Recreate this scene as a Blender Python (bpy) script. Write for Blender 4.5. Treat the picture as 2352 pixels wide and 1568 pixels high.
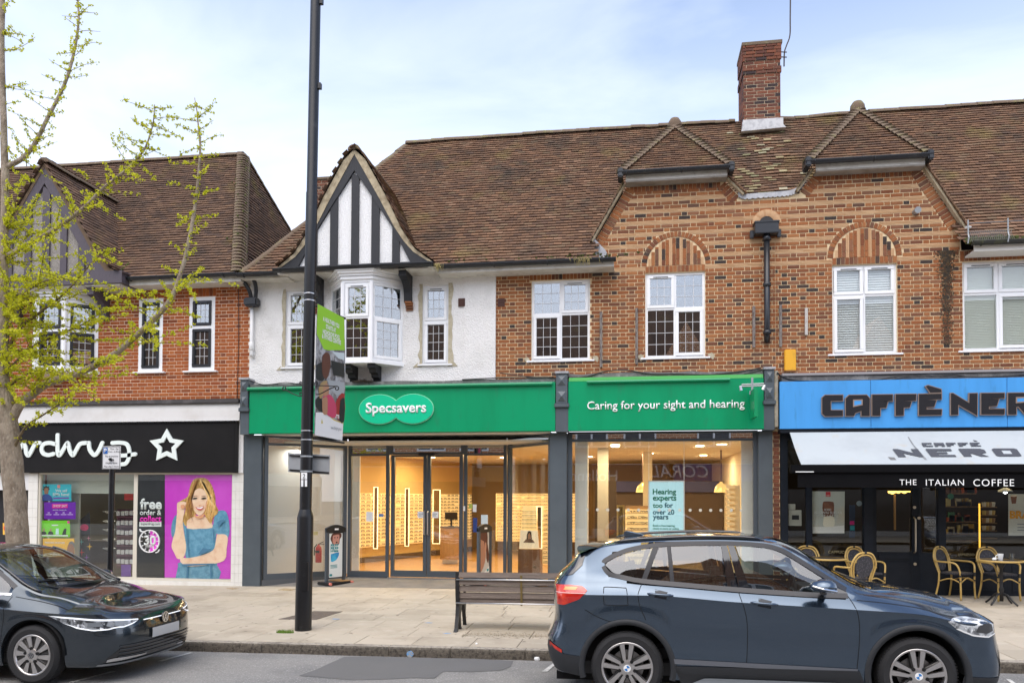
import bpy, bmesh, math, random
from mathutils import Vector, Matrix, noise
random.seed(7)
for o in list(bpy.data.objects): bpy.data.objects.remove(o)
scn = bpy.context.scene
COL = scn.collection
# ------------------------------------------------------------------ camera (a shift lens held 1.85 m above the pavement)
FPX, YAW, PIT, ROL, SYP, Z0, CH = 1800., .152, .0267, .0041, 311.9, 15.595, 1.851
KS = .0085                                   # the street rises gently to the right
FW = Vector((-math.sin(YAW)*math.cos(PIT), math.cos(YAW)*math.cos(PIT), math.sin(PIT)))
_r = Vector((math.cos(YAW), math.sin(YAW), 0)); _u = _r.cross(FW)
RT = _r*math.cos(ROL)+_u*math.sin(ROL); UP = -_r*math.sin(ROL)+_u*math.cos(ROL)
CP = Vector((math.sin(YAW)*Z0, -math.cos(YAW)*Z0, CH))
cam = bpy.data.cameras.new('camera'); camo = bpy.data.objects.new('camera', cam); COL.objects.link(camo)
cam.sensor_width = 36; cam.lens = 36*FPX/2352; cam.shift_y = SYP/2352; cam.clip_start = .1; cam.clip_end = 3000
camo.matrix_world = Matrix((( RT.x, UP.x, -FW.x, CP.x), (RT.y, UP.y, -FW.y, CP.y), (RT.z, UP.z, -FW.z, CP.z), (0, 0, 0, 1)))
scn.camera = camo
# ------------------------------------------------------------------ sky, sun, exposure
SUN_EL, SUN_AZ = math.radians(62), math.radians(192)      # behind the camera, veiled by thin cloud; azimuth clockwise from +Y
w = bpy.data.worlds.new('World'); scn.world = w; w.use_nodes = True
nt = w.node_tree; nt.nodes.clear()
def N(t, tree, **k):
    n = tree.nodes.new(t)
    for a, b in k.items(): setattr(n, a, b)
    return n
bg = N('ShaderNodeBackground', nt); out = N('ShaderNodeOutputWorld', nt)
sky = N('ShaderNodeTexSky', nt, sky_type='NISHITA', sun_disc=False, sun_elevation=SUN_EL, sun_rotation=SUN_AZ, air_density=1., dust_density=1.5, ozone_density=1.5)
tc = N('ShaderNodeTexCoord', nt); mp = N('ShaderNodeMapping', nt); mp.inputs['Scale'].default_value = (1.1, 1.1, 3.4)
mp.inputs['Rotation'].default_value = (.25, .35, .3)
nz = N('ShaderNodeTexNoise', nt); nz.inputs['Scale'].default_value = 1.7; nz.inputs['Detail'].default_value = 7; nz.inputs['Roughness'].default_value = .52; nz.inputs['Distortion'].default_value = .6
sep = N('ShaderNodeSeparateXYZ', nt)
veil = N('ShaderNodeMapRange', nt); veil.inputs[1].default_value = .05; veil.inputs[2].default_value = .62; veil.inputs[3].default_value = .92; veil.inputs[4].default_value = .0
cl = N('ShaderNodeMapRange', nt); cl.inputs[1].default_value = .40; cl.inputs[2].default_value = .75; cl.inputs[3].default_value = -.03; cl.inputs[4].default_value = .30
ad = N('ShaderNodeMath', nt, operation='ADD', use_clamp=True)
mx = N('ShaderNodeMix', nt, data_type='RGBA'); mx.inputs[7].default_value = (6.3, 6.45, 7.2, 1)
L = nt.links.new
L(tc.outputs['Generated'], mp.inputs[0]); L(mp.outputs[0], nz.inputs[0]); L(tc.outputs['Generated'], sep.inputs[0])
L(sep.outputs[2], veil.inputs[0]); L(nz.outputs[0], cl.inputs[0]); L(veil.outputs[0], ad.inputs[0]); L(cl.outputs[0], ad.inputs[1])
L(ad.outputs[0], mx.inputs[0]); L(sky.outputs[0], mx.inputs[6]); L(mx.outputs[2], bg.inputs[0]); L(bg.outputs[0], out.inputs[0])
bg.inputs[1].default_value = .15
sl = bpy.data.lights.new('sun', 'SUN'); sl.energy = 1.5; sl.angle = math.radians(75); sl.color = (1, .92, .80)
so = bpy.data.objects.new('sun', sl); COL.objects.link(so)
sd = Vector((math.sin(SUN_AZ)*math.cos(SUN_EL), math.cos(SUN_AZ)*math.cos(SUN_EL), math.sin(SUN_EL)))
so.rotation_euler = (-sd).to_track_quat('-Z', 'Y').to_euler()
scn.view_settings.view_transform = 'Standard'; scn.view_settings.look = 'None'; scn.view_settings.gamma = 1; scn.view_settings.use_curve_mapping = False
scn.view_settings.exposure = .9
scn.cycles.max_bounces = 8; scn.cycles.transparent_max_bounces = 16
# ------------------------------------------------------------------ measuring: photograph points cast onto real planes
S_ = 2880/2352
FRM = {'D': (0, 0, 1/S_), 'Z2': (0, 640, 2.45), 'Z3': (0, 1280, 2.45), 'Z4': (640, 400, 2.24), 'Z5': (640, 1000, 2.45), 'Z6': (1300, 1000, 2.45), 'Z7': (1360, 640, 2.94),
 'Z8': (2080, 100, 2.6138), 'Y1': (2080, 600, 2.94), 'Y2': (2160, 1040, 3.2667), 'Y3': (1500, 1440, 3.267), 'Y4': (2180, 1440, 3.267), 'Y5': (560, 1500, 2.352),
 'Y6': (820, 820, 2.904), 'Y7': (1640, 320, 3.92), 'Y8': (0, 400, 3.095), 'X7': (970, 1200, 3.408), 'X6': (2080, 1030, 3.136), 'X4': (560, 1180, 3.136),
 'V1': (0, 880, 3.564), 'V2': (0, 1480, 3.564), 'V3': (100, 1310, 6.273), 'V4': (460, 1320, 4.9), 'V5': (1560, 1180, 3.92), 'V6': (2620, 1500, 6.535), 'V7': (2280, 1380, 5.6), 'V8': (880, 1440, 7.127)}
def ray(k, x, y):
    a, b, s = FRM[k]; x = (a+x/s)/S_; y = (b+y/s)/S_
    return FW+RT*((x-1176)/FPX)-UP*((y-784-SYP)/FPX)
def A(k, x, y, Y=0.):                        # point of the plane y = Y
    d = ray(k, x, y); return CP+d*((Y-CP.y)/d.y)
def XZ(k, pts, Y=0.): return [(p.x, p.z) for p in (A(k, x, y, Y) for x, y in pts)]
KERB = -5.93
def gz(x, y):                                # ground height
    return KS*x+(.0078*(y-KERB) if y > KERB else -.12+.0*(y-KERB))
# ------------------------------------------------------------------ mesh builder
MW = {}
class MB:
    def __init__(s): s.v = []; s.f = []; s.uv = None
    def add(s, vs, fs):
        o = len(s.v); s.v += [tuple(v) for v in vs]; s.f += [tuple(i+o for i in f) for f in fs]; return s
    def box(s, x0, x1, y0, y1, z0, z1):
        return s.add([(x0,y0,z0),(x1,y0,z0),(x1,y1,z0),(x0,y1,z0),(x0,y0,z1),(x1,y0,z1),(x1,y1,z1),(x0,y1,z1)], [(0,3,2,1),(4,5,6,7),(0,1,5,4),(1,2,6,5),(2,3,7,6),(3,0,4,7)])
    def obox(s, c, ax, ay, az, hx, hy, hz):
        c = Vector(c); ax = Vector(ax)*hx; ay = Vector(ay)*hy; az = Vector(az)*hz
        return s.add([c+ax*i+ay*j+az*k for k in (-1,1) for i, j in ((-1,-1),(1,-1),(1,1),(-1,1))], [(0,3,2,1),(4,5,6,7),(0,1,5,4),(1,2,6,5),(2,3,7,6),(3,0,4,7)])
    def bar(s, a, b, wd, th, side=(0,1,0)):   # straight bar from a to b
        a = Vector(a); b = Vector(b); d = (b-a); l = d.length; d.normalize(); sd = Vector(side); n = d.cross(sd).normalized(); sd = n.cross(d)
        return s.obox((a+b)/2, d, n, sd, l/2, wd/2, th/2)
    def prism(s, pts, y0, y1):                # polygon in xz, thickness along y
        n = len(pts); ar = sum(pts[i][0]*pts[(i+1) % n][1]-pts[(i+1) % n][0]*pts[i][1] for i in range(n))
        if ar < 0: pts = pts[::-1]
        vs = [(p[0], y0, p[1]) for p in pts]+[(p[0], y1, p[1]) for p in pts]
        return s.add(vs, [tuple(range(n)), tuple(range(2*n-1, n-1, -1))]+[(i, i+n, (i+1) % n+n, (i+1) % n) for i in range(n)])
    def extr(s, pts, vec):                    # planar polygon of 3-D points, extruded
        n = len(pts); vec = Vector(vec); vs = [Vector(p) for p in pts]; vs += [p+vec for p in vs]
        return s.add(vs, [tuple(range(n-1, -1, -1)), tuple(range(n, 2*n))]+[(i, (i+1) % n, (i+1) % n+n, i+n) for i in range(n)])
    def tube(s, pts, r, n=8, cap=True):
        pts = [Vector(p) for p in pts]; m = len(pts); rs = r if isinstance(r, (list, tuple)) else [r]*m
        t0 = (pts[1]-pts[0]).normalized(); up = Vector((0,0,1)) if abs(t0.z) < .9 else Vector((1,0,0)); nn = t0.cross(up).normalized()
        o = len(s.v)
        for i, p in enumerate(pts):
            t = (pts[min(i+1, m-1)]-pts[max(i-1, 0)]).normalized(); nn = (nn-t*nn.dot(t)).normalized(); bb = t.cross(nn)
            for k in range(n):
                a = 2*math.pi*k/n; s.v.append(tuple(p+(nn*math.cos(a)+bb*math.sin(a))*rs[i]))
        for i in range(m-1):
            for k in range(n): s.f.append((o+i*n+k, o+i*n+(k+1) % n, o+(i+1)*n+(k+1) % n, o+(i+1)*n+k))
        if cap: s.f.append(tuple(o+k for k in range(n))[::-1]); s.f.append(tuple(o+(m-1)*n+k for k in range(n)))
        return s
    def lathe(s, prof, c=(0,0,0), n=24, axis='z', cap=True):
        o = len(s.v); m = len(prof)
        for r, h in prof:
            for k in range(n):
                a = 2*math.pi*k/n; x, y = r*math.cos(a), r*math.sin(a)
                v = (x, y, h) if axis == 'z' else ((x, h, y) if axis == 'y' else (h, x, y))
                s.v.append((c[0]+v[0], c[1]+v[1], c[2]+v[2]))
        for i in range(m-1):
            for k in range(n): s.f.append((o+i*n+k, o+i*n+(k+1) % n, o+(i+1)*n+(k+1) % n, o+(i+1)*n+k))
        if cap: s.f.append(tuple(o+k for k in range(n))[::-1]); s.f.append(tuple(o+(m-1)*n+k for k in range(n)))
        return s
    def grid(s, P):                            # rows of points
        o = len(s.v); r = len(P); c = len(P[0])
        for row in P: s.v += [tuple(p) for p in row]
        for i in range(r-1):
            for j in range(c-1): s.f.append((o+i*c+j, o+i*c+j+1, o+(i+1)*c+j+1, o+(i+1)*c+j))
        return s
    def frame(s, x0, x1, z0, z1, y0, y1, t):   # rectangular frame in xz
        s.box(x0, x1, y0, y1, z0, z0+t); s.box(x0, x1, y0, y1, z1-t, z1); s.box(x0, x0+t, y0, y1, z0+t, z1-t); s.box(x1-t, x1, y0, y1, z0+t, z1-t); return s
    def xf(s, M): s.v = [tuple(M @ Vector(v)) for v in s.v]; return s
    def stroke(s, pts, wd, y0, y1):            # ribbon along an xz polyline, mitred, round ends
        cl = math.hypot(pts[0][0]-pts[-1][0], pts[0][1]-pts[-1][1]) < 1e-6; pts = list(pts[:-1] if cl else pts); n = len(pts); lf_, rt_ = [], []
        for i in range(n):
            a = pts[i-1] if (cl or i) else None; b = pts[i]; c = pts[(i+1) % n] if (cl or i < n-1) else None
            d1 = Vector((b[0]-a[0], b[1]-a[1])).normalized() if a else None; d2 = Vector((c[0]-b[0], c[1]-b[1])).normalized() if c else None; d1 = d1 or d2; d2 = d2 or d1
            m = Vector((-d1.y-d2.y, d1.x+d2.x)); m = m.normalized() if m.length > 1e-4 else Vector((-d1.y, d1.x)); k = min(2.2, 1/max(.3, m.dot(Vector((-d1.y, d1.x)))))*wd/2
            lf_.append((b[0]+m.x*k, b[1]+m.y*k)); rt_.append((b[0]-m.x*k, b[1]-m.y*k))
        def cap(p, l): 
            a0 = math.atan2(l[1]-p[1], l[0]-p[0]); return [(p[0]+wd/2*math.cos(a0+k*math.pi/5), p[1]+wd/2*math.sin(a0+k*math.pi/5)) for k in range(1, 5)]
        m = n if cl else n-1; o = len(s.v)
        for (x, z), (u, v) in zip(lf_, rt_): s.v += [(x, y0, z), (u, y0, v), (x, y1, z), (u, y1, v)]
        for i in range(m):
            p, q = o+4*i, o+4*((i+1) % n); s.f += [(p+1, q+1, q, p), (p+2, q+2, q+3, p+3), (p, q, q+2, p+2), (p+3, q+3, q+1, p+1)]
        if not cl:
            for p, l, r in ((pts[0], lf_[0], rt_[0]), (pts[-1], rt_[-1], lf_[-1])): s.prism([l]+cap(p, l)+[r], y0, y1)
        return s
    def mesh(s, name, mat, smooth=False):
        me = bpy.data.meshes.new(name); me.from_pydata(s.v, [], s.f); me.validate(); me.materials.append(mat)
        if smooth: me.polygons.foreach_set('use_smooth', [True]*len(me.polygons))
        me.update(); return me
    def build(s, name, mat, parent=None, smooth=False, bevel=0, **kw):
        if bevel and s.f:
            bm = bmesh.new(); me0 = s.mesh('t', mat); bm.from_mesh(me0); bpy.data.meshes.remove(me0)
            bmesh.ops.remove_doubles(bm, verts=bm.verts, dist=1e-5)
            bmesh.ops.bevel(bm, geom=[e for e in bm.edges if e.is_manifold and e.calc_face_angle(0) > .5], offset=bevel, segments=2, affect='EDGES', clamp_overlap=True)
            me = bpy.data.meshes.new(name); bm.to_mesh(me); bm.free(); me.materials.append(mat)
        else: me = s.mesh(name, mat, smooth)
        if smooth == 'auto':
            try: me.set_sharp_from_angle(angle=math.radians(35)); me.polygons.foreach_set('use_smooth', [True]*len(me.polygons))
            except Exception: pass
        return obj(name, me, parent, **kw)
def obj(name, me, parent=None, loc=None, label=None, cat=None, group=None, kind=None):
    o = bpy.data.objects.new(name, me); COL.objects.link(o)
    if parent: o.parent = parent; o.matrix_parent_inverse = MW.get(parent.name, Matrix()).inverted()
    if loc: o.location = loc
    tag(o, label, cat, group, kind); return o
def tag(o, label=None, cat=None, group=None, kind=None):
    for k, v in (('label', label), ('category', cat), ('group', group), ('kind', kind)):
        if v: o[k] = v
    return o
def thing(name, label, cat, loc=(0,0,0), group=None, rotz=0, parent=None):
    o = bpy.data.objects.new(name, None); COL.objects.link(o); o.location = loc; o.rotation_euler = (0,0,rotz); o.empty_display_size = .2
    MW[o.name] = Matrix.Translation(loc) @ Matrix.Rotation(rotz, 4, 'Z')
    if parent: o.parent = parent
    return tag(o, label, cat, group)
def copytree(root, loc, rotz, label, group=None):
    r = root.copy(); COL.objects.link(r); r.location = loc; r.rotation_euler = (0,0,rotz); r['label'] = label
    if group: r['group'] = group
    for ch in list(root.children):
        c = ch.copy(); COL.objects.link(c); c.parent = r; c.matrix_parent_inverse = ch.matrix_parent_inverse.copy()
        for g in list(ch.children):
            d = g.copy(); COL.objects.link(d); d.parent = c; d.matrix_parent_inverse = g.matrix_parent_inverse.copy()
    return r
# ------------------------------------------------------------------ materials
MAT = {}
def mat(name, col, rough=.6, metal=0, var=None, vscale=6, vdet=4, bump=0, bscale=40, spec=.5, coat=0, emit=0, emcol=None, sub=None, isl=None, alpha=None, stretch=None):
    if name in MAT: return MAT[name]
    m = bpy.data.materials.new(name); m.use_nodes = True; t = m.node_tree; b = t.nodes['Principled BSDF']; l = t.links.new
    b.inputs['Base Color'].default_value = (*col, 1); b.inputs['Roughness'].default_value = rough; b.inputs['Metallic'].default_value = metal
    b.inputs['Specular IOR Level'].default_value = spec; b.inputs['Coat Weight'].default_value = coat; b.inputs['Coat Roughness'].default_value = .02
    geo = N('ShaderNodeNewGeometry', t); pos = geo.outputs['Position']
    if stretch:
        mpn = N('ShaderNodeMapping', t); mpn.inputs['Scale'].default_value = stretch; l(pos, mpn.inputs[0]); pos = mpn.outputs[0]
    cur = None
    if isl:                                    # colour per piece: list of (position, colour)
        oi = N('ShaderNodeObjectInfo', t); a = N('ShaderNodeMath', t, operation='ADD'); f = N('ShaderNodeMath', t, operation='FRACT')
        l(oi.outputs['Random'], a.inputs[0]); l(geo.outputs['Random Per Island'], a.inputs[1]); l(a.outputs[0], f.inputs[0])
        cr = N('ShaderNodeValToRGB', t); cr.color_ramp.interpolation = 'LINEAR'; e = cr.color_ramp.elements
        while len(e) < len(isl): e.new(.5)
        for k, (p, c) in enumerate(isl): e[k].position = p; e[k].color = (*c, 1)
        l(f.outputs[0], cr.inputs[0]); cur = cr.outputs[0]
    if var:
        for vi, (vc, vs, lo, hi) in enumerate(var if isinstance(var, list) else [(var, vscale, .4, .7)]):
            n = N('ShaderNodeTexNoise', t); n.inputs['Scale'].default_value = vs; n.inputs['Detail'].default_value = vdet; n.inputs['Roughness'].default_value = .62; l(pos, n.inputs[0])
            r = N('ShaderNodeMapRange', t); r.inputs[1].default_value = lo; r.inputs[2].default_value = hi; l(n.outputs[0], r.inputs[0])
            x = N('ShaderNodeMix', t, data_type='RGBA'); l(r.outputs[0], x.inputs[0]); x.inputs[7].default_value = (*vc, 1)
            if cur: l(cur, x.inputs[6])
            else: x.inputs[6].default_value = (*col, 1)
            cur = x.outputs[2]
    if cur: l(cur, b.inputs['Base Color'])
    if bump:
        n = N('ShaderNodeTexNoise', t); n.inputs['Scale'].default_value = bscale; n.inputs['Detail'].default_value = 5; l(pos, n.inputs[0])
        bp = N('ShaderNodeBump', t); bp.inputs['Strength'].default_value = min(1, bump); bp.inputs['Distance'].default_value = .012*max(1, bump); l(n.outputs[0], bp.inputs['Height']); l(bp.outputs[0], b.inputs['Normal'])
    if emit: b.inputs['Emission Color'].default_value = (*(emcol or col), 1); b.inputs['Emission Strength'].default_value = emit
    MAT[name] = m; return m
def glassmat(name, tint=(.96,.98,.97), base=.07, rough=0., gain=1.0):
    m = bpy.data.materials.new(name); m.use_nodes = True; t = m.node_tree; t.nodes.clear(); l = t.links.new
    o = N('ShaderNodeOutputMaterial', t); tr = N('ShaderNodeBsdfTransparent', t); gl = N('ShaderNodeBsdfGlossy', t); ms = N('ShaderNodeMixShader', t)
    ge = N('ShaderNodeNewGeometry', t); dp = N('ShaderNodeVectorMath', t, operation='DOT_PRODUCT'); ab = N('ShaderNodeMath', t, operation='ABSOLUTE'); om = N('ShaderNodeMath', t, operation='SUBTRACT', use_clamp=True); pw = N('ShaderNodeMath', t, operation='POWER'); ma = N('ShaderNodeMath', t, operation='MULTIPLY_ADD', use_clamp=True)
    l(ge.outputs['Normal'], dp.inputs[0]); l(ge.outputs['Incoming'], dp.inputs[1]); l(dp.outputs['Value'], ab.inputs[0]); om.inputs[0].default_value = 1; l(ab.outputs[0], om.inputs[1]); l(om.outputs[0], pw.inputs[0]); pw.inputs[1].default_value = 5
    l(pw.outputs[0], ma.inputs[0]); ma.inputs[1].default_value = gain*(1-base); ma.inputs[2].default_value = base; l(ma.outputs[0], ms.inputs[0])
    tr.inputs[0].default_value = (*tint, 1); gl.inputs['Roughness'].default_value = rough; l(tr.outputs[0], ms.inputs[1]); l(gl.outputs[0], ms.inputs[2]); l(ms.outputs[0], o.inputs[0])
    MAT[name] = m; return m
def bricks_mat(name, cols): return mat(name, cols[0][1], .85, isl=cols, var=[((.10,.06,.045), 3.2, .62, .92), ((.55,.36,.22), 45, .62, .95)], bump=.5, bscale=70, spec=.25)
BRICK_O = bricks_mat('brick_brown', [(0,(.27,.094,.036)),(.22,(.33,.125,.047)),(.42,(.20,.070,.032)),(.58,(.37,.155,.060)),(.74,(.155,.060,.034)),(.86,(.26,.118,.062)),(.945,(.060,.042,.036)),(1,(.045,.036,.033))])
BRICK_R = bricks_mat('brick_red', [(0,(.33,.086,.024)),(.3,(.37,.105,.029)),(.55,(.28,.070,.023)),(.75,(.41,.130,.038)),(.92,(.22,.062,.025)),(1,(.19,.055,.025))])
BRICK_C = bricks_mat('brick_chimney', [(0,(.15,.056,.034)),(.35,(.21,.076,.042)),(.55,(.11,.045,.033)),(.75,(.18,.072,.044)),(.88,(.05,.034,.034)),(1,(.04,.03,.03))])
MORT_O = mat('mortar_cream', (.72,.56,.34), .95, var=[((.55,.39,.23), 2.2, .50, .8), ((.82,.66,.44), 30, .5, .8)], bump=.4)
MORT_R = mat('mortar_pink', (.80,.60,.44), .95, var=[((.58,.38,.26), 2.0, .5, .8)], bump=.4)
TCREASE = mat('tile_creasing', (.56,.33,.17), .9, isl=[(0,(.50,.27,.13)),(.5,(.62,.40,.22)),(1,(.55,.33,.18))], var=[((.25,.15,.09), 4, .62, .85)])
TILE_M = mat('roof_tile_brown', (.18,.09,.06), .92, isl=[(0,(.152,.089,.057)),(.3,(.205,.119,.073)),(.55,(.128,.080,.058)),(.75,(.245,.138,.083)),(.92,(.175,.122,.078)),(1,(.29,.175,.112))],
  var=[((.085,.068,.054), 1.3, .52, .78), ((.24,.185,.075), 1.1, .57, .80), ((.40,.37,.27), 34, .64, .80)], bump=.5, bscale=90, spec=.2)
TILE_L = mat('roof_tile_dark', (.15,.085,.06), .92, isl=[(0,(.135,.084,.058)),(.4,(.180,.110,.074)),(.7,(.110,.074,.058)),(1,(.22,.135,.085))],
  var=[((.075,.056,.045), 1.2, .52, .78), ((.19,.145,.055), 1.0, .58, .8)], bump=.5, bscale=90, spec=.2)
RIDGE = mat('ridge_tile_mossy', (.15,.105,.07), .95, var=[((.19,.17,.07), 6, .52, .72), ((.30,.28,.2), 30, .6, .75)], bump=.7, bscale=60)
MOSS = mat('moss', (.13,.15,.035), .98, var=[((.05,.06,.02), 20, .4, .7)], bump=1, bscale=80)
WHITE = mat('white_upvc', (.86,.87,.88), .32, spec=.5)
WPAINT = mat('white_gloss_paint', (.76,.76,.75), .35, var=[((.72,.71,.68), 3, .55, .8)])
RENDER = mat('roughcast_white', (.84,.83,.81), .95, var=[((.68,.67,.64), 1.6, .5, .8), ((.55,.53,.50), 60, .60, .75)], bump=2.2, bscale=38, spec=.2)
RENDER2 = mat('roughcast_gable', (.86,.86,.85), .95, var=[((.74,.74,.73), 40, .5, .75)], bump=1.4, bscale=46, spec=.2)
PEBBLE = mat('pebbledash_grey', (.40,.37,.33), .95, var=[((.20,.18,.16), 70, .42, .62), ((.62,.58,.52), 55, .60, .72)], bump=2, bscale=75)
BEIGEM = mat('raw_cement', (.42,.37,.26), .95, var=[((.55,.50,.38), 14, .4, .7)], bump=1, bscale=50)
BLACKT = mat('black_timber', (.012,.013,.017), .55, var=[((.03,.033,.04), 9, .5, .8)], stretch=(12,12,1.5))
PURPT = mat('plum_timber', (.085,.070,.085), .6, var=[((.05,.04,.05), 8, .5, .8)], stretch=(12,12,1.5))
BLACKP = mat('black_plastic', (.013,.014,.016), .35)
BLACKG = mat('gutter_black', (.016,.018,.022), .3, var=[((.035,.035,.035), 5, .5, .8)])
FASC_W = mat('eaves_board', (.62,.60,.54), .6, var=[((.40,.36,.30), 3, .5, .75), ((.2,.18,.16), 12, .66, .8)])
LEADM = mat('lead_sheet', (.33,.34,.36), .55, metal=.3, var=[((.48,.48,.49), 7, .4, .7)])
GREYP = mat('slate_grey_paint', (.085,.105,.120), .42, var=[((.065,.08,.092), 2, .4, .8)])
GREYF = mat('grey_aluminium', (.070,.085,.10), .33)
GREEN = mat('sign_green', (.0,.30,.125), .28, var=[((.0,.25,.10), 1.2, .45, .75), ((.02,.22,.10), 4, .58, .8)], spec=.4, stretch=(1.6,1,.35))
GREENL = mat('logo_green', (.0,.53,.27), .3)
SIGNW = mat('letter_white', (.88,.89,.88), .35)
BLUES = mat('sign_blue', (.065,.33,.74), .35, var=[((.055,.28,.63), 1.5, .42, .75), ((.05,.24,.5), 5, .6, .8)], stretch=(1.8,1,.3))
NAVY = mat('navy_paint', (.007,.011,.018), .4, spec=.3, var=[((.011,.016,.025), 3, .4, .7)])
BLKSIGN = mat('black_sign_board', (.007,.0065,.0065), .5, spec=.25, var=[((.011,.010,.010), 2, .4, .7)])
TILEW = mat('white_wall_tile', (.80,.79,.74), .25, var=[((.66,.63,.55), 2.5, .5, .8)])
GROUT = mat('grout_grey', (.50,.48,.43), .9)
CREAMF = mat('cream_frame', (.68,.64,.54), .4)
GLASS = glassmat('shop_glass', base=.11)
GLASST = glassmat('toplight_glass', tint=(.7,.72,.72), base=.42)
GLASSU = glassmat('upper_window_glass', tint=(.86,.90,.92), base=.30)
GLASSC = glassmat('car_glass', tint=(.62,.70,.69), base=.16)
LEADB = mat('leading_bar', (.60,.60,.60), .4, metal=.3)
LEADD = mat('leading_dark', (.20,.20,.20), .4, metal=.3)
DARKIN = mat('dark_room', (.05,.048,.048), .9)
ASPH = mat('asphalt', (.285,.275,.258), .92, var=[((.20,.198,.192), 1.2, .42, .7), ((.45,.44,.42), 48, .54, .70), ((.11,.108,.104), 75, .56, .72)], bump=1.1, bscale=130, spec=.3)
ASPH2 = mat('asphalt_patch', (.155,.153,.148), .92, var=[((.16,.158,.155), 2, .4, .7), ((.22,.215,.21), 110, .6, .74)], bump=1.0, bscale=130, spec=.3)
SLABM = mat('paving_slab', (.49,.42,.31), .9, isl=[(0,(.42,.365,.285)),(.35,(.48,.418,.33)),(.7,(.45,.395,.31)),(1,(.39,.34,.265))], var=[((.30,.255,.195), 1.1, .5, .8), ((.52,.47,.38), 3.4, .55, .8), ((.24,.21,.165), 55, .62, .8)], bump=.5, bscale=90, spec=.3)
SLABJ = mat('paving_joint', (.24,.20,.15), .95)
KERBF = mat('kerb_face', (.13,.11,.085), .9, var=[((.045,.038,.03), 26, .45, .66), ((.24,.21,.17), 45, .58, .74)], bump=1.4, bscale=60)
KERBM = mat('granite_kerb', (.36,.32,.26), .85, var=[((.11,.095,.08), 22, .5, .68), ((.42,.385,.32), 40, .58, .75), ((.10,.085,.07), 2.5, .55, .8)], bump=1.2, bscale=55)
RAMPM = mat('entrance_asphalt', (.175,.165,.15), .92, var=[((.22,.205,.19), 3, .4, .7)], bump=.7, bscale=110)
LINEW = mat('road_paint', (.62,.61,.57), .8, var=[((.30,.30,.29), 26, .52, .66)])
STEEL = mat('stainless', (.60,.60,.60), .3, metal=1)
GALV = mat('galvanised', (.34,.36,.37), .5, metal=.5)
WOODB = mat('bench_wood', (.21,.165,.135), .8, var=[((.13,.10,.08), 5, .4, .7), ((.30,.255,.22), 20, .55, .75)], stretch=(.7,9,9), bump=.4, bscale=25)
WOODW = mat('weathered_batten', (.22,.19,.17), .9, var=[((.07,.055,.05), 7, .45, .65), ((.38,.36,.34), 18, .55, .7)], stretch=(6,6,1))
IVORY = mat('ivory_paint', (.74,.71,.64), .5)
def text(s, size, name, m, parent, origin, ext=.01, bold=0, align='CENTER', rotz=0, tilt=0, xs=1., space=1., shear=0, **kw):
    c = bpy.data.curves.new('t', 'FONT'); c.body = s; c.size = size; c.extrude = ext; c.offset = bold; c.align_x = align; c.align_y = 'CENTER' if '\n' not in s else 'TOP'; c.space_character = space; c.shear = shear; c.resolution_u = 4; c.space_line = kw.pop('line', 1.)
    o = bpy.data.objects.new('t', c); COL.objects.link(o); dg = bpy.context.evaluated_depsgraph_get()
    me = bpy.data.meshes.new_from_object(o.evaluated_get(dg)); bpy.data.objects.remove(o); bpy.data.curves.remove(c)
    me.transform(Matrix.Translation(origin) @ Matrix.Rotation(rotz, 4, 'Z') @ Matrix.Rotation(math.pi/2-tilt, 4, 'X') @ Matrix.Scale(xs, 4, (1,0,0)))
    me.materials.clear(); me.materials.append(m); me.name = name
    return obj(name, me, parent, **kw)
def lerp(a, b, t): return a+(b-a)*t
def interp(tab, x):
    if x <= tab[0][0]: return tab[0][1]
    for (a, b), (c, d) in zip(tab[:-1], tab[1:]):
        if x <= c: return b+(d-b)*(x-a)/(c-a)
    return tab[-1][1]
def spl(tab, x):                               # monotone-ish cubic through a table
    n = len(tab)
    if x <= tab[0][0]: return tab[0][1]
    if x >= tab[-1][0]: return tab[-1][1]
    for i in range(n-1):
        if x <= tab[i+1][0]:
            x0, y0 = tab[i]; x1, y1 = tab[i+1]; h = x1-x0; d = (y1-y0)/h
            dm = (y0-tab[i-1][1])/(x0-tab[i-1][0]) if i > 0 else d; dp = (tab[i+2][1]-y1)/(tab[i+2][0]-x1) if i < n-2 else d
            m0 = 0 if dm*d <= 0 else 2*dm*d/(dm+d); m1 = 0 if dp*d <= 0 else 2*dp*d/(dp+d)
            if i == 0: m0 = d
            if i == n-2: m1 = d
            t = (x-x0)/h; return (2*t**3-3*t*t+1)*y0+(t**3-2*t*t+t)*h*m0+(-2*t**3+3*t*t)*y1+(t**3-t*t)*h*m1
def crv(pts, n=8):                             # Catmull-Rom through points (any dimension)
    pts = [Vector(p) for p in pts]; P = [pts[0]*2-pts[1]]+pts+[pts[-1]*2-pts[-2]]; r = []
    for i in range(1, len(P)-2):
        for k in range(n):
            t = k/n; a, b, c, d = P[i-1:i+3]
            r.append(.5*((2*b)+(c-a)*t+(2*a-5*b+4*c-d)*t*t+(3*b-a-3*c+d)*t**3))
    return r+[pts[-1]]
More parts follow.
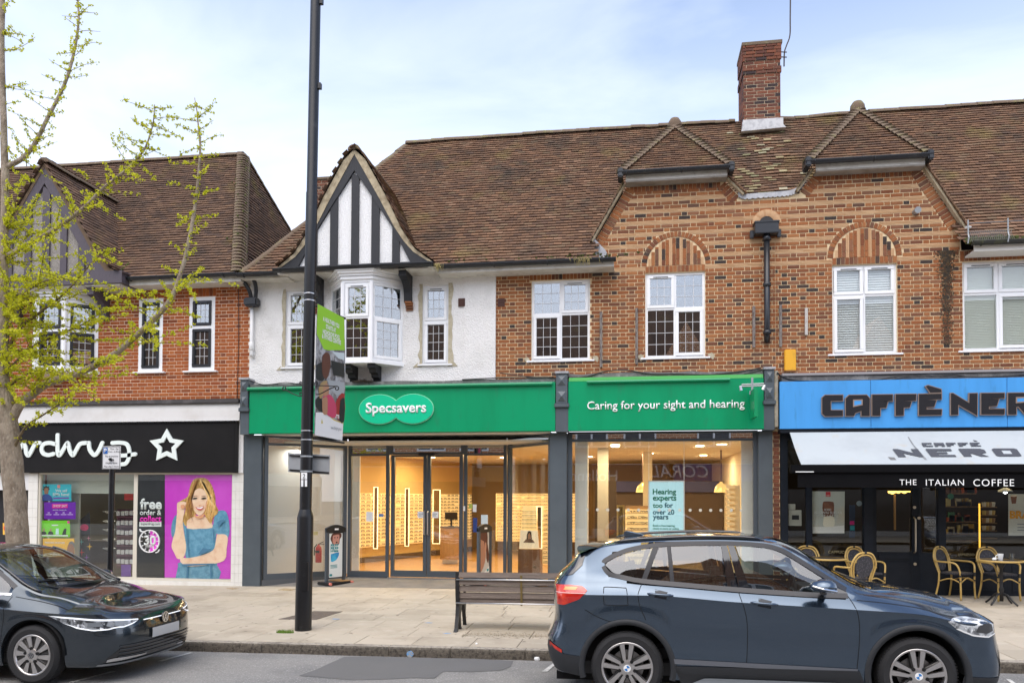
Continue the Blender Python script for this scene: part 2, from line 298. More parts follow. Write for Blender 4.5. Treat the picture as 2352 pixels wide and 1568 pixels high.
# ================================================================== ground
def sheet(name, x0, x1, y0, y1, zf, m, nx=1, ny=1, **kw):
    b = MB(); b.grid([[(lerp(x0, x1, i/nx), lerp(y0, y1, j/ny), zf(lerp(x0, x1, i/nx), lerp(y0, y1, j/ny))) for i in range(nx+1)] for j in range(ny+1)]); return b.build(name, m, **kw)
GROUNDM = mat('far_ground', (.16,.15,.13), .95)
sheet('ground', -600, 600, -600, 600, lambda x, y: -1.6, GROUNDM, kind='structure')
road = sheet('road', -75, 75, -18.5, KERB+.02, lambda x, y: KS*x-.12, ASPH, 30, 6, kind='structure')
pav = sheet('pavement', -75, 75, KERB+.155, 0.35, lambda x, y: gz(x, y)-.012, SLABJ, 30, 4, kind='structure')
TILT = Matrix(((1, 0, 0), (0, 1, 0), (KS, .0078, 1))).to_4x4()
slabme = {}
for wd in (.6, .75, .9):
    b = MB(); e = .004; hx, hy = wd/2-e, .3-e; c = .006
    b.add([(sx*hx, sy*hy, -.03) for sx, sy in ((-1,-1),(1,-1),(1,1),(-1,1))]+[(sx*hx, sy*hy, -c) for sx, sy in ((-1,-1),(1,-1),(1,1),(-1,1))]+[(sx*(hx-c), sy*(hy-c), 0) for sx, sy in ((-1,-1),(1,-1),(1,1),(-1,1))],
      [(0,1,5,4),(1,2,6,5),(2,3,7,6),(3,0,4,7),(4,5,9,8),(5,6,10,9),(6,7,11,10),(7,4,8,11),(8,9,10,11)])
    b.xf(TILT); slabme[wd] = b
me_s = {k: v.mesh('slab', SLABM) for k, v in slabme.items()}
rest = MB(); nsl = 0
y = KERB+.16+.3; row = 0
while y < .3:
    x = -13-(row % 2)*.37
    while x < 12.5:
        wd = random.choice((.6, .75, .75, .9)); cx = x+wd/2; x += wd
        z = gz(cx, y)+random.uniform(-.0015, .0025)
        if -9.2 < cx < 10.6 and nsl < 300: obj('slab', me_s[wd], pav, (cx, y, z)); nsl += 1
        else: rest.add([(v[0]+cx, v[1]+y, v[2]+z) for v in slabme[wd].v], slabme[wd].f)
    y += .6; row += 1
rest.build('slab_field', SLABM, pav, kind='stuff')
# kerb of granite stones
kerb = sheet('kerb', -75, 75, KERB+.004, KERB+.15, lambda x, y: KS*x-.016, SLABJ, 20, 1, kind='structure')
x = -16
while x < 13:
    ln = random.uniform(.78, .95); b = MB(); j = random.uniform(-.004, .004)
    n = 6; P = []
    for i in range(n+1):
        xx = lerp(x+.005, x+ln-.005, i/n); zz = KS*xx; d = random.uniform(-.006, .006)
        P.append([(xx, KERB+j+d*.6, zz-.14), (xx, KERB+j+d, zz-.05), (xx, KERB+j+d*.7+.004, zz-.02), (xx, KERB+j+.02, zz-.002), (xx, KERB+.148, zz+.001), (xx, KERB+.15, zz-.06)])
    b.grid(P)
    for r in (P[0], P[-1]): b.add(r, [tuple(range(6))])
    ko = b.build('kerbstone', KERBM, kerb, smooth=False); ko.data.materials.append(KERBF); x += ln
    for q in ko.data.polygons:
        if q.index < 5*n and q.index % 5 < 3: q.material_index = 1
# far side of the street, behind the camera
sheet('far_pavement', -75, 75, -24, -18.5, lambda x, y: KS*x, SLABM, kind='structure')
# darker repair patch and painted bay lines on the road
rz = lambda x, y, h=.004: KS*x-.12+h
def roadpoly(name, pts, m, h, parent=None, **kw):
    return MB().add([(x, y, rz(x, y, h)) for x, y in pts], [tuple(range(len(pts)))]).build(name, m, parent, **kw)
def RG(k, x, y):                             # photograph point on the road
    d = ray(k, x, y); t = (-.12+KS*CP.x-CP.z)/(d.z-KS*d.x); p = CP+d*t; return (p.x, p.y)
pp = [RG('Y5', *q) for q in ((660,940),(700,925),(760,905),(790,892),(880,850),(960,815),(1150,812),(1450,822),(1800,826),(2080,842),(2060,880),(2000,905),(1800,915),(1620,912),(1590,930),(1560,958),(1400,955),(1200,965),(1000,968),(850,955))]
roadpoly('asphalt_patch', pp, ASPH2, .004, road)
for k, q in (('V2', ((1575,1352),(1625,1354),(1930,1268),(1905,1264))), ('V2', ((680,1568),(735,1568),(1165,1455),(1115,1452))), ('Y3', ((80,1465),(130,1467),(215,1392),(180,1390))), ('Y4', ((2122,1535),(2165,1540),(2250,1600),(2200,1600)))):
    roadpoly('bay_line', [RG(k, *p) for p in q], LINEW, .008, road)
# things let into the pavement
def PG(k, x, y):
    d = ray(k, x, y); t = 10.
    for _ in range(12):
        p = CP+d*t; t -= (p.z-gz(p.x, p.y))/(d.z-KS*d.x-.0078*d.y)
    p = CP+d*t; return (p.x, p.y)
mh = [PG('Y5', *q) for q in ((525,566),(775,570),(950,515),(760,513))]
MB().add([(x, y, gz(x, y)+.006) for x, y in mh]+[(x, y, gz(x, y)-.01) for x, y in mh], [(0,1,2,3),(0,4,5,1),(1,5,6,2),(2,6,7,3),(3,7,4,0)]).build('cover_slab', mat('rusty_cover', (.15,.12,.095), .9, var=[((.10,.08,.065), 12, .4, .7)], bump=.8, bscale=120), label='dark brown inspection cover set in the pavement behind the lamp post', cat='cover')
for i, (k, q, lb) in enumerate((('X4', ((240,1487),(300,1495),(350,1487),(290,1480)), 'small rusty metal cover by the white tiled pier'), ('Y5', ((520,372),(600,378),(645,368),(560,362)), 'small pale stop valve cover by the grey stallriser'))):
    c = [PG(k, *p) for p in q]
    MB().add([(x, y, gz(x, y)+.006) for x, y in c]+[(x, y, gz(x, y)-.01) for x, y in c], [(0,1,2,3),(0,4,5,1),(1,5,6,2),(2,6,7,3),(3,7,4,0)]).build('valve_cover', mat('ochre_cover', (.42,.33,.19), .9, var=[((.2,.15,.1), 30, .4, .7)]), label=lb, cat='cover')
# grass tuft by the lamp post, leaf litter under the bench, scraps of litter
GRASS = mat('grass', (.10,.20,.02), .8, isl=[(0,(.07,.15,.012)),(1,(.16,.27,.03))])
b = MB(); gx, gy = PG('Y5', 568, 655)
for i in range(260):
    a = random.random()*6.3; r = math.sqrt(random.random()); x = gx+r*math.cos(a)*.13; yy = gy+r*math.sin(a)*.05; h = random.uniform(.02, .055); dx = random.uniform(-.02, .02); z = gz(x, yy)
    b.add([(x-.004, yy, z), (x+.004, yy, z), (x+dx, yy+random.uniform(-.01, .01), z+h)], [(0,1,2)])
b.build('grass', GRASS, label='tuft of green grass at the foot of the lamp post', cat='grass', kind='stuff')
LITT = mat('leaf_litter', (.16,.12,.075), .95, isl=[(0,(.10,.08,.05)),(.6,(.19,.145,.09)),(1,(.24,.2,.11))])
b = MB()
for i in range(900):
    x = random.uniform(.1, 1.6); yy = -4.98+random.gauss(0, .09)
    if i > 820: x = random.uniform(-4, 1.3); yy = KERB-random.random()**2*.12-.01
    z = (gz(x, yy) if yy > KERB else KS*x-.12)+.004; s = random.uniform(.004, .014); a = random.random()*6.3; c, d = math.cos(a)*s, math.sin(a)*s
    b.add([(x-c, yy-d, z), (x+d*.6, yy-c*.6, z+.002), (x+c, yy+d, z+.004), (x-d*.6, yy+c*.6, z+.002)], [(0,1,2,3)])
b.build('leaf_litter', LITT, label='scattered dry litter under the bench and along the gutter', cat='litter', kind='stuff')
for k, q, sx, m, lb in (('Y3', (35, 1360), .05, SIGNW, 'crumpled white cup lying in the gutter by the blue car'), ('Y5', (1835, 732), .022, SIGNW, 'scrap of white paper on the kerb below the bench')):
    x, yy = PG(k, *q) if k == 'Y5' else RG(k, *q); z = gz(x, yy) if k == 'Y5' else KS*x-.12
    b = MB(); b.lathe([(.012, 0), (.6*sx, .002), (.75*sx, sx*.4), (.62*sx, sx*.9), (.3*sx, sx*.95)], (x, yy, z), 9); b.v = [(v[0]+random.uniform(-.003, .003), v[1]+random.uniform(-.003, .003), v[2]) for v in b.v]
    b.build('paper_cup' if sx > .03 else 'paper_scrap', m, label=lb, cat='litter')
b = MB()
for i in range(420):
    x, yy, r = random.uniform(-6, 9.5), random.uniform(-5.7, -.1), random.uniform(.008, .022); z = gz(x, yy)+.0042; b.add([(x+r*math.cos(k*.785)*(1+.3*random.random()), yy+r*math.sin(k*.785), z) for k in range(8)], [tuple(range(8))])
b.build('gum_spots', mat('old_gum', (.22,.19,.15), .9), pav, kind='stuff')
BLUEP = mat('blue_spray', (.14,.34,.62), .9, var=[((.40,.37,.32), 40, .45, .6)])
for i, (q, r) in enumerate((((1640, 660), .055), ((905, 565), .06), ((1520, 590), .05))):
    x, yy = PG('Y5', *q); MB().add([(x+r*(1+.35*random.random())*math.cos(a*.7), yy+.5*r*(1+.5*random.random())*math.sin(a*.7), gz(x+r*math.cos(a*.7), yy+.5*r*math.sin(a*.7))+.0045) for a in range(9)], [tuple(range(9))]).build('spray_mark', BLUEP, pav)
p = A('Y5', 1395, 795, KERB-.012); MB().prism([(p.x+.035*(1+.4*random.random())*math.cos(a*.63), p.z+.035*(1+.4*random.random())*math.sin(a*.63)) for a in range(10)], KERB-.016, KERB-.0).build('spray_mark', BLUEP, kerb)
# ================================================================== building blocks
CJ = .075
def cells(mb, x0, x1, z0, z1, holes, y0, y1):
    xs = sorted({x0, x1}|{h[0] for h in holes}|{h[1] for h in holes}); zs = sorted({z0, z1}|{h[2] for h in holes}|{h[3] for h in holes})
    for a, c in zip(xs[:-1], xs[1:]):
        if a < x0 or c > x1: continue
        run = None
        for e, f in list(zip(zs[:-1], zs[1:]))+[(None, None)]:
            solid = e is not None and e >= z0 and f <= z1 and not any(h[0] < (a+c)/2 < h[1] and h[2] < (e+f)/2 < h[3] for h in holes)
            if solid: run = (run[0] if run else e, f)
            elif run: mb.box(a, c, y0, y1, *run); run = None
    return mb
BRK = {}
def shared_brick(m, L=.212):
    k = (m.name, L)
    if k not in BRK:
        h, e = .0302, .004; b = MB()
        b.add([(sx*L/2, .02, sz*h) for sx, sz in ((-1,-1),(1,-1),(1,1),(-1,1))]+[(sx*L/2, -.004, sz*h) for sx, sz in ((-1,-1),(1,-1),(1,1),(-1,1))]+[(sx*(L/2-e), -.008, sz*(h-e)) for sx, sz in ((-1,-1),(1,-1),(1,1),(-1,1))],
          [(0,1,5,4),(1,2,6,5),(2,3,7,6),(3,0,4,7),(4,5,9,8),(5,6,10,9),(6,7,11,10),(7,4,8,11),(8,9,10,11)])
        BRK[k] = b.mesh('brick', m)
    return BRK[k]
def sub(iv, a, b):
    r = []
    for p, q in iv:
        if b <= p or a >= q: r.append((p, q)); continue
        if a > p: r.append((p, a))
        if b < q: r.append((b, q))
    return r
def bricklay(parent, m, z0, z1, xrange, holes, yf=0., band=None, cap=300, off=0., arches=()):
    """Flemish bond; xrange(z)->(xa,xb); holes = rects; band(row)->True gives a course of creasing tiles; arches = (cx, cz, r) left free"""
    full = []; st = MB(); cr = MB(); row = 0; z = z0
    while z+.065 < z1:
        zc = z+.0325; xa, xb = xrange(zc+.02); xa2, xb2 = xrange(zc-.03); xa = max(xa, xa2); xb = min(xb, xb2); iv = [(xa, xb)]
        for h in holes:
            if h[2] < z+.07 and h[3] > z: iv = sub(iv, h[0], h[1])
        for cx, cz, r in arches:
            if cz-.02 < zc < cz+r: hw = math.sqrt(r*r-(zc-cz)**2)+.008; iv = sub(iv, cx-hw, cx+hw)
        if band and band(row):
            for a, c in iv:
                for t in range(3):
                    x = a
                    while x < c-.03:
                        l = min(random.uniform(.24, .3), c-x); zz = z+.004+t*.0245
                        cr.box(x, x+l-.004, yf-.007-.004*random.random(), yf+.02, zz, zz+.013); x += l
        else:
            x = math.floor(xa/.3375)*.3375-.45+off+(row % 2)*.16875; s = True
            while x < xb:
                L = .212 if s else .0995; s = not s; a, c = x, x+L; x += L+.013
                for p, q in iv:
                    a2, c2 = max(a, p+.004), min(c, q-.004)
                    if c2-a2 < .018: continue
                    if L > .2 and c2-a2 > .211: full.append(((a+c)/2, zc))
                    else: j = random.uniform(-.002, .002); st.box(a2, c2, yf-.008+j, yf+.02, z+.0025, z+.0627)
        z += CJ; row += 1
    full.sort(key=lambda p: (p[0]-CP.x)**2+(p[1]-CP.z)**2)
    sb = shared_brick(m)
    for i, (x, zc) in enumerate(full):
        j = random.uniform(-.002, .002)
        if i < cap: o = obj('brick', sb, parent, (x, yf+j, zc))
        else: st.box(x-.106, x+.106, yf-.008+j, yf+.02, zc-.0302, zc+.0302)
    if st.v: st.build('brick_field', m, parent, kind='stuff')
    if cr.v: cr.build('tile_creasing', TCREASE, parent, kind='stuff')
def soldier(parent, m, x0, x1, z0, z1, yf=0., step=.075):
    n = max(1, round((x1-x0)/step)); d = (x1-x0)/n; h = z1-z0; me = MB().box(-d/2+.005, d/2-.005, -.009, .02, -h/2+.004, h/2-.004).mesh('brick', m)
    for i in range(n): obj('brick', me, parent, (x0+(i+.5)*d, yf-random.random()*.003, (z0+z1)/2))
# -------- windows
def lead(mb, x0, x1, z0, z1, nx, nz, y, t=.009):
    for i in range(1, nx): x = lerp(x0, x1, i/nx); mb.box(x-t/2, x+t/2, y-.006, y-.001, z0, z1)
    for j in range(1, nz): z = lerp(z0, z1, j/nz); mb.box(x0, x1, y-.008, y-.0015, z-t/2, z+t/2)
def upvc(parent, x0, x1, z0, z1, y, open_, tf=.42, leads=True, sill=True, cols=2, label=None, m=WHITE, sm=None, gl=GLASSU, lm=LEADB, ft=.05):
    sm = sm or m; f = MB(); d = .06; zt = z1-(z1-z0)*tf; xm = [lerp(x0, x1, i/cols) for i in range(cols+1)]
    f.frame(x0, x1, z0, z1, y, y+d, ft); f.box(x0+ft, x1-ft, y+.002, y+d-.002, zt-ft/2, zt+ft/2)
    for x in xm[1:-1]: f.box(x-ft/2, x+ft/2, y+.004, y+d-.004, z0+ft, zt-ft/2); f.box(x-ft/2, x+ft/2, y+.004, y+d-.004, zt+ft/2, z1-ft)
    win = f.build('window', m, parent, label=label); sash = MB(); lb = MB()
    for r, (a, b_) in enumerate(((zt+ft/2, z1-ft), (z0+ft, zt-ft/2))):
        for c in range(cols):
            l = xm[c]+(ft if c == 0 else ft/2); rr = xm[c+1]-(ft if c == cols-1 else ft/2); lo, hi = a, b_
            if (r, c) in open_:
                sash.frame(l-.012, rr+.012, lo-.012, hi+.012, y-.018, y+.03, .058); l += .046; rr -= .046; lo += .046; hi -= .046
                if r == 0: MB().box(lerp(l, rr, .15), lerp(l, rr, .85), y-.026, y-.018, hi+.012, hi+.026).build('trickle_vent', GREYF, win)
            MB().box(l-.005, rr+.005, y+.02, y+.026, lo-.005, hi+.005).build('pane', gl, win)
            if leads: lead(lb, l, rr, lo, hi, 3, 3 if r == 0 else 4, y+.02)
    if sash.v: sash.build('sash', sm, win, bevel=.006)
    if lb.v: lb.build('leading', lm, win)
    if sill: MB().box(x0-.09, x1+.09, y-.09, y+.02, z0-.035, z0).build('sill', m, win, bevel=.006)
    return win
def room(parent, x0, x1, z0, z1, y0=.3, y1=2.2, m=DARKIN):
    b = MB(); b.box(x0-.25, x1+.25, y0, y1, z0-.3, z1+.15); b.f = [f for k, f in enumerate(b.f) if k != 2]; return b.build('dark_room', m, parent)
# -------- roofs
def tiling(parent, S, u0, u1, v1, inside, m, cap=300, w=.165, g=.1, v0=0., t=.036, sag=.010, name='tile', gap=.019):
    """tiles on the surface S(u,v): v up the slope; inside(u,v) says where tiles lie"""
    full = []; st = MB(); r = 0; v = v0
    def fr(u, v):
        p = S(u, v); du = (S(u+.01, v)-p).normalized(); dv = (S(u, v+.01)-p).normalized(); n = du.cross(dv).normalized(); return p, du, dv, n
    while v < v1-.02:
        u = u0-(r % 2)*w/2-w
        while u < u1:
            u += w+random.uniform(-.002, .002); uc = u+w/2
            if not inside(uc, v+g*.5): continue
            p, du, dv, n = fr(uc, v); k = noise.noise((p.x*.9, p.y*.9, p.z*.9))*sag+random.uniform(-.003, .003)
            full.append((p+n*k+dv*random.uniform(-.006, .006), du, dv, n, (p-CP).length))
        v += g; r += 1
    def wedge(p, du, dv, n):
        a = du*(w/2-.0025); lo, hi = dv*0, dv*(g+.03); j = random.uniform(-.003, .003)
        return [p-a+n*(gap+j), p+a+n*(gap-j), p-a+n*(t+j), p+a+n*(t-j), p-a+hi+n*.002, p+a+hi+n*.002]
    F = [(0,1,3,2), (2,3,5,4), (0,2,4), (1,5,3)]
    idx = sorted(range(len(full)), key=lambda i: full[i][4]); near = set(idx[:cap])
    wm = MB().add([Vector(q) for q in ((-w/2+.0025,0,gap),(w/2-.0025,0,gap),(-w/2+.0025,0,t),(w/2-.0025,0,t),(-w/2+.0025,g+.03,.002),(w/2-.0025,g+.03,.002))], F).mesh(name, m)
    for i, (p, du, dv, n, d) in enumerate(full):
        if i in near:
            o = obj(name, wm, parent); o.matrix_basis = Matrix(((du.x, dv.x, n.x, p.x), (du.y, dv.y, n.y, p.y), (du.z, dv.z, n.z, p.z), (0, 0, 0, 1)))
        else: st.add(wedge(p, du, dv, n), F)
    if st.v: st.build(name+'_field', m, parent, kind='stuff')
def ridge(parent, pts, r=.13, seg=.32, m=None, name='ridge_tile'):
    pts = [Vector(p) for p in pts]; L = [0]
    for a, b in zip(pts[:-1], pts[1:]): L.append(L[-1]+(b-a).length)
    def at(s):
        for i in range(len(pts)-1):
            if s <= L[i+1] or i == len(pts)-2: return pts[i].lerp(pts[i+1], (s-L[i])/(L[i+1]-L[i]))
    s = 0
    while s < L[-1]-.05:
        e = min(s+seg, L[-1]); a, b_ = at(s), at(e); d = (b_-a).normalized(); sd = d.cross(Vector((0,0,1))).normalized(); up = sd.cross(d); P = []; j = random.uniform(-.008, .008)
        for q, rr in ((a-d*.01, r*1.06), (b_, r)):
            P.append([q+sd*(rr*math.cos(k*math.pi/8))+up*(rr*.8*math.sin(k*math.pi/8)-.05+j) for k in range(9)])
        mb = MB().grid(P); mb.add(P[0], [tuple(range(9))]); mb.add(P[1], [tuple(range(8, -1, -1))]); mb.build(name, m or RIDGE, parent, smooth=False); s = e
def bonnets(parent, a, b, nl, nr, g=.128, r=.10, m=None):
    """bonnet hip tiles from the eaves a up to b; nl, nr normals of the two slopes"""
    a = Vector(a); b = Vector(b); L = (b-a).length; d = (b-a).normalized(); up = (Vector(nl)+Vector(nr)).normalized(); up = (up-d*up.dot(d)).normalized(); sd = d.cross(up); n = int(L/g)
    for i in range(n):
        p = a+d*(i*g+random.uniform(-.008, .008)); P = []
        for k in range(7):
            t = (k/6-.5)*2; x = sd*(t*r*1.35); h = up*(.075*(1-t*t)+.018-.075*abs(t)*.5)
            P.append((p+x+h*1.0-d*.02*(1-t*t), p+x*.8+h*.25+d*(g+.05)))
        mb = MB().grid([[q[0] for q in P], [q[1] for q in P]]); mb.grid([[q[0]-up*.03 for q in P], [q[0] for q in P]]); mb.build('bonnet_tile', m or RIDGE, parent)
def gutter(parent, x0, x1, y, z, r=.062, m=None, name='gutter', brk=True):
    P = []
    for x in (x0, x1): P.append([(x, y+r*math.cos(a), z+r*math.sin(a)) for a in [math.pi+k*math.pi/8 for k in range(9)]])
    mb = MB().grid([P[1], P[0]])
    for x in (x0, x1): mb.add([(x, y+r*math.cos(math.pi+k*math.pi/8), z+r*math.sin(math.pi+k*math.pi/8)) for k in range(9)], [tuple(range(9))])
    mb.box(x0, x1, y-r-.004, y-r+.004, z-.008, z+.008)
    g = mb.build(name, m or BLACKG, parent)
    x = x0+.15
    while x < x1 and brk:
        MB().tube([(x, y+(r+.006)*math.cos(a), z+(r+.006)*math.sin(a)) for a in [math.pi*.97+k*math.pi/8*1.0 for k in range(9)]], .011, 5).build('gutter_clip', m or BLACKG, g); x += 1.05
    return g
# ================================================================== optician's building, upper part
PH = math.atan2(1.203, 1); CPH, SPH = math.cos(PH), math.sin(PH)
EY, EZ, RY, RZ = -.4, 6.46, 3.0, 10.55
zmain = lambda y: EZ+1.203*(y-EY)
opt = thing('shop_building', 'optician shop building with white roughcast bay, brown brick wall and green signs', 'building', (0, 0, 0), 'terraced shop buildings')
caf = thing('shop_building', 'coffee shop building with brick gable, blue sign and dark awning', 'building', (5.06, 0, 0), 'terraced shop buildings')
che = thing('shop_building', 'chemist shop building with red brick, plum timbered gable and black sign', 'building', (-8, 0, 0), 'terraced shop buildings')
PX = 5.06
WT = 4.2
ix = lambda k, x, y, Y=0.: A(k, x, y, Y).x
iz = lambda k, x, y, Y=0.: A(k, x, y, Y).z
# --- openings
w1 = (.379, 1.543, 4.585, 6.19); w2 = (2.617, 3.757, 4.59, 6.25); w3 = (6.092, 7.244, 4.58, 6.265); w4 = (8.375, 9.62, 4.59, 6.24)
rx0, rx1 = ix('Z4', 1232, 900), ix('Z4', 1394, 900); lx0 = ix('Z4', 372, 940); lx1 = lx0+(rx1-rx0)
nw1 = (rx0, rx1, 4.56, 6.17); nw0 = (lx0, lx1, 4.56, 6.17)
# --- white roughcast wall
b = MB(); cells(b, -5.60, -.98, 4.12, 6.46, [nw1, nw0, (-3.72, -2.32, 4.75, 6.1)], -.02, .25); rw = b.build('render_wall', RENDER, opt)
MB().box(-.98, -.34, -.045, .25, 4.12, 6.46).build('render_pilaster', RENDER, rw)
# --- brick wall
b = MB(); cells(b, -.34, PX, 4.12, 6.42, [w1, w2], 0, .25); b.prism([(1.63, 6.42), (PX, 6.42), (PX, 7.64), (4.45, 7.64), (4.13, 7.97), (2.26, 7.97), (1.63, 6.92)], 0, .25)
bw = b.build('brick_wall', MORT_O, opt)
def xr_opt(z):
    if z < 6.42: return (-.34, PX)
    if z < 6.92: return (1.63, PX)
    l = lerp(1.63, 2.26, (z-6.92)/1.05)
    return (l+.2, PX if z < 7.57 else lerp(4.36, 4.06, max(0, (z-7.64)/.33)))
AR1 = (3.203, 6.385, .665); AR2 = (6.668, 6.40, .665); ZB = 6.27
def frieze(z0): return lambda row: z0+row*CJ > ZB+.0 and (int(round((z0+row*CJ-ZB)/CJ)) % 3 == 0)
holes = [w1, w2, (w1[0]-.04, w1[1]+.04, w1[3], w1[3]+.23), (w2[0], w2[1], w2[3], w2[3]+.15)]
bricklay(bw, BRICK_O, 4.13, 7.90, xr_opt, holes, band=frieze(4.13), arches=[AR1])
soldier(bw, BRICK_O, w1[0]-.04, w1[1]+.04, w1[3]+.002, w1[3]+.225); soldier(bw, BRICK_O, w2[0], w2[1], w2[3]+.004, w2[3]+.13); soldier(bw, BRICK_O, 2.32, 4.05, 7.86, 7.965)
def arch(parent, cx, cz, r, m, w):
    vm = MB().box(-.03, .03, -.012, .02, -.05, .05).mesh('arch_brick', m); n = 27
    for i in range(n):
        a = math.pi*(i+.5)/n; o = obj('brick', vm, parent); o.matrix_basis = Matrix.Translation((cx+(r-.055)*math.cos(a), 0, cz+(r-.055)*math.sin(a))) @ Matrix.Rotation(math.pi/2-a, 4, 'Y')
    ri = r-.118; b = MB(); c = MB(); x = -ri+.02; k = 0
    while x < ri-.03:
        wd = .072 if k % 3 else .056; wd2 = min(wd, ri-x); xm = max(abs(x), abs(x+wd2)); top = math.sqrt(max(.0004, ri*ri-xm*xm)); 
        if k % 3:
            z = 0.+(k % 2)*.1
            zz = 0
            while zz < top-.03:
                h = min(.215 if zz or k % 2 else .11, top-zz); b.box(cx+x+.004, cx+x+wd2-.004, -.010, .02, cz+zz+.004, cz+zz+h-.004); zz += h
        else:
            for t in range(3): c.box(cx+x+t*.0185+.002, cx+x+t*.0185+.015, -.008, .02, cz, cz+top)
        x += wd; k += 1
    b.build('arch_panel_bricks', m, parent); c.build('arch_creasing', TCREASE, parent)
arch(bw, *AR1, BRICK_O, 1.1)
def verge(parent, a, b_, m, side):            # bricks laid square to a sloping gable edge, inside it
    a = Vector((a[0], 0, a[1])); b_ = Vector((b_[0], 0, b_[1])); d = (b_-a).normalized(); n = Vector((d.z, 0, -d.x))*side; L = (b_-a).length; k = int(L/.078)
    vm = MB().box(-.033, .033, -.013, .02, -.09, .09).mesh('verge_brick', m)
    for i in range(k):
        p = a+d*((i+.5)*L/k)+n*.095; o = obj('brick', vm, parent); an = math.atan2(d.z, d.x); o.matrix_basis = Matrix.Translation(p) @ Matrix.Rotation(-an, 4, 'Y')
verge(bw, (1.63, 6.92), (2.26, 7.97), BRICK_O, 1); verge(bw, (4.13, 7.97), (4.40, 7.66), BRICK_O, 1)
# --- windows
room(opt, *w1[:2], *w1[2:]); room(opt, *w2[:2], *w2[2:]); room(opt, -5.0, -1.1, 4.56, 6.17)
upvc(opt, *w1, .045, {(0,1),(1,0)}, label='white four light leaded window nearest the white wall')
upvc(opt, *w2, .045, {(0,0),(1,1)}, label='white four light leaded window below the brick arch')
for q in (nw0, nw1):
    w_ = upvc(opt, *q, .02, {(0,0),(1,0)}, cols=1, tf=.45)
    pts = []; x0, x1, z0, z1 = q
    for (ax, az), (bx, bz) in (((x0-.07, z0-.05), (x0-.08, z1+.03)), ((x1+.08, z1+.03), (x1+.09, z0-.05))):
        P = [(lerp(ax, bx, t/14)+random.uniform(-.028, .028), lerp(az, bz, t/14)) for t in range(15)]; P += [((x0-.002 if ax < x0 else x1+.002), z) for z in (bz, az)]
        MB().prism(P, -.032, -.019).build('cement_patch', BEIGEM, rw)
    MB().prism([(x0-.2, z0-.06), (x0-.1, z0+.03), (x0-.02, z0), (x0-.02, z0-.05)], -.031, -.019).build('cement_patch', BEIGEM, rw); MB().prism([(x1+.2, z0-.05), (x1+.12, z0+.04), (x1+.02, z0), (x1+.02, z0-.05)], -.031, -.019).build('cement_patch', BEIGEM, rw)
for (x0, x1, z0, z1) in (w1, w2, w3):
    for sx in (x0-.10, x1+.10): MB().prism([(sx+random.uniform(-.05, .05), z0-.06), (sx+.06, z0-.04), (sx+.07, z0+.03), (sx+.02, z0+.08), (sx-.06, z0+.04)], -.0125, .0).build('cement_dab', BEIGEM, bw if x0 < 5 else None) if x0 < 5 else None
# --- oriel bay
BP = [Vector((-3.83, 0, 0)), Vector((-3.37, -.5, 0)), Vector((-2.77, -.5, 0)), Vector((-2.25, 0, 0))]
bz0, bz1 = 4.60, 6.15
def bay(parent, BP, z0, z1, tf, m, gl, lm, leads=True, opens=({(1,0)}, {(0,0)}, {(1,0)}), sm=None, ft=.05):
    P = [(p.x, p.y) for p in BP]
    def slab(za, zb, g):                       # plan polygon grown by g
        q = [(P[0][0]-g*.6, 0), (P[1][0]-g*.6, P[1][1]-g), (P[2][0]+g*.6, P[2][1]-g), (P[3][0]+g*.6, 0)]
        return [(x, y, za) for x, y in q], (0, 0, zb-za)
    body = MB().extr(*slab(z0-.07, z0-.003, .05)).build('bay_base', m, parent)
    cor = MB()
    for k, (a, g) in enumerate(((0, .015), (.055, .05), (.12, .075), (.17, .12), (.215, .16))): cor.extr(*slab(z1+.003+a, z1+.003+a+(.055 if k < 4 else .08), g))
    cor.build('bay_cornice', m, body)
    for p in BP[1:3]: MB().tube([(p.x, p.y-.005, z0), (p.x, p.y-.005, z1)], .045, 8).build('corner_post', m, body)
    for i in range(3):
        a, c = BP[i], BP[i+1]; w_ = upvc(parent, .02, (c-a).length-.02, z0, z1, 0, opens[i], tf=tf, cols=1, sill=False, m=m, gl=gl, lm=lm, leads=leads, sm=sm, ft=ft)
        w_.location = (a.x, a.y, 0); w_.rotation_euler = (0, 0, math.atan2(c.y-a.y, c.x-a.x))
    return body
bb = bay(opt, BP, bz0, bz1, .45, WHITE, GLASSU, LEADB)
def bracket(parent, x, w, prof, m, name='bracket'):   # profile in (y, z) extruded along x
    MB().extr([(x, y, z) for y, z in prof], (w, 0, 0)).build(name, m, parent)
def big_bracket(parent, x, zt, m, d=.5, h=.62, w=.15):
    pr = [(-.02, zt-h), (-.12, zt-h+.01), (-.13, zt-h+.12)]+[(-.13-(d-.23)*(1-math.cos(t*math.pi/2/6)), zt-h+.12+(h-.32)*math.sin(t*math.pi/2/6)) for t in range(1, 7)]+[(-d, zt-.17), (-d, zt-.06), (-d-.03, zt-.05), (-d-.03, zt), (-.02, zt)]
    bracket(parent, x, w, pr, m)
zsof = 6.43
for k in (1090, 525): big_bracket(opt, ix('Z4', k+5, 900, -.3), zsof, BLACKT)
for k, zz in ((1150, 1005), (565, 1015)):
    p = A('Z4', k, zz); b = MB()
    for t in range(4): b.box(p.x-.07, p.x+.07, -.15+t*.03, 0, 5.83-.045*t-.035, 5.83-.045*t)
    b.build('brick_corbel', BRICK_O, rw)
for x in (-3.36, -2.86):
    pr = [(0, 4.20), (-.08, 4.22), (-.10, 4.27), (-.2, 4.29), (-.22, 4.35), (-.33, 4.37), (-.36, 4.43), (-.46, 4.45), (-.46, 4.53), (0, 4.53)]
    bracket(opt, x, .15, pr, BLACKT)
b = MB()
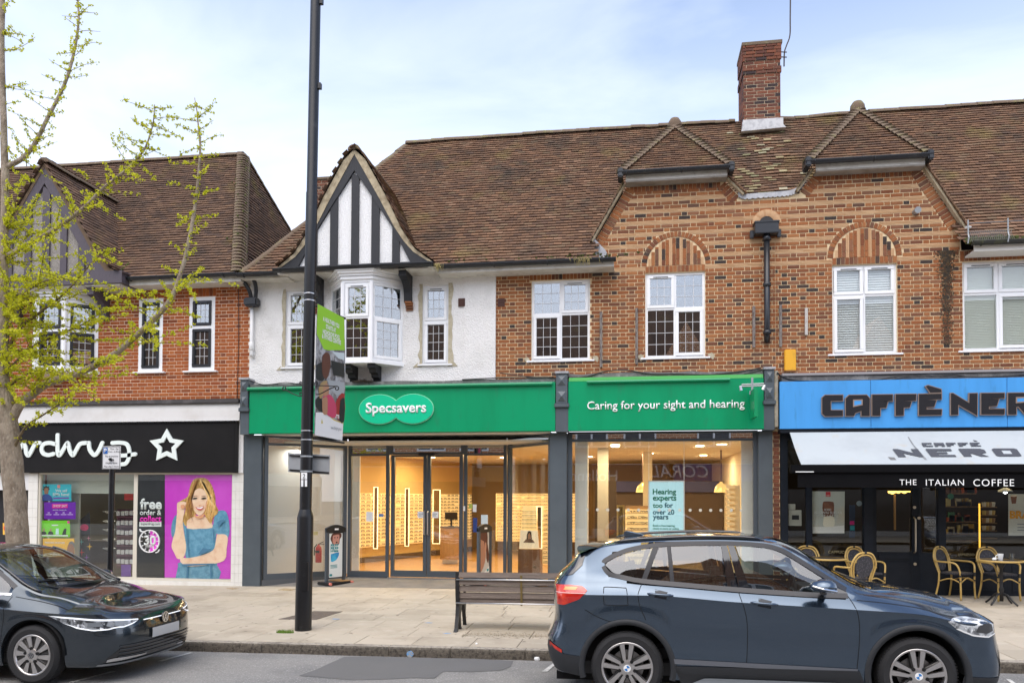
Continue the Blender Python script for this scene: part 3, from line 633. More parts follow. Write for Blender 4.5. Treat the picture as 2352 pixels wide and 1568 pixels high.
for i in range(160):
    a, r = random.random()*6.3, random.random()**.5; c = Vector((-3.03+r*.22*math.cos(a), -.2+r*.12*math.sin(a), 4.19+random.random()*.06*(1.2-r))); d = Vector((random.uniform(-1, 1), random.uniform(-.5, .5), random.uniform(-.3, .3)))*.09
    b.tube([c-d, c+d], .0035, 3, False)
b.build('bird_nest', mat('nest_twigs', (.075,.055,.04), .95), label='scruffy dark bird nest of twigs on the ledge under the white bay', cat='nest')
# --- timbered gable over the bay
GY = -.55
oR = [(803,40),(870,100),(1000,330),(1100,540),(1180,660),(1290,742)]
PR = XZ('Z4', oR, GY); GXC = PR[0][0]; PL = [(2*GXC-x, z) for x, z in PR]
bl = XZ('Z4', [(801,78),(862,185),(955,350),(1052,535),(1112,625),(1172,693),(1262,750)], GY); zb = bl[-1][1]
inn = XZ('Z4', [(801,180),(908,338),(1040,538),(1152,738)], GY); inn[-1] = (inn[-1][0], zb)
def mir(pts): return [(2*GXC-x, z) for x, z in pts]
gable = MB().prism(mir(inn)[::-1]+inn[1:], GY+.03, GY+.2).build('gable_panel', RENDER2, opt)
bar = MB(); bar.prism(bl+inn[::-1], GY-.03, GY+.1); bar.prism(mir(bl)+mir(inn)[::-1], GY-.031, GY+.1); bar.build('bargeboard', BLACKT, gable)
for a, c in ((778, 825), (645, 692), (905, 955), (1037, 1083), (517, 563)):
    x0, x1 = ix('Z4', a, 740, GY), ix('Z4', c, 740, GY)
    MB().prism([(x0, zb), (x1, zb), (x1, interp([(-9, zb)]+sorted(mir(inn)[::-1]+inn), x1)+.03), (x0, interp([(-9, zb)]+sorted(mir(inn)[::-1]+inn), x0)+.03)], GY-.012, GY+.08).build('timber_post', BLACKT, gable)
MB().box(mir(bl)[-1][0], bl[-1][0], GY-.035, 0, zb-.10, zb-.002).build('gable_beam', BLACKT, gable)
und = MB(); top = [(p[0], p[1]-.035) for p in PR]
und.prism(top+bl[::-1], GY-.04, GY+.05); und.prism(mir(top)+mir(bl)[::-1], GY-.041, GY+.05); und.build('undercloak', mat('cream_undercloak', (.50,.42,.28), .9, var=[((.28,.22,.14), 8, .45, .7)]), gable)
roof = MB()
# roof boards below the tiles: main slope, left hip end, gable slopes
HIPX = lambda y: lerp(-5.64, -3.10, (y-EY)/(RY-EY))
roof.add([(-5.64, EY, EZ), (1.66, EY, EZ), (1.66, RY, RZ), (-3.10, RY, RZ)], [(0,1,2,3)]); roof.add([(1.66, .55, zmain(.55)), (PX, .55, zmain(.55)), (PX, RY, RZ), (1.66, RY, RZ)], [(0,1,2,3)]); roof.add([(-5.64, EY, EZ), (-3.10, RY, RZ), (-5.64, 6.4, EZ)], [(0,1,2)]); roof.add([(-3.1, RY, RZ), (PX, RY, RZ), (PX, 6.4, EZ), (-5.64, 6.4, EZ)], [(0,1,2,3)])
ROOFB = mat('roof_felt', (.035,.028,.024), .95)
def profS(P, y0, sgn):
    P = P[::-1]; L = [0]
    for (a, b_), (c, d) in zip(P[:-1], P[1:]): L.append(L[-1]+math.hypot(c-a, d-b_))
    def S(u, v):
        v = min(max(v, 0), L[-1]+.2)
        for i in range(len(P)-1):
            if v <= L[i+1] or i == len(P)-2:
                t = (v-L[i])/(L[i+1]-L[i]); return Vector((lerp(P[i][0], P[i+1][0], t), y0+sgn*u, lerp(P[i][1], P[i+1][1], t)))
    return S, L[-1]
def gable_roof(parent, PRp, PLp, y0, m, capn):
    for P, sg in ((PRp, 1), (PLp, -1)):
        q = [tuple(x) for x in crv([(a, b_) for a, b_ in P], 3)]; S, Lt = profS(q, y0 if sg > 0 else y0, sg)
        def ins(u, v, S=S, sg=sg):
            p = S(u, v); return (y0-.06 < p.y < 3.2) and (p.y < -.35 or p.z > zmain(p.y)-.04)
        tiling(parent, S, 0 if sg > 0 else -3.2, 3.2 if sg > 0 else 0, Lt, ins, m, cap=capn, sag=.006, t=.024, gap=.012)
        b = MB(); b.grid([[Vector((a, yy, c-.004)) for a, c in q] for yy in (y0+.02, 2.6)]); b.build('roof_boards', ROOFB, parent)
rf = roof.build('roof', ROOFB, opt)
gable_roof(rf, PR, PL, GY-.05, TILE_M, 30)
ridge(rf, [(GXC, GY-.07, PR[0][1]+.01), (GXC, 1.55, PR[0][1]+.01)], r=.12)
G1 = dict(xc=3.25, l=(1.63, 6.92), tl=(2.26, 7.97), tr=(4.13, 7.97), ap=(3.25, 1.2, 9.70), gl=2.13, gr=4.23)
G2 = dict(xc=6.86, l=(5.5, 7.70), tl=(5.78, 8.06), tr=(7.65, 8.0), ap=(6.90, 1.2, 9.79), gl=5.59, gr=7.74)
gzp = sorted(PL+PR)
def under(x, z):                               # hidden below a gable or gablet roof
    if -4.7 < x < -1.55 and z < interp(gzp, x)-.12: return True
    for g in (G1, G2):
        ax, ay, az = g['ap']
        if g['gl']+.25 < x < g['gr']-.25 and z < az-abs(x-ax)*1.5-.45: return True
    return False
Sm = lambda u, v: Vector((u, EY+v*CPH, EZ+v*SPH))
LM = (RY-EY)/CPH
def in_opt(u, v):
    p = Sm(u, v)
    if u > PX+.08 or u < HIPX(p.y)+.02 or v > LM-.02 or under(u, p.z): return False
    return not (u > 1.72 and p.z < 7.60 and not u < 1.63+(p.z-6.5)*.2)
tiling(rf, Sm, -5.7, PX+.1, LM, in_opt, TILE_M, cap=300, sag=.014)
ridge(rf, [(-3.10, RY, RZ), (.6, RY, RZ+.02), (4.7, RY, RZ-.01)])
ridge(rf, [(-5.62, EY, EZ+.02), (-3.10, RY, RZ)], r=.10)
# half-hipped gablet roofs
def gablet(parent, g, m):
    ax, ay, az = g['ap']; z0 = 8.16; y0 = -.28; sl = (az-z0)/(ay-y0); ph = math.atan(sl); S = lambda u, v: Vector((u, y0+v*math.cos(ph), z0+v*math.sin(ph))); L_ = (ay-y0)/math.cos(ph)
    b = MB(); b.add([(g['gl'], y0, z0), (g['gr'], y0, z0), (ax, ay, az), (ax, 2.9, az)], [(0,1,2), (0,2,3), (1,3,2)])
    b.add([(g['l'][0]-.02, -.06, g['l'][1]), (g['tl'][0]-.08, -.06, g['tl'][1]+.03), (g['tl'][0]-.08, .8, g['tl'][1]+.03), (g['l'][0]-.02, .8, g['l'][1])], [(0,1,2,3)]); bo = b.build('gablet_roof', ROOFB, parent)
    tiling(bo, S, g['gl'], g['gr'], L_, lambda u, v: lerp(g['gl'], ax, v/L_)+.02 < u < lerp(g['gr'], ax, v/L_)-.02, m, cap=40, sag=.006)
    nf = (0, -math.sin(ph), math.cos(ph)); bonnets(bo, (g['gl']+.02, y0+.01, z0+.02), (ax, ay, az), nf, (-.86, 0, .5)); bonnets(bo, (g['gr']-.02, y0+.01, z0+.02), (ax, ay, az), nf, (.86, 0, .5))
    MB().lathe([(.13, -.14), (.15, -.05), (.14, .05), (.09, .13), (.02, .16)], (ax, ay+.02, az+.02), 12).build('hip_cap', RIDGE, bo, smooth=True)
    gt = gutter(bo, g['gl']-.03, g['gr']+.03, y0-.05, z0-.02, r=.065)
    for x in (g['gl']-.04, g['gr']-.06): MB().box(x, x+.1, y0-.11, y0+.25, z0-.13, z0+.05).build('gutter_end', BLACKG, gt, bevel=.02)
    x0, x1 = g['tl'][0]-.02, g['tr'][0]+.02
    MB().box(x0, x1, -.24, -.205, z0-.16, z0-.03).build('eaves_board', FASC_W, bo); MB().box(x0, x1, -.24, .0, z0-.19, z0-.162).build('soffit', mat('soffit_grey', (.33,.30,.26), .8, var=[((.2,.18,.15), 4, .4, .7)]), bo)
    return bo
gablet(rf, G1, TILE_M)
def verge_tiles(parent, a, b_, side):           # raking tile edges on a gable verge
    a = Vector((a[0], -.07, a[1])); b_ = Vector((b_[0], -.07, b_[1])); d = (b_-a).normalized(); n = Vector((-d.z, 0, d.x))*side; L = (b_-a).length; k = int(L/.10); mb = MB()
    for i in range(k): mb.obox(a+d*(i+.5)*L/k+n*.035+Vector((0, random.uniform(-.01, .01), 0)), (d+n*.16).normalized(), (0,1,0), n, .085, .09, .008)
    mb.build('verge_tiles', TILE_M, parent); MB().obox((a+b_)/2+n*.0+Vector((0, .02, 0)), d, (0,1,0), n, L/2, .06, .018).build('undercloak', MAT['cream_undercloak'], parent)
verge_tiles(rf, (1.58, 6.90), (2.22, 8.0), 1); verge_tiles(rf, (4.17, 8.0), (4.47, 7.68), 1)
# flashing of lead over the wall between the gablets
def flashing(parent, pts, m=LEADM):
    P = [tuple(q) for q in crv([(a, b_) for a, b_ in pts], 6)]; mb = MB()
    for i, ((a, b_), (c, d)) in enumerate(zip(P[:-1], P[1:])): mb.prism([(a, b_+.05), (c, d+.05), (c, d-.035-.02*(i % 2)), ((a+c)/2, (b_+d)/2-.05), (a, b_-.035-.02*((i+1) % 2))], -.04, .2)
    mb.build('lead_flashing', m, parent)
flashing(rf, [(4.38, 7.70), (4.5, 7.65), (4.8, 7.655), (PX, 7.66)])
MB().prism([(1.5, 6.80), (1.62, 6.98), (1.85, 6.72), (1.95, 6.50), (1.75, 6.48)], -.05, .05).build('lead_flashing', LEADM, rf)
# eaves: soffit, fascia boards, gutters
MB().box(-5.62, -4.6, -.40, 0, 6.34, 6.40).build('soffit', FASC_W, opt)
MB().box(-4.75, -1.45, GY+.02, 0, zb-.13, zb-.102).build('soffit', FASC_W, opt)
MB().box(-1.45, 2.02, -.38, 0, 6.30, 6.325).build('soffit', FASC_W, opt); MB().box(-1.45, 2.02, -.40, -.375, 6.30, 6.43).build('eaves_board', FASC_W, opt)
gutter(opt, -1.5, 2.06, -.47, 6.43); gutter(opt, -4.78, -1.46, GY-.10, zb-.06); gutter(opt, -5.66, -4.66, -.47, 6.43)
b = MB()
for i in range(70):
    x = random.choice((random.gauss(-1.42, .05), random.gauss(1.45, .12))); z = 6.46; l = random.uniform(.04, .2); b.tube([(x, -.53, z), (x+random.uniform(-.06, .06), -.56, z-l)], .003, 3, False)
b.build('dry_weeds', mat('straw', (.40,.33,.13), .9), opt, kind='stuff')
b = MB()
for i in range(60):
    u = random.choice((random.gauss(1.6, .35), random.uniform(-1.4, 1.4))); b.lathe([(.001, .02), (random.uniform(.01, .04), .012), (.01, -.02)], (u, -.40+random.random()*.1, 6.50+random.random()*.06), 6)
b.build('eaves_moss', MOSS, rf, kind='stuff')
# --- small fittings on the front
for k, x, z, ff in (('Z4', 1478, 1012, bw), ('Z4', 1725, 1010, bw)):
    p = A(k, x, z); mb = MB().box(p.x-.07, p.x+.07, -.05 if x < 1500 else -.02, .0, p.z-.08, p.z+.08); v = mb.build('air_vent', mat('vent_brick', (.10,.05,.04), .9), opt)
    for t in range(3): MB().box(p.x-.06, p.x+.06, -.062 if x < 1500 else -.032, -.02, p.z-.05+t*.045, p.z-.028+t*.045).build('vent_bar', MAT['vent_brick'], v)
def batten(par, k, x, y0, y1, wd=.05, m=WOODW):
    a, c = A(k, x, y0), A(k, x, y1); MB().prism([(a.x-wd/2, a.z), (a.x+wd/2, a.z), (c.x+wd/2, c.z), (c.x-wd/2, c.z)], -.045, -.008).build('wall_batten', m, par)
batten(opt, 'Z7', 972, 700, 1155); batten(opt, 'Z7', 1266, 668, 1130); batten(opt, 'Y1', 116, 770, 1110)
# downpipe and hopper between the two gables
def arched_outlet():
    p = A('Y1', 222, 85); vm = MB().box(-.02, .02, -.014, .02, -.065, .065).mesh('radiating_tile', TCREASE)
    for i in range(19):
        a = math.pi*(i+.5)/19; o = obj('arch_tile', vm, bw); o.matrix_basis = Matrix.Translation((p.x+.2*math.cos(a), -.01, p.z+.2*math.sin(a))) @ Matrix.Rotation(math.pi/2-a, 4, 'Y')
    MB().prism([(p.x+.135*math.cos(math.pi*k/10), p.z+.135*math.sin(math.pi*k/10)) for k in range(11)], -.021, -.002).build('outlet_opening', DARKIN, bw)
    h0 = A('Y1', 125, 80, -.2); h1 = A('Y1', 322, 180, -.2); mb = MB(); mb.box(h0.x, h1.x, -.25, -.03, h1.z+.04, h0.z); mb.box(h0.x-.015, h1.x+.015, -.265, -.02, h0.z-.02, h0.z+.02); mb.box(h0.x-.07, h0.x, -.1, -.03, h1.z, h0.z-.1); mb.box(h1.x, h1.x+.07, -.1, -.03, h1.z, h0.z-.1)
    hop = mb.build('rain_hopper', BLACKG, opt, bevel=.01)
    x = ix('Y1', 226, 400, -.14); zb_ = iz('Y1', 230, 1060, -.14)
    dp = MB().tube([(x, -.14, h1.z+.05), (x, -.14, zb_+.3), (x, -.12, zb_+.15), (x+.01, -.06, zb_)], .055, 12).build('downpipe', BLACKG, opt, smooth=True)
    MB().lathe([(.06, -.11), (.085, -.1), (.06, 0)], (x, -.14, h1.z+.03), 12).build('pipe_collar', BLACKG, dp, smooth=True)
    for zz in (iz('Y1', 222, 590, -.14), iz('Y1', 226, 985, -.14)): MB().lathe([(.058, -.04), (.075, -.03), (.075, .03), (.058, .04)], (x, -.14, zz), 12).build('pipe_collar', BLACKG, dp, smooth=True)
arched_outlet()
# chimney on the party line
def chimney(parent, x0, x1, y0, y1, z0, z1, m, bands):
    c = MB().box(x0, x1, y0, y1, z0, z1).build('chimney', mat('chimney_mortar', (.46,.36,.25), .95), parent); st = shared_brick(m); hd = shared_brick(m, .1025); z = z0; r = 0
    hdr = MB()
    while z < z1-.05:
        g = .022 if any(a <= z < b_ for a, b_ in bands) else 0
        for face in ('f', 'l'):
            a, e = (x0-g, x1+g) if face == 'f' else (y0, y1); x = a-(r % 2)*.1625+.002
            s = True
            while x < e:
                p, q = max(x, a), min(x+.215, e)
                if q-p > .03:
                    if face == 'f':
                        if q-p > .214: obj('brick', st, c, ((p+q)/2, y0-g, z+.0325))
                        else: hdr.box(p, q-.004, y0-g-.008, y0+.02, z, z+.065)
                    else: hdr.box(x0-g-.008, x0+.02, p, q-.004, z, z+.065)
                x += .225
        z += CJ; r += 1
    hdr.build('brick_field', m, c, kind='stuff')
    return c
ch = chimney(opt, 4.83, 5.62, 2.45, 3.25, 10.05, 11.98, BRICK_C, ((11.3, 11.4), (11.55, 12.2)))
MB().box(4.79, 5.66, 2.41, 3.29, 11.98, 12.05).build('chimney_cap', RIDGE, ch); MB().prism([(4.76, 10.02), (5.72, 10.05), (5.66, 10.12), (5.66, 10.27), (4.80, 10.27), (4.79, 10.12)], 2.36, 2.5).build('chimney_flashing', mat('lead_white', (.58,.58,.58), .6, var=[((.36,.36,.37), 8, .45, .7)]), ch)
x, z = 5.68, iz('Z8', 325, 230, 2.8)
aer = [A('Z8', 327, 228, 2.8), A('Z8', 330, 125, 2.8), A('Z8', 345, 75, 2.8), A('Z8', 370, 0, 2.8), A('D', 1815, 40, 2.8), A('D', 1816, -60, 2.8)]
ae = MB().tube([q for q in crv(aer, 4)], .016, 6).build('aerial_mast', mat('dark_rust', (.06,.045,.04), .7), label='thin bent aerial mast clamped to the chimney top', cat='aerial')
for yy in (125, 162):
    q = A('Z8', 330, yy, 2.8); MB().tube([(5.60, 2.75, q.z), (q.x+.05, 2.8, q.z)], .012, 6).build('clamp', MAT['dark_rust'], ae)
p = A('D', 735, 408, 3.2); c2 = chimney(opt, p.x-.25, p.x+.75, 3.2, 3.8, 8.2, p.z-.06, BRICK_C, ()); MB().box(p.x-.29, p.x+.79, 3.16, 3.84, p.z-.06, p.z).build('chimney_cap', RIDGE, c2)
# ================================================================== coffee shop building, upper part
CR = 12.2
w5 = (9.75, 11.0, 4.59, 6.24)
b = MB(); cells(b, PX, CR, 4.12, 6.45, [w3, w4, w5], 0, .25); b.prism([(PX, 6.45), (8.36, 6.45), (8.34, 6.86), (7.65, 8.03), (5.78, 8.03), (5.50, 7.66), (PX, 7.66)], 0, .25)
cw = b.build('brick_wall', MORT_O, caf)
def xr_caf(z):
    if z < 6.45: return (PX, CR)
    if z < 6.86: return (PX, 8.34)
    return (PX if z < 7.57 else lerp(5.60, 5.85, max(0, (z-7.66)/.37)), lerp(8.34, 7.65, (z-6.86)/1.16)-.2)
bricklay(cw, BRICK_O, 4.13, 7.93, xr_caf, [w3, w4, w5, (w3[0], w3[1], w3[3], w3[3]+.14), (w4[0]-.04, w5[1], w4[3], w4[3]+.23)], band=frieze(4.13), arches=[AR2])
soldier(cw, BRICK_O, w3[0], w3[1], w3[3]+.004, w3[3]+.135); soldier(cw, BRICK_O, w4[0]-.04, w5[1], w4[3]+.002, w4[3]+.2); soldier(cw, BRICK_O, 5.85, 7.58, 7.88, 8.0)
arch(cw, *AR2, BRICK_O, 1.1); verge(cw, (7.65, 8.03), (8.33, 6.90), BRICK_O, 1); verge(cw, (5.52, 7.70), (5.78, 8.03), BRICK_O, 1)
for q in (w3, w4, w5): room(caf, *q[:2], *q[2:], m=mat('pale_room', (.30,.30,.29), .9))
upvc(caf, *w3, .05, {(0,0),(0,1),(1,0)}, tf=.34, leads=False, gl=GLASS, label='white window with slatted blinds below the brick arch')
upvc(caf, *w4, .05, {(0,0),(0,1),(1,1)}, tf=.36, leads=False, gl=GLASS); upvc(caf, *w5, .05, {(0,0),(0,1),(1,1)}, tf=.36, leads=False, gl=GLASS)
BLIND = mat('blind_slat', (.80,.81,.82), .5); PBLIND = mat('blind_pale', (.74,.76,.70), .6)
for (x0, x1, z0, z1), m, pitch in ((w3, BLIND, .046), (w4, PBLIND, .03), (w5, PBLIND, .03)):
    bl_ = MB().box(x0+.04, x1-.04, .13, .15, z1-.08, z1-.04).build('blind', m, caf); st = MB(); z = z0+.06; k = 0
    while z < z1-.09:
        an = 1.12; st.obox(((x0+x1)/2, .125, z), (1,0,0), (0, math.cos(an), math.sin(an)), (0, -math.sin(an), math.cos(an)), (x1-x0)/2-.04, .024, .0012); z += pitch
    st.build('slats', m, bl_, kind='stuff')
# roof
b = MB(); b.add([(8.3, EY, EZ), (CR, EY, EZ), (CR, RY, RZ), (8.3, RY, RZ)], [(0,1,2,3)]); b.add([(PX, .55, zmain(.55)-.06), (8.3, .55, zmain(.55)-.06), (8.3, RY, RZ-.06), (PX, RY, RZ-.06)], [(0,1,2,3)]); b.add([(PX, RY, RZ), (CR, RY, RZ), (CR, 6.4, EZ), (PX, 6.4, EZ)], [(0,1,2,3)]); crf = b.build('roof', ROOFB, caf)
def in_caf(u, v):
    p = Sm(u, v)
    if u < PX-.08 or u > CR or v > LM-.02 or under(u, p.z): return False
    return not (u < 8.22 and p.z < 7.62)
def SmC(u, v):                                  # the old slope sags beside the chimney
    p = Sm(u, v); s = math.exp(-((u-5.5)/.55)**2); p.z += s*.02*math.sin(v*9)+.01*s; return p
tiling(crf, SmC, PX-.1, CR, LM, in_caf, TILE_M, cap=300, sag=.016)
LICH = mat('lichen_tile', (.30,.25,.13), .95, isl=[(0,(.22,.17,.08)),(.4,(.36,.30,.17)),(.7,(.16,.15,.06)),(1,(.44,.40,.28))], var=[((.12,.12,.04), 7, .5, .7)], bump=.6, bscale=80)
tiling(crf, lambda u, v: SmC(u, v)+Vector((0, -.004, .005)), 4.4, 5.9, LM-.3, lambda u, v: in_caf(max(u, PX), v) and random.random() < .34*math.exp(-((u-5.15)/.42)**2), LICH, cap=60, sag=.03, name='lichen_tile')
ridge(crf, [(5.7, RY, RZ-.02), (6.2, RY, RZ-.05), (6.9, RY, RZ), (CR, RY, RZ)]); gablet(crf, G2, TILE_M)
verge_tiles(crf, (7.69, 8.05), (8.42, 6.80), 1); verge_tiles(crf, (5.45, 7.68), (5.74, 8.08), 1)
flashing(crf, [(PX+.002, 7.66), (5.3, 7.67), (5.45, 7.72), (5.58, 7.86), (5.70, 8.06)])
MB().box(8.42, CR, -.38, 0, 6.30, 6.33).build('soffit', IVORY, caf); MB().box(8.42, CR, -.40, -.375, 6.30, 6.43).build('eaves_board', IVORY, caf); gutter(caf, 8.36, CR, -.47, 6.45, m=mat('mossy_gutter', (.035,.035,.03), .8, var=[((.08,.085,.035), 8, .5, .7)]))
b = MB()
for i in range(160):
    u = 8.3+abs(random.gauss(0, .35)); r = random.uniform(.012, .05); b.lathe([(.001, r*.8), (r, r*.3), (r*.7, -r)], (u, -.46+random.random()*.12, 6.49+random.random()*.05), 6)
b.build('gutter_moss', MOSS, crf, kind='stuff')
b = MB(); nx = 22
for i in range(nx+1):                           # wire guard over the corner of the gutter
    x = lerp(8.25, 8.95, i/nx); b.tube([(x, -.52, 6.44), (x+.05, -.47, 6.60), (x+.1, -.40, 6.68)], .003, 3, False)
    x2 = lerp(8.35, 9.05, i/nx); b.tube([(x2, -.52, 6.44), (x2-.05, -.47, 6.60), (x2-.1, -.40, 6.68)], .003, 3, False)
b.build('wire_guard', mat('wire_grey', (.16,.15,.14), .7), caf, kind='stuff')
b = MB().tube([(8.3, -.5, 6.78), (CR, -.5, 6.80)], .004, 4)
wr = b.build('bird_wire', GALV, caf)
for k in (1885, 2215): x = ix('Y1', k, 140, -.5); MB().tube([(x-.02, -.56, 6.40), (x-.01, -.58, 6.50), (x+.01, -.5, 6.60), (x+.01, -.5, 6.84)], .012, 6).build('wire_stay', GALV, wr)
MB().lathe([(.001, 0), (.05, .01), (.06, .03), (.02, .05)], tuple(A('Y1', 1890, 128, -.42)), 8).build('plastic_scrap', SIGNW, label='scrap of white plastic caught on the gutter of the coffee shop roof', cat='litter')
p = A('Z8', 1290, 1300); MB().tube([(p.x, .02, p.z), (p.x, -.09, p.z), (p.x, -.16, p.z-.01)], [.055, .055, .06], 12).build('flue_pipe', GALV, caf, smooth=False)
batten(caf, 'Y1', 337, 757, 1105); batten(caf, 'Y1', 549, 785, 1008, m=mat('pale_batten', (.50,.48,.45), .9, var=[((.25,.2,.17), 10, .55, .7)], stretch=(6,6,1)))
a, c = A('Y1', 373, 1125, -.1), A('Y1', 468, 1300, -.1)
ab = MB().box(a.x, c.x, -.11, -.012, c.z, a.z).build('alarm_box', mat('alarm_yellow', (.78,.40,.02), .45, var=[((.5,.26,.02), 5, .55, .75)]), bevel=.012, label='yellow alarm box on the brick wall above the blue sign', cat='alarm box')
MB().box(a.x+.01, c.x-.01, -.114, -.1, c.z-.02, c.z+.012).build('alarm_lamp', mat('rust_brown', (.20,.09,.03), .8), ab)
STAIN = mat('black_algae', (.045,.035,.024), .95, var=[((.12,.07,.03), 26, .5, .65)], bump=1, bscale=60)
mb = MB()                                       # black growth on the bricks below the leaking corner
for i in range(2600):
    t = random.random()**1.5; z = 6.45-t*1.75; x = 8.10+random.gauss(0, .075*(1-.4*t))*(1+.6*noise.noise((0, 0, z*6))); r = random.uniform(.003, .013)*(1-.4*t)
    mb.obox((x, -.010, z), (1,0,0), (0,1,0), (0,0,1), r, .0012+random.random()*.002, r*.7)
mb.build('algae_stain', STAIN, cw, kind='stuff')
# ================================================================== chemist's building, upper part
CL = -15.5; XR = -5.61
cwin = [(-8.165, -7.60, 4.53, 6.12), (-6.99, -6.40, 4.53, 6.115)]
b = MB(); cells(b, CL, XR, 3.90, 6.46, cwin+[(-10.7, -9.2, 4.7, 6.1)], 0, .25); hw_ = b.build('brick_wall', MORT_R, che)
hol = cwin+[(q[0]-.02, q[1]+.02, q[3], q[3]+.23) for q in cwin]+[(-10.55, -9.15, 4.5, 6.4)]
bricklay(hw_, BRICK_R, 3.93, 6.44, lambda z: (CL+.02, XR), hol, off=.05)
for q in cwin: soldier(hw_, BRICK_R, q[0]-.02, q[1]+.02, q[3]+.004, q[3]+.222)
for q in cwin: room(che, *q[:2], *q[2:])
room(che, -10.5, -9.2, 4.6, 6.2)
BFR = mat('black_sash', (.012,.013,.016), .4)
for q in cwin: upvc(che, *q, .0, {(0,0),(1,0)}, tf=.41, cols=1, m=WHITE, sm=BFR, lm=LEADB, ft=.095)
CB = [Vector((-10.62, 0, 0)), Vector((-10.30, -.42, 0)), Vector((-9.60, -.42, 0)), Vector((-9.10, 0, 0))]
cbb = bay(che, CB, 4.57, 6.06, .44, WHITE, GLASSU, LEADB, opens=({(0,0),(1,0)},)*3, sm=BFR, ft=.09)
CGY = -.6; cxc = -9.985
cR = [(cxc, 8.97), (-9.36, 8.02), (-8.975, 7.42), (-8.70, 6.97), (-8.43, 6.66), (-8.12, 6.50)]
cRi = [(cxc, 8.83), (-9.40, 7.92), (-9.02, 7.30), (-8.76, 6.86), (-8.52, 6.56)]
inn2 = [(cxc, 8.50), (-9.62, 7.93), (-9.18, 7.20), (-8.87, 6.56)]
cm = lambda P: [(2*cxc-x, z) for x, z in P]
zc0 = 6.56
cg = MB().prism(cm(inn2)[::-1]+inn2[1:], CGY+.03, CGY+.2).build('gable_panel', PEBBLE, che)
bar = MB(); bar.prism(cRi+inn2[::-1], CGY-.03, CGY+.1); bar.prism(cm(cRi)+cm(inn2)[::-1], CGY-.031, CGY+.1); bar.build('bargeboard', PURPT, cg)
ti = sorted(cm(inn2)+inn2)
for a, c in ((365, 430), (215, 270), (525, 580), (683, 738), (48, 108)):
    x0, x1 = ix('Y8', a, 1000, CGY), ix('Y8', c, 1000, CGY)
    MB().prism([(x0, zc0), (x1, zc0), (x1, max(zc0+.02, interp(ti, x1)+.03)), (x0, max(zc0+.02, interp(ti, x0)+.03))], CGY-.012, CGY+.08).build('timber_post', PURPT, cg)
MB().box(-11.7, -8.13, CGY-.05, 0, zc0-.26, zc0-.002).build('gable_beam', PURPT, cg)
MB().box(-11.7, -8.2, CGY, 0, zc0-.30, zc0-.262).build('soffit', FASC_W, che)
und = MB(); und.prism([(x, z-.035) for x, z in cR]+cRi[::-1], CGY-.04, CGY+.05); und.prism(cm([(x, z-.035) for x, z in cR])+cm(cRi)[::-1], CGY-.041, CGY+.05); und.build('undercloak', mat('brown_undercloak', (.15,.10,.06), .9), cg)
HR = lambda y: lerp(-5.66, -7.38, (y-EY)/(RY-EY))
b = MB(); b.add([(CL, EY, EZ), (-5.66, EY, EZ), (-7.38, RY, RZ), (CL, RY, RZ)], [(0,1,2,3)]); b.add([(-5.66, EY, EZ), (-5.66, 6.4, EZ), (-7.38, RY, RZ)], [(0,1,2)]); b.add([(CL, RY, RZ), (-7.38, RY, RZ), (-5.66, 6.4, EZ), (CL, 6.4, EZ)], [(0,1,2,3)])
lrf = b.build('roof', ROOFB, che)
gable_roof(lrf, cR, cm(cR), CGY-.05, TILE_L, 40); ridge(lrf, [(cxc, CGY-.07, 8.98), (cxc, 1.7, 8.98)], r=.12)
czp = sorted(cm(cR)+cR)
def in_che(u, v):
    p = Sm(u, v)
    return u < HR(p.y)-.03 and u > CL and v < LM-.02 and not (-11.8 < u < -8.2 and p.z < interp(czp, u)-.12)
tiling(lrf, Sm, CL-.1, -5.6, LM, in_che, TILE_L, cap=300, sag=.012)
d_ = Vector((-7.38+5.66, 0, RZ-EZ)); hl = d_.length; d_.normalize(); Sh = lambda u, v: Vector((-5.66, u, EZ))+d_*v
tiling(lrf, Sh, EY, 6.4, hl, lambda u, v: lerp(EY, RY, v/hl)+.04 < u < lerp(6.4, RY, v/hl)-.02, TILE_L, cap=60, sag=.012)
ridge(lrf, [(CL, RY, RZ), (-7.38, RY, RZ)]); bonnets(lrf, (-5.66, EY+.02, EZ+.02), (-7.38, RY, RZ), (0, -SPH, CPH), (.92, 0, .38), r=.13)
ridge(lrf, [(-5.66, 6.4, EZ), (-7.38, RY, RZ)], r=.1)
MB().box(-8.13, -5.62, -.38, 0, 6.30, 6.33).build('soffit', FASC_W, che); MB().box(-8.13, -5.62, -.40, -.375, 6.30, 6.44).build('eaves_board', FASC_W, che); gutter(che, -8.2, -5.67, -.47, 6.45)
for x in (-9.0, -11.1): big_bracket(che, x, 6.28, PURPT, d=.55, h=.62)
b = MB()
for i in range(170):
    if i < 90: v = random.random(); P_ = Vector((-8.43+.28*math.sin(v*2), -.25+v*1.9, 6.7+v*1.95)); r = random.uniform(.012, .035)
    else: v = random.random(); P_ = Vector((-5.66, EY, EZ)).lerp(Vector((-7.38, RY, RZ)), v)+Vector((random.gauss(0, .08), random.gauss(0, .05), .06)); r = random.uniform(.01, .03)
    b.lathe([(.001, r*.8), (r, r*.2), (r*.6, -r)], tuple(P_), 6)
b.build('roof_moss', MOSS, lrf, kind='stuff')
p0, p1 = A('D', 2, 440, 3.5), A('D', 72, 440, 3.5)
cc = chimney(che, p0.x-.3, p1.x-.2, 3.4, 4.1, 9.0, p0.z, BRICK_C, ()); MB().box(p0.x-.34, p1.x-.16, 3.36, 4.14, p0.z, p0.z+.1).build('chimney_cap', RIDGE, cc)
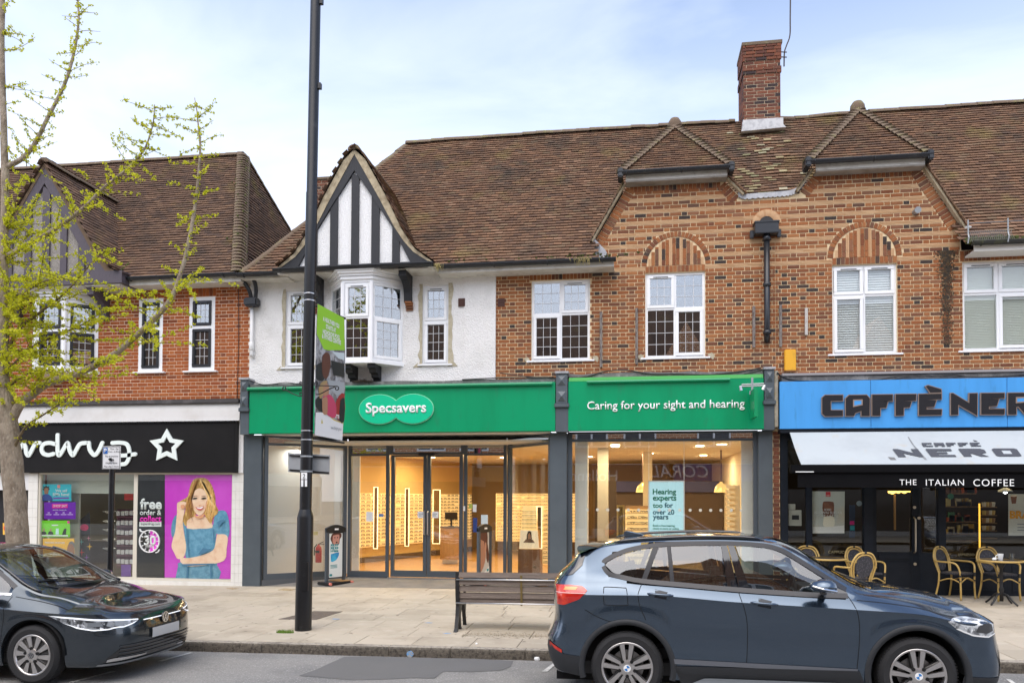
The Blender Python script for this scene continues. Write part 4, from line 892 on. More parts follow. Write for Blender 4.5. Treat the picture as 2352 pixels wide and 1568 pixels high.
q = A('D', 37, 440, 3.6); MB().lathe([(.15, 0), (.14, .05), (.135, .30), (.155, .33), (.15, .37), (.10, .37), (.10, .1)], (q.x, 3.75, p0.z+.1), 16).build('chimney_pot', mat('terracotta', (.50,.17,.06), .8, var=[((.33,.11,.05), 9, .5, .7)]), cc, smooth=True)
q = A('D', 61, 480, 3.0); t = A('D', 61, 345, 3.0); MB().tube([q, t], .012, 5).build('aerial_pole', MAT['dark_rust'], label='thin straight aerial pole behind the plum timbered gable', cat='aerial')
for par, x0, m in ((che, CL-.2, BRICK_R), (caf, CR, BRICK_O)): MB().extr([(x0, y, z) for y, z in ((-.02, -.3), (6.4, -.3), (6.4, 6.4), (RY, 10.5), (EY, 6.40), (-.02, 6.3))], (.2, 0, 0)).build('end_wall', m, par)
# rainwater heads and the pipes between the buildings
hx0, hx1 = ix('Z4', 112, 1000, -.14), ix('Z4', 196, 1000, -.14); hz0, hz1 = iz('Z4', 150, 1035, -.14), iz('Z4', 150, 982, -.14)
hp = MB().box(hx0, hx1, -.24, -.03, hz0, hz1).build('rain_hopper', BLACKG, opt, bevel=.03)
for pts in ([(88,825),(92,860),(135,930),(150,985)], [(150,840),(170,880),(180,930),(175,985)]):
    P = [A('Z4', *q, -.3+.05*i) for i, q in enumerate(pts)]; MB().tube(crv(P, 4), .042, 10).build('swan_neck_pipe', BLACKG, hp, smooth=True)
x = ix('Z4', 152, 1200, -.08); dp = MB().tube([(x, -.08, hz0+.02), (x, -.08, iz('Z4', 152, 1335, -.08)), (x+.02, -.06, iz('Z4', 152, 1350, -.08))], .04, 10).build('white_downpipe', WPAINT, opt, smooth=True)
MB().lathe([(.042, -.09), (.052, -.08), (.052, .08), (.042, .09)], (x, -.08, iz('Z4', 150, 1285, -.08)), 10).build('pipe_collar', WPAINT, dp, smooth=True)
xc_ = ix('Z4', 68, 900, -.03); MB().tube([(xc_, -.03, 6.46), (xc_+.02, -.02, 5.2), (xc_, -.02, 3.92)], .007, 5).build('wall_cable', BLACKP, che)
# ================================================================== the terrace across the street, seen in reflections
opp = thing('opposite_terrace', 'brick terrace across the street, seen only mirrored in the shop glass and car windows', 'building', (0, -24, 0))
OY = -24.
OBR = mat('opposite_brick_lit', (.32,.13,.065), .9)  # brick tones below are brightened to stand in for sunlight on this front
t_ = OBR.node_tree; bt = N('ShaderNodeTexBrick', t_); bt.inputs['Color1'].default_value = (.58,.26,.12,1); bt.inputs['Color2'].default_value = (.44,.17,.08,1); bt.inputs['Mortar'].default_value = (.80,.64,.44,1); bt.inputs['Scale'].default_value = 1; bt.inputs['Brick Width'].default_value = .3375; bt.inputs['Row Height'].default_value = .11; bt.inputs['Mortar Size'].default_value = .014
ge = N('ShaderNodeNewGeometry', t_); sp = N('ShaderNodeSeparateXYZ', t_); cb = N('ShaderNodeCombineXYZ', t_); t_.links.new(ge.outputs['Position'], sp.inputs[0]); t_.links.new(sp.outputs[0], cb.inputs[0]); t_.links.new(sp.outputs[2], cb.inputs[1]); t_.links.new(cb.outputs[0], bt.inputs[0]); t_.links.new(bt.outputs[0], t_.nodes['Principled BSDF'].inputs['Base Color'])
MB().box(-40, 40, OY-6, OY, 3.6, 6.9).build('upper_wall', OBR, opp)
MB().add([(-40, OY+.3, 6.8), (40, OY+.3, 6.8), (40, OY-4, 12.2), (-40, OY-4, 12.2)], [(0,1,2,3)]).build('roof', TILE_L, opp)
for i, x in enumerate((-14, -4, 5, 14)):        # gables breaking the roofline
    MB().prism([(x-2.4, 6.6), (x+2.4, 6.6), (x, 10.6)], OY-3, OY+.25).build('gable', OBR, opp)
x = -30; k = 0
OWIN = mat('opposite_window', (.10,.11,.12), .1, spec=.8)
while x < 30:
    wf = MB().box(x, x+1.5, OY+.001, OY+.05, 4.5, 6.1).build('window', OWIN, opp); f = MB(); f.frame(x-.06, x+1.56, 4.42, 6.16, OY, OY+.09, .09); f.box(x+.7, x+.8, OY, OY+.085, 4.5, 6.1); f.box(x, x+1.5, OY, OY+.08, 5.5, 5.58); f.build('window_frame', WHITE, wf)
    x += (2.9, 2.4, 3.6)[k % 3]; k += 1
fas = [(-40, -13, (.70,.68,.62)), (-13, -6.5, (.75,.24,.05)), (-6.5, .2, (.45,.30,.12)), (.2, 4.3, (.12,.08,.06)), (4.3, 11, (.05,.07,.28)), (11, 40, (.55,.52,.48))]
for a, c, cl_ in fas:
    MB().box(a+.1, c-.1, OY, OY+.25, 2.75, 3.55).build('shop_sign', mat('opp_sign_%d' % int(a+40), cl_, .5), opp); MB().box(a+.1, c-.1, OY-.3, OY-.1, .3, 2.75).build('shop_window', mat('opp_shop_glass', (.03,.03,.035), .08, spec=.8), opp)
    MB().box(a+.1, c-.1, OY-.3, OY, 3.55, 3.75).build('sign_cornice', WPAINT, opp)
    for xx in (a, c): MB().box(xx-.15, xx+.15, OY-.3, OY+.12, KS*xx, 3.6).build('shop_pilaster', mat('opp_pilaster', (.60,.57,.52), .7), opp)
MB().box(-40, 40, OY-.3, OY+.02, -.3, .35).build('stall_riser', MAT['opp_pilaster'], opp); MB().box(-40, 40, OY-6, OY-2.5, -.5, 3.6).build('back_wall', DARKIN, opp)
def mirtext(s, k, x, y, size, m, **kw):          # lettering on the far shops, standing where its mirror image is seen
    p = A(k, x, y, -OY); text(s, size, 'shop_lettering', m, opp, (p.x, OY+.27, p.z), ext=.02, rotz=math.pi, **kw)
mirtext('Holland', 'V5', 430, 620, .78, SIGNW); mirtext('CORAL', 'V5', 1390, 575, .85, SIGNW, shear=.2)
# ================================================================== optician's shopfront
FL = .11                                       # shop floor level
for x0, x1, cx0, cx1 in ((-5.69, -5.29, -5.66, -5.49), (.76, 1.095, .90, 1.125), (4.73, 4.99, 4.81, 4.985)):
    pl = MB().box(x0, x1, -.04, .25, gz(x0, 0)-.1, 3.15).build('pilaster', GREYP, opt, bevel=.008)
    MB().box(cx0-.01, cx1+.01, -.24, .0, 3.15, 3.62).build('pilaster_cap', GREYP, pl); MB().box(cx0-.03, cx1+.03, -.30, .0, 3.62, 3.70).build('pilaster_moulding', GREYP, pl, bevel=.01)
    cp_ = MB().box(cx0, cx1, -.28, .0, 3.70, 4.28).build('console_block', GREYP, pl, bevel=.006); c = (cx0+cx1)/2
    for zz in (3.83, 4.14): MB().add([(cx0+.03, -.281, zz-.1), (cx1-.03, -.281, zz-.1), (cx1-.03, -.281, zz+.1), (cx0+.03, -.281, zz+.1), (c, -.34, zz)], [(0,1,4),(1,2,4),(2,3,4),(3,0,4)]).build('console_ornament', GREYP, pl)
    MB().box(cx0-.02, cx1+.02, -.31, 0, 4.28, 4.32).build('console_lid', LEADM, pl)
STONE = mat('worn_stone', (.40,.36,.28), .9, var=[((.22,.2,.15), 7, .45, .7), ((.36,.28,.06), 9, .6, .75)], bump=.6)
MB().box(4.99, 5.06, -.25, .1, 3.2, 4.26).build('stone_console', STONE, opt, bevel=.01)
pier = MB().box(4.995, 5.125, -.002, .25, gz(5, 0)-.1, 3.2).build('brick_pier', MORT_O, opt); pm_ = MB().box(-.055, .055, -.012, .02, -.0325, .0325).mesh('brick', BRICK_C)
for i in range(41): obj('brick', pm_, pier, (5.06+(.006 if i % 2 else -.004), 0, .1+i*CJ))
# sign boards
for x0, x1, par in ((-5.60, PX-.002, opt), (PX+.002, 12.2, caf), (-15.5, -5.61, che)): MB().box(x0, x1, .02, .24, 3.19 if par != che else 2.39, 4.12 if par != che else 3.9).build('sign_lintel', DARKIN, par)
ZS0, ZS1 = 3.165, 4.125
s1 = MB().box(-5.47, .885, -.25, -.06, ZS0, ZS1).build('sign_board', GREEN, opt, bevel=.006, label='long green sign board with the shop name'); s2 = MB().box(1.137, 4.80, -.25, -.06, ZS0, ZS1).build('sign_board', GREEN, opt, bevel=.006, label='green sign board with white slogan')
MB().tube([(-5.49, -.29, 4.085), (.83, -.29, 4.085)], .035, 8).build('sign_trough_light', mat('trough_green', (0,.26,.11), .3), s1); MB().tube([(1.5, -.29, 4.10), (4.18, -.29, 4.10)], .03, 8).build('sign_trough_light', MAT['trough_green'], s2)
MB().box(1.15, 4.79, -.248, -.1, ZS1+.001, ZS1+.07).build('old_sign_edge', mat('faded_green', (.10,.48,.12), .5), s2)
pa, pb = A('Z5', 910, 370, -.27), A('Z5', 1418, 370, -.27); cx = (pa.x+pb.x)/2; cz = iz('Z5', 1160, 368, -.27); hw = (pb.x-pa.x)/2; rr = (iz('Z5', 1160, 268, -.27)-iz('Z5', 1160, 468, -.27))/2
def goggles(g):
    ra, rz_ = hw*.545+g, rr+g; dx = hw-hw*.545; P = []
    th = math.acos(max(-1, min(1, -dx/ra))) ; n = 30
    for i in range(n+1):
        a = -th+2*th*i/n; P.append((cx+dx+ra*math.cos(a), cz+rz_*math.sin(a)))
    for i in range(n+1):
        a = math.pi-th+2*th*i/n; P.append((cx-dx+ra*math.cos(a), cz+rz_*math.sin(a)))
    return P
MB().prism(goggles(.012), -.285, -.25).build('logo_rim', mat('logo_rim', (.30,.72,.48), .4), s1); MB().prism(goggles(0), -.30, -.286).build('logo_panel', GREENL, s1)
def fit(k, a, b_, Y): return ix(k, b_[0], b_[1], Y)-ix(k, a[0], a[1], Y)
def txt(s, k, c, width, m, parent, Y, bold=.0, ext=.008, name='lettering', **kw):
    """lettering of a given width in photograph units, centred on c"""
    p = A(k, *c, Y); w_ = A(k, c[0]+width/2, c[1], Y).x-A(k, c[0]-width/2, c[1], Y).x
    o = text(s, 1, name, m, parent, (0, 0, 0), ext=0, bold=bold, **kw); vs = [v.co for v in o.data.vertices]; x0, x1 = min(v.x for v in vs), max(v.x for v in vs); z0, z1 = min(v.z for v in vs), max(v.z for v in vs); sc = w_/(x1-x0)
    o.data.transform(Matrix.Translation((p.x-(x0+x1)/2*sc, Y, p.z-(z0+z1)/2*sc)) @ Matrix.Scale(sc, 4))
    if ext:
        bm = bmesh.new(); bm.from_mesh(o.data); r = bmesh.ops.extrude_face_region(bm, geom=bm.faces[:]); bmesh.ops.translate(bm, vec=(0, -ext, 0), verts=[e for e in r['geom'] if isinstance(e, bmesh.types.BMVert)]); bm.to_mesh(o.data); bm.free()
    return o
txt('Specsavers', 'Z5', (1160, 368), 415, SIGNW, s1, -.301, bold=.022, ext=.012); txt('Caring for your sight and hearing', 'Z6', (1396, 345), 1085, SIGNW, s2, -.252, bold=.008, ext=.012)
# ledge, cables and weathering above the signs
LEDGE = mat('lead_ledge', (.17,.165,.16), .75, var=[((.34,.33,.31), 5, .5, .7), ((.08,.08,.075), 14, .55, .75)], bump=.6)
for x0, x1, zz in ((-5.48, .88, 4.20), (1.13, 4.80, 4.28)):
    MB().prism([(x0, 4.127), (x1, 4.127), (x1, zz-.02)]+[(lerp(x1, x0, t/14), zz+random.uniform(-.02, .02)) for t in range(15)], -.2, 0).build('ledge', LEDGE, opt)
def cable(parent, pts, r=.012, Y=-.22): MB().tube(crv([A(k, x, y, Y) for k, x, y in pts], 5), r, 6).build('cable', BLACKP, parent, smooth=True)
cable(opt, [('Z6', 0, 165), ('Z6', 200, 155), ('Z6', 400, 150), ('Z6', 630, 148)]); cable(opt, [('Z6', 260, 120), ('Z6', 420, 140), ('Z6', 520, 148), ('Z6', 640, 152)], .008)
cable(opt, [('Z6', 725, 150), ('Z6', 850, 145), ('Z6', 980, 110), ('Z6', 1130, 100), ('Z6', 1300, 125), ('Z6', 1480, 125), ('Z6', 1700, 130), ('Z6', 1900, 110), ('Z6', 2060, 85)]); cable(opt, [('Z6', 1600, 160), ('Z6', 1800, 150), ('Z6', 1950, 125), ('Z6', 2070, 95)], .009)
cable(opt, [('Z5', 160, 175), ('Z5', 260, 200), ('Z5', 400, 185), ('Z5', 520, 200)], .009)
# recessed entrance: ramp, soffit
MB().add([(-5.29, .0, gz(-5.3, 0)+.004), (.76, .0, gz(.76, 0)+.004), (.3, 1.22, FL), (-4.2, 1.22, FL-.005)], [(0,1,2,3)]).build('entrance_ramp', RAMPM, opt)
MB().box(-5.29, .76, -.05, 1.25, 3.15, 3.18).build('entrance_soffit', mat('soffit_white', (.70,.68,.62), .6), opt)
for k, x in (('Z5', 1090), ('Z5', 1555)):
    p = A(k, x, 545, .35); MB().lathe([(.10, 3.146), (.10, 3.138), (.07, 3.138), (.06, 3.145)], (p.x, .35, 0), 16).build('downlight', STEEL, opt)
# glazing
def panel(parent, a, b_, z0, z1, m, gl, t=.07, tb=.12, trans=None, name='shop_window', d=.08):
    a = Vector((a[0], a[1], 0)); b_ = Vector((b_[0], b_[1], 0)); L_ = (b_-a).length; f = MB(); f.box(0, t, 0, d, z0, z1); f.box(L_-t, L_, 0, d, z0, z1); f.box(t, L_-t, .002, d-.002, z0, z0+tb); f.box(t, L_-t, .002, d-.002, z1-.04, z1)
    zs = [z0+tb, z1-.04]
    if trans: f.box(t, L_-t, .001, d-.001, trans-.025, trans+.025); zs = [z0+tb, trans-.025, trans+.025, z1-.04]
    M = Matrix.Translation(a) @ Matrix.Rotation(math.atan2(b_.y-a.y, b_.x-a.x), 4, 'Z'); o = f.xf(M).build(name, m, parent)
    for i in range(0, len(zs), 2): MB().box(t-.01, L_-t+.01, d*.45, d*.45+.01, zs[i]-.01, zs[i+1]+.01).xf(M).build('pane', GLASST if i or name == 'fanlight' else gl, o)
    return o
pn = panel(opt, (-5.23, .0), (-3.88, 1.2), .13, 3.15, GREYF, GLASS, trans=2.97)
pn['label'] = 'angled shop window left of the entrance'
MB().add([(-5.26, -.02, -.1), (-3.88, 1.19, -.1), (-3.88, 1.19, .13), (-5.26, -.02, .13)], [(0,1,2,3)]).build('plinth_tiles', mat('dark_plinth_tile', (.10,.105,.11), .4), opt)
panel(opt, (-3.86, 1.2), (-2.92, 1.2), FL, 3.16, GREYF, GLASS, trans=2.80, tb=.13); panel(opt, (-1.24, 1.2), (-.30, 1.2), FL, 3.16, GREYF, GLASS, trans=2.80, tb=.13); panel(opt, (-.28, 1.2), (.76, .02), .12, 3.15, GREYF, GLASS, trans=2.95)
panel(opt, (-2.92, 1.21), (-1.24, 1.21), 2.80, 3.16, GREYF, GLASS, tb=.05, name='fanlight')
for a, c, hx in ((-2.87, -2.065, -2.10), (-2.055, -1.26, -2.02)):
    dr = panel(opt, (a, 1.19), (c, 1.19), FL+.02, 2.79, GREYF, GLASS, t=.075, tb=.14, name='door')
    MB().tube([(hx, 1.17, 1.05), (hx, 1.12, 1.07), (hx, 1.12, 1.55), (hx, 1.17, 1.57)], .012, 8).build('door_handle', STEEL, dr)
MB().box(-2.25, -1.87, 1.10, 1.2, 2.78, 2.84).build('door_sensor', BLACKP, opt, bevel=.02); MB().box(-2.92, -1.24, 1.12, 1.2, FL-.01, FL+.012).build('threshold', STEEL, opt)
PAPER = mat('paper', (.80,.82,.82), .6); PRINT = mat('print_grey', (.25,.27,.30), .6)
def notice(k, x0, y0, x1, y1, Y, m=PAPER, par=opt, name='notice', lines=0):
    a, c = A(k, x0, y0, Y), A(k, x1, y1, Y); o = MB().box(a.x, c.x, Y-.002, Y, c.z, a.z).build(name, m, par); l = MB()
    for i in range(lines): z = lerp(a.z, c.z, (i+1.2)/(lines+1.4)); l.box(lerp(a.x, c.x, .18), lerp(a.x, c.x, .82-.2*(i % 2)), Y-.0035, Y-.0022, z-.008, z+.008)
    if lines: l.build('printed_lines', PRINT, o, kind='stuff')
    return o
notice('X7', 205, 812, 268, 905, 1.22); notice('X7', 697, 810, 760, 872, 1.21, lines=2); notice('X7', 836, 810, 897, 872, 1.21, lines=2); notice('X7', 1135, 757, 1153, 805, 1.18); notice('Z6', 130, 1095, 176, 1160, 1.22, m=mat('paper_blue', (.68,.78,.80), .6)); notice('X7', 325, 832, 370, 858, 1.22, m=mat('nhs_blue', (.05,.18,.45), .6))
NB = mat('kit_blue', (.02,.05,.22), .5); notice('Z6', 75, 1115, 103, 1215, 1.23, m=NB); notice('Z5', 1690, 1045, 1715, 1075, 1.23); notice('X7', 1190, 735, 1222, 782, 1.23, m=mat('hi_vis', (.42,.5,.1), .6)); notice('X7', 1227, 742, 1262, 775, 1.23)
DOT = mat('frosted_dot', (.70,.68,.62), .6)
def dots(par, pts, Y, r=.03):
    me = MB().lathe([(r, -.001), (r, .001)], (0, 0, 0), 14, 'y').mesh('safety_dot', DOT)
    for k, x, y in pts: p = A(k, x, y, Y); obj('safety_dot', me, par, (p.x, Y, p.z))
dots(opt, [('V5', 358+i*113.5, 990+i*.5) for i in range(16)], .125)
# --- interior of the optician's
WARM = mat('warm_white_wall', (.78,.70,.55), .8); CEIL = mat('shop_ceiling', (.72,.66,.54), .8); OAKF = mat('oak_floor', (.42,.235,.085), .35, var=[((.33,.18,.065), 4, .4, .7)], stretch=(8,1,1)); WHI = mat('display_white', (.80,.79,.76), .7)
MB().extr([(-5.6, .5, FL-.03), (-5.2, .12, FL-.03), (-3.9, 1.28, FL-.03), (-.3, 1.28, FL-.03), (.75, .12, FL-.03), (4.98, .12, FL-.03), (4.98, 11, FL-.03), (-5.6, 11, FL-.03)], (0, 0, .03)).build('shop_floor', OAKF, opt); MB().box(-5.6, 4.98, .30, 11, 3.0, 3.04).build('shop_ceiling', CEIL, opt); MB().box(-3.88, -.3, 1.32, 1.36, 2.80, 3.16).build('bulkhead', DARKIN, opt); MB().box(1.1, 4.73, .22, .26, 2.99, 3.17).build('bulkhead', DARKIN, opt); MB().box(-5.6, 4.98, 10.9, 11, FL, 3.16).build('back_wall', mat('brown_wall', (.30,.20,.10), .8), opt)
MB().box(-5.62, -5.56, .3, 11, FL, 3.16).build('side_wall', WHI, opt); MB().box(4.94, 4.985, .3, 11, FL, 3.16).build('side_wall', WARM, opt)
MB().add([(-5.5, .55, FL), (-4.45, 1.9, FL), (-4.45, 1.9, 3.15), (-5.5, .55, 3.15)], [(0,1,2,3)]).build('display_panel', WHI, opt); MB().add([(-4.45, 1.9, FL), (-4.3, 1.9, FL), (-4.3, 1.9, 3.15), (-4.45, 1.9, 3.15)], [(0,1,2,3)]).build('display_panel', WHI, opt)
MB().box(-4.5, -3.86, 1.95, 2.0, FL, 3.15).build('display_panel', WHI, opt)
def lamp(par, x, y, z, e, col=(1,.74,.40), size=.5, disc=True):
    l = bpy.data.lights.new('downlight_lamp', 'AREA'); l.energy = e*.78; l.color = col; l.shape = 'DISK'; l.size = size; o = bpy.data.objects.new('downlight_lamp', l); COL.objects.link(o); o.parent = par; o.matrix_parent_inverse = MW.get(par.name, Matrix()).inverted(); o.location = (x, y, z-.03)
    if disc: MB().lathe([(.09, z-.002), (.09, z-.012), (.001, z-.012)], (x, y, 0), 14).build('downlight', mat('lit_lens', (1,.85,.6), .5, emit=9, emcol=(1,.8,.5)), par)
for x, y, e in ((-4.0, 3.2, 46), (-2.6, 3.0, 46), (-1.0, 3.2, 46), (-3.2, 6.0, 60), (-1.2, 6.2, 60), (.6, 2.2, 34), (2.0, 1.8, 30), (3.8, 1.8, 30), (2.8, 4.5, 45), (1.2, 6.0, 45), (4.2, 5.5, 36)): lamp(opt, x, y, 2.995, e)
lamp(opt, -4.9, 1.0, 2.95, 7, (1,.95,.86), .3, False)
# lit wall of spectacle frames
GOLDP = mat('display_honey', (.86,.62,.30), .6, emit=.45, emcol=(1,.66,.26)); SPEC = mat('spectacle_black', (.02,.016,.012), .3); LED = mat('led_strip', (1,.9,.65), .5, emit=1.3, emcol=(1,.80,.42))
def spec_wall(par, a, b_, z0, z1, rows, per, mat_=GOLDP):
    a = Vector((a[0], a[1], 0)); b_ = Vector((b_[0], b_[1], 0)); d = (b_-a); L_ = d.length; d.normalize(); M = Matrix.Translation(a) @ Matrix.Rotation(math.atan2(d.y, d.x), 4, 'Z')
    o = MB().box(0, L_, 0, .05, z0, z1).xf(M).build('display_wall', mat_, par); s = MB(); g = MB()
    for r in range(rows):
        z = lerp(z0, z1, (r+.4)/rows); s.box(0, L_, -.05, -.001, z-.012, z); x = .05
        while x < L_-.1:
            if random.random() < .93:
                q = random.uniform(.11, .14); h = random.uniform(.028, .042); g.box(x, x+q*.44, -.055, -.04, z+.004, z+.010); g.box(x, x+q*.44, -.055, -.04, z+h, z+h+.008); g.box(x, x+.008, -.055, -.04, z, z+h); g.box(x+q*.40, x+q*.6, -.055, -.04, z+h*.6, z+h+.004); g.box(x+q*.56, x+q, -.055, -.04, z+.004, z+.010); g.box(x+q*.56, x+q, -.055, -.04, z+h, z+h+.008); g.box(x+q-.008, x+q, -.055, -.04, z, z+h)
            x += L_/per
    s.xf(M).build('shelves', mat('shelf_honey', (.78,.55,.26), .5), o, kind='stuff'); g.xf(M).build('spectacles', SPEC, o, kind='stuff')
    return o, M
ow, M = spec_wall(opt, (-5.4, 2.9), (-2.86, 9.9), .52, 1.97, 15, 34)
MB().add([(-5.4, 2.99, FL), (-2.86, 9.99, FL), (-2.86, 9.99, 3.15), (-5.4, 2.99, 3.15)], [(0,1,2,3)]).build('display_wall_back', mat('ochre_wall', (.52,.34,.13), .8), opt)
MB().add([(-5.38, 2.97, FL), (-2.84, 9.97, FL), (-2.84, 9.97, FL+.15), (-5.38, 2.97, FL+.15)], [(0,1,2,3)]).build('skirting', mat('skirting_brown', (.10,.065,.04), .6), opt)
def led_mirror(par, k, x0, x1, y0, y1, Y, m=None):
    a, c = A(k, x0, y0, Y), A(k, x1, y1, Y); o = MB().box(a.x, c.x, Y-.02, Y+.02, c.z, a.z).build('mirror', mat('mirror_dark', (.34,.22,.10), .08, metal=.8), par); MB().frame(a.x-.015, c.x+.015, c.z-.015, a.z+.015, Y-.03, Y-.0, .016).build('led_frame', LED, o)
led_mirror(opt, 'X7', 284, 310, 580, 1162, 4.55); led_mirror(opt, 'X7', 585, 610, 592, 1138, 6.0); led_mirror(opt, 'X7', 850, 908, 605, 1115, 7.4)
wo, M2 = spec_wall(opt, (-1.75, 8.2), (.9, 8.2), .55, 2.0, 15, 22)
# till counter with a screen
WOODC = mat('counter_oak', (.36,.21,.10), .5, var=[((.28,.16,.075), 5, .4, .7)], stretch=(9,9,1))
c0, c1 = A('X7', 905, 965, 5.0), A('X7', 1118, 965, 5.0); cxm = (c0.x+c1.x)/2; wd = (c1.x-c0.x)/2
P = [(cxm+wd*math.cos(t*math.pi/12+math.pi), 5.15+.38*math.sin(t*math.pi/12+math.pi)) for t in range(13)]
tl = MB().extr([(x, y, FL+.12) for x, y in P], (0, 0, .83)).build('till_counter', WOODC, label='curved oak till counter inside the optician shop', cat='counter'); MB().extr([(cxm+(x-cxm)*1.03, 5.15+(y-5.15)*1.05, FL+.951) for x, y in P], (0, 0, .035)).build('counter_top', mat('counter_dark', (.09,.075,.06), .4), tl); MB().box(cxm-.2, cxm+.2, 4.95, 5.1, FL, FL+.12).build('counter_foot', STEEL, tl)
mo = MB().obox((cxm+.02, 5.0, FL+1.27), (1,0,0), (0,.94,.34), (0,-.34,.94), .17, .012, .10).build('screen', BLACKP, label='small black till screen on the oak counter', cat='screen'); MB().box(cxm, cxm+.04, 5.0, 5.05, FL+.98, FL+1.2).build('stand', BLACKP, mo); MB().lathe([(.08, FL+.986), (.08, FL+1.0)], (cxm+.02, 5.03, 0), 12).build('foot', BLACKP, mo)
# free-standing frame display with a portrait card
a, c = A('Z6', 400, 1060, 2.0), A('Z6', 515, 1330, 2.0); zf = FL
tt = thing('frame_display', 'freestanding lit spectacle display with portrait card and wooden base, right of the doors', 'display', (a.x, 2.0, zf))
MB().box(a.x-.04, c.x+.08, 1.95, 2.4, zf, c.z).build('base', mat('walnut', (.20,.11,.055), .5), tt); MB().extr([(a.x-.02, 1.96, c.z), (c.x+.02, 1.96, c.z), (c.x-.03, 2.06, a.z+.08), (a.x+.05, 2.06, a.z+.08)], (0, .2, 0)).build('tower', GOLDP, tt)
g = MB()
for r in range(5):
    z = lerp(c.z, a.z, .52+r*.1)
    for q in range(3): x = lerp(a.x, c.x, .12+q*.29); g.box(x, x+.05, 1.93, 1.95, z, z+.008); g.box(x, x+.05, 1.93, 1.95, z+.03, z+.038); g.box(x+.06, x+.11, 1.93, 1.95, z, z+.008); g.box(x+.06, x+.11, 1.93, 1.95, z+.03, z+.038)
g.build('spectacles', SPEC, tt, kind='stuff')
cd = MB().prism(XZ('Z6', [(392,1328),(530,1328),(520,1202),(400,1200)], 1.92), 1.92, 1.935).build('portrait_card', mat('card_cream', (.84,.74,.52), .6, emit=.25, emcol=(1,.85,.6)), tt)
MB().prism(XZ('Z6', [(420,1285),(440,1262),(455,1258),(470,1258),(490,1270),(500,1288)], 1.918), 1.912, 1.919).build('printed_dress', mat('print_brown', (.20,.13,.09), .7), cd); MB().prism(XZ('Z6', [(452,1262),(450,1240),(453,1222),(462,1213),(470,1222),(473,1240),(470,1262)], 1.915), 1.910, 1.916).build('printed_face', mat('print_skin', (.52,.30,.19), .7), cd); MB().prism(XZ('Z6', [(444,1262),(446,1230),(455,1208),(466,1206),(476,1215),(479,1262),(473,1262),(471,1232),(462,1218),(453,1232),(452,1262)], 1.912), 1.907, 1.913).build('printed_hair', SPEC, cd)
led_mirror(opt, 'Z6', 518, 545, 1040, 1325, 2.15); spec_wall(opt, (ix('Z6', 548, 1200, 2.4), 2.4), (.95, 2.4), .35, 1.62, 12, 5)
# --- second window: frame, hanging screen, columns, shelves
panel(opt, (1.10, .08), (4.74, .08), .35, 3.17, GREYF, GLASS, trans=3.0, tb=.09, t=.09); MB().box(1.10, 4.74, .0, .3, -.05, .35).build('stall_riser', GREYP, opt)
MB().box(1.22, 1.47, .5, .9, FL, 3.15).build('display_panel', WHI, opt); MB().box(4.48, 4.93, .45, .5, FL, 3.15).build('display_panel', WHI, opt)
x0, x1 = ix('V5', 472, 700, 2.4), ix('V5', 590, 700, 2.4); MB().box(x0, x1, 2.4, 2.8, FL, 3.15).build('column', mat('column_grey', (.50,.48,.44), .7), opt)
DBR = mat('dark_brown_wall', (.075,.05,.035), .8); MB().box(1.5, 4.9, 7.4, 7.5, FL, 2.35).build('partition', DBR, opt); MB().box(1.5, 4.9, 7.30, 7.4, 2.05, 2.36).build('partition_band', mat('navy_band', (.03,.03,.11), .6), opt); MB().box(1.5, 2.0, 3.0, 3.1, FL, 2.4).build('partition', DBR, opt)
x0, x1 = ix('V5', 975, 700, 4.), ix('V5', 1030, 700, 4.); MB().box(x0, x1+.1, 4, 4.2, FL, 3.15).build('column', WARM, opt)
a, c = A('V5', 685, 940, 1.3), A('V5', 770, 1330, 1.3); gm = MB().box(a.x+.03, c.x-.02, 1.28, 1.3, .3, a.z-.03).build('gold_mirror', mat('gold_glass', (.50,.33,.10), .25, metal=.9), label='tall gold framed mirror behind the second shop window', cat='mirror'); MB().frame(a.x, c.x, .3, a.z, 1.25, 1.32, .035).build('frame', mat('brass', (.72,.48,.16), .35, metal=.8), gm)
spec_wall(opt, (ix('V5', 778, 1100, 1.7), 1.7), (ix('V5', 1100, 1100, 1.7), 1.7), .4, iz('V5', 800, 985, 1.7), 10, 8)
MB().box(ix('V5', 778, 1100, 1.75), ix('V5', 1100, 1100, 1.75), 1.76, 1.82, .3, iz('V5', 800, 945, 1.75)).build('shelf_back', mat('shelf_brown', (.42,.26,.12), .6), opt)
scn_ = MB().prism(XZ('V5', [(1030,670),(1432,668),(1434,1330),(1028,1330)], .55), .55, .60).build('hanging_screen', WPAINT, label='pale blue hearing advice screen hanging in the second shop window', cat='screen')
SCR = mat('screen_blue', (.42,.66,.74), .5, emit=.26, emcol=(.55,.86,.95)); MB().prism(XZ('V5', [(1045,685),(1418,684),(1420,1330),(1043,1330)], .545), .542, .549).build('screen_face', SCR, scn_)
for x in (1038, 1427): p = A('V5', x, 660, .57); MB().tube([(p.x, .57, p.z), (p.x, .57, 3.15)], .006, 5).build('suspension_wire', SIGNW, scn_)
TEAL = mat('teal_print', (.0,.20,.11), .6); TEALD = mat('teal_dark_print', (.01,.13,.20), .6)
for s, c_, wd, m in (('Hearing', (1210, 800), 258, TEAL), ('experts', (1212, 872), 260, TEAL), ('too', (1136, 946), 108, TEAL), ('for', (1258, 940), 95, TEALD), ('over 20', (1200, 1015), 238, TEALD), ('years', (1168, 1085), 172, TEALD), ('Book a free hearing', (1203, 1168), 242, TEAL), ('check in store or online', (1226, 1198), 288, TEAL)): txt(s, 'V5', c_, wd, m, scn_, .540, bold=.028, ext=.002)
GOLDM = mat('pendant_gold', (.75,.52,.16), .3, metal=.7, emit=.4, emcol=(1,.75,.3))
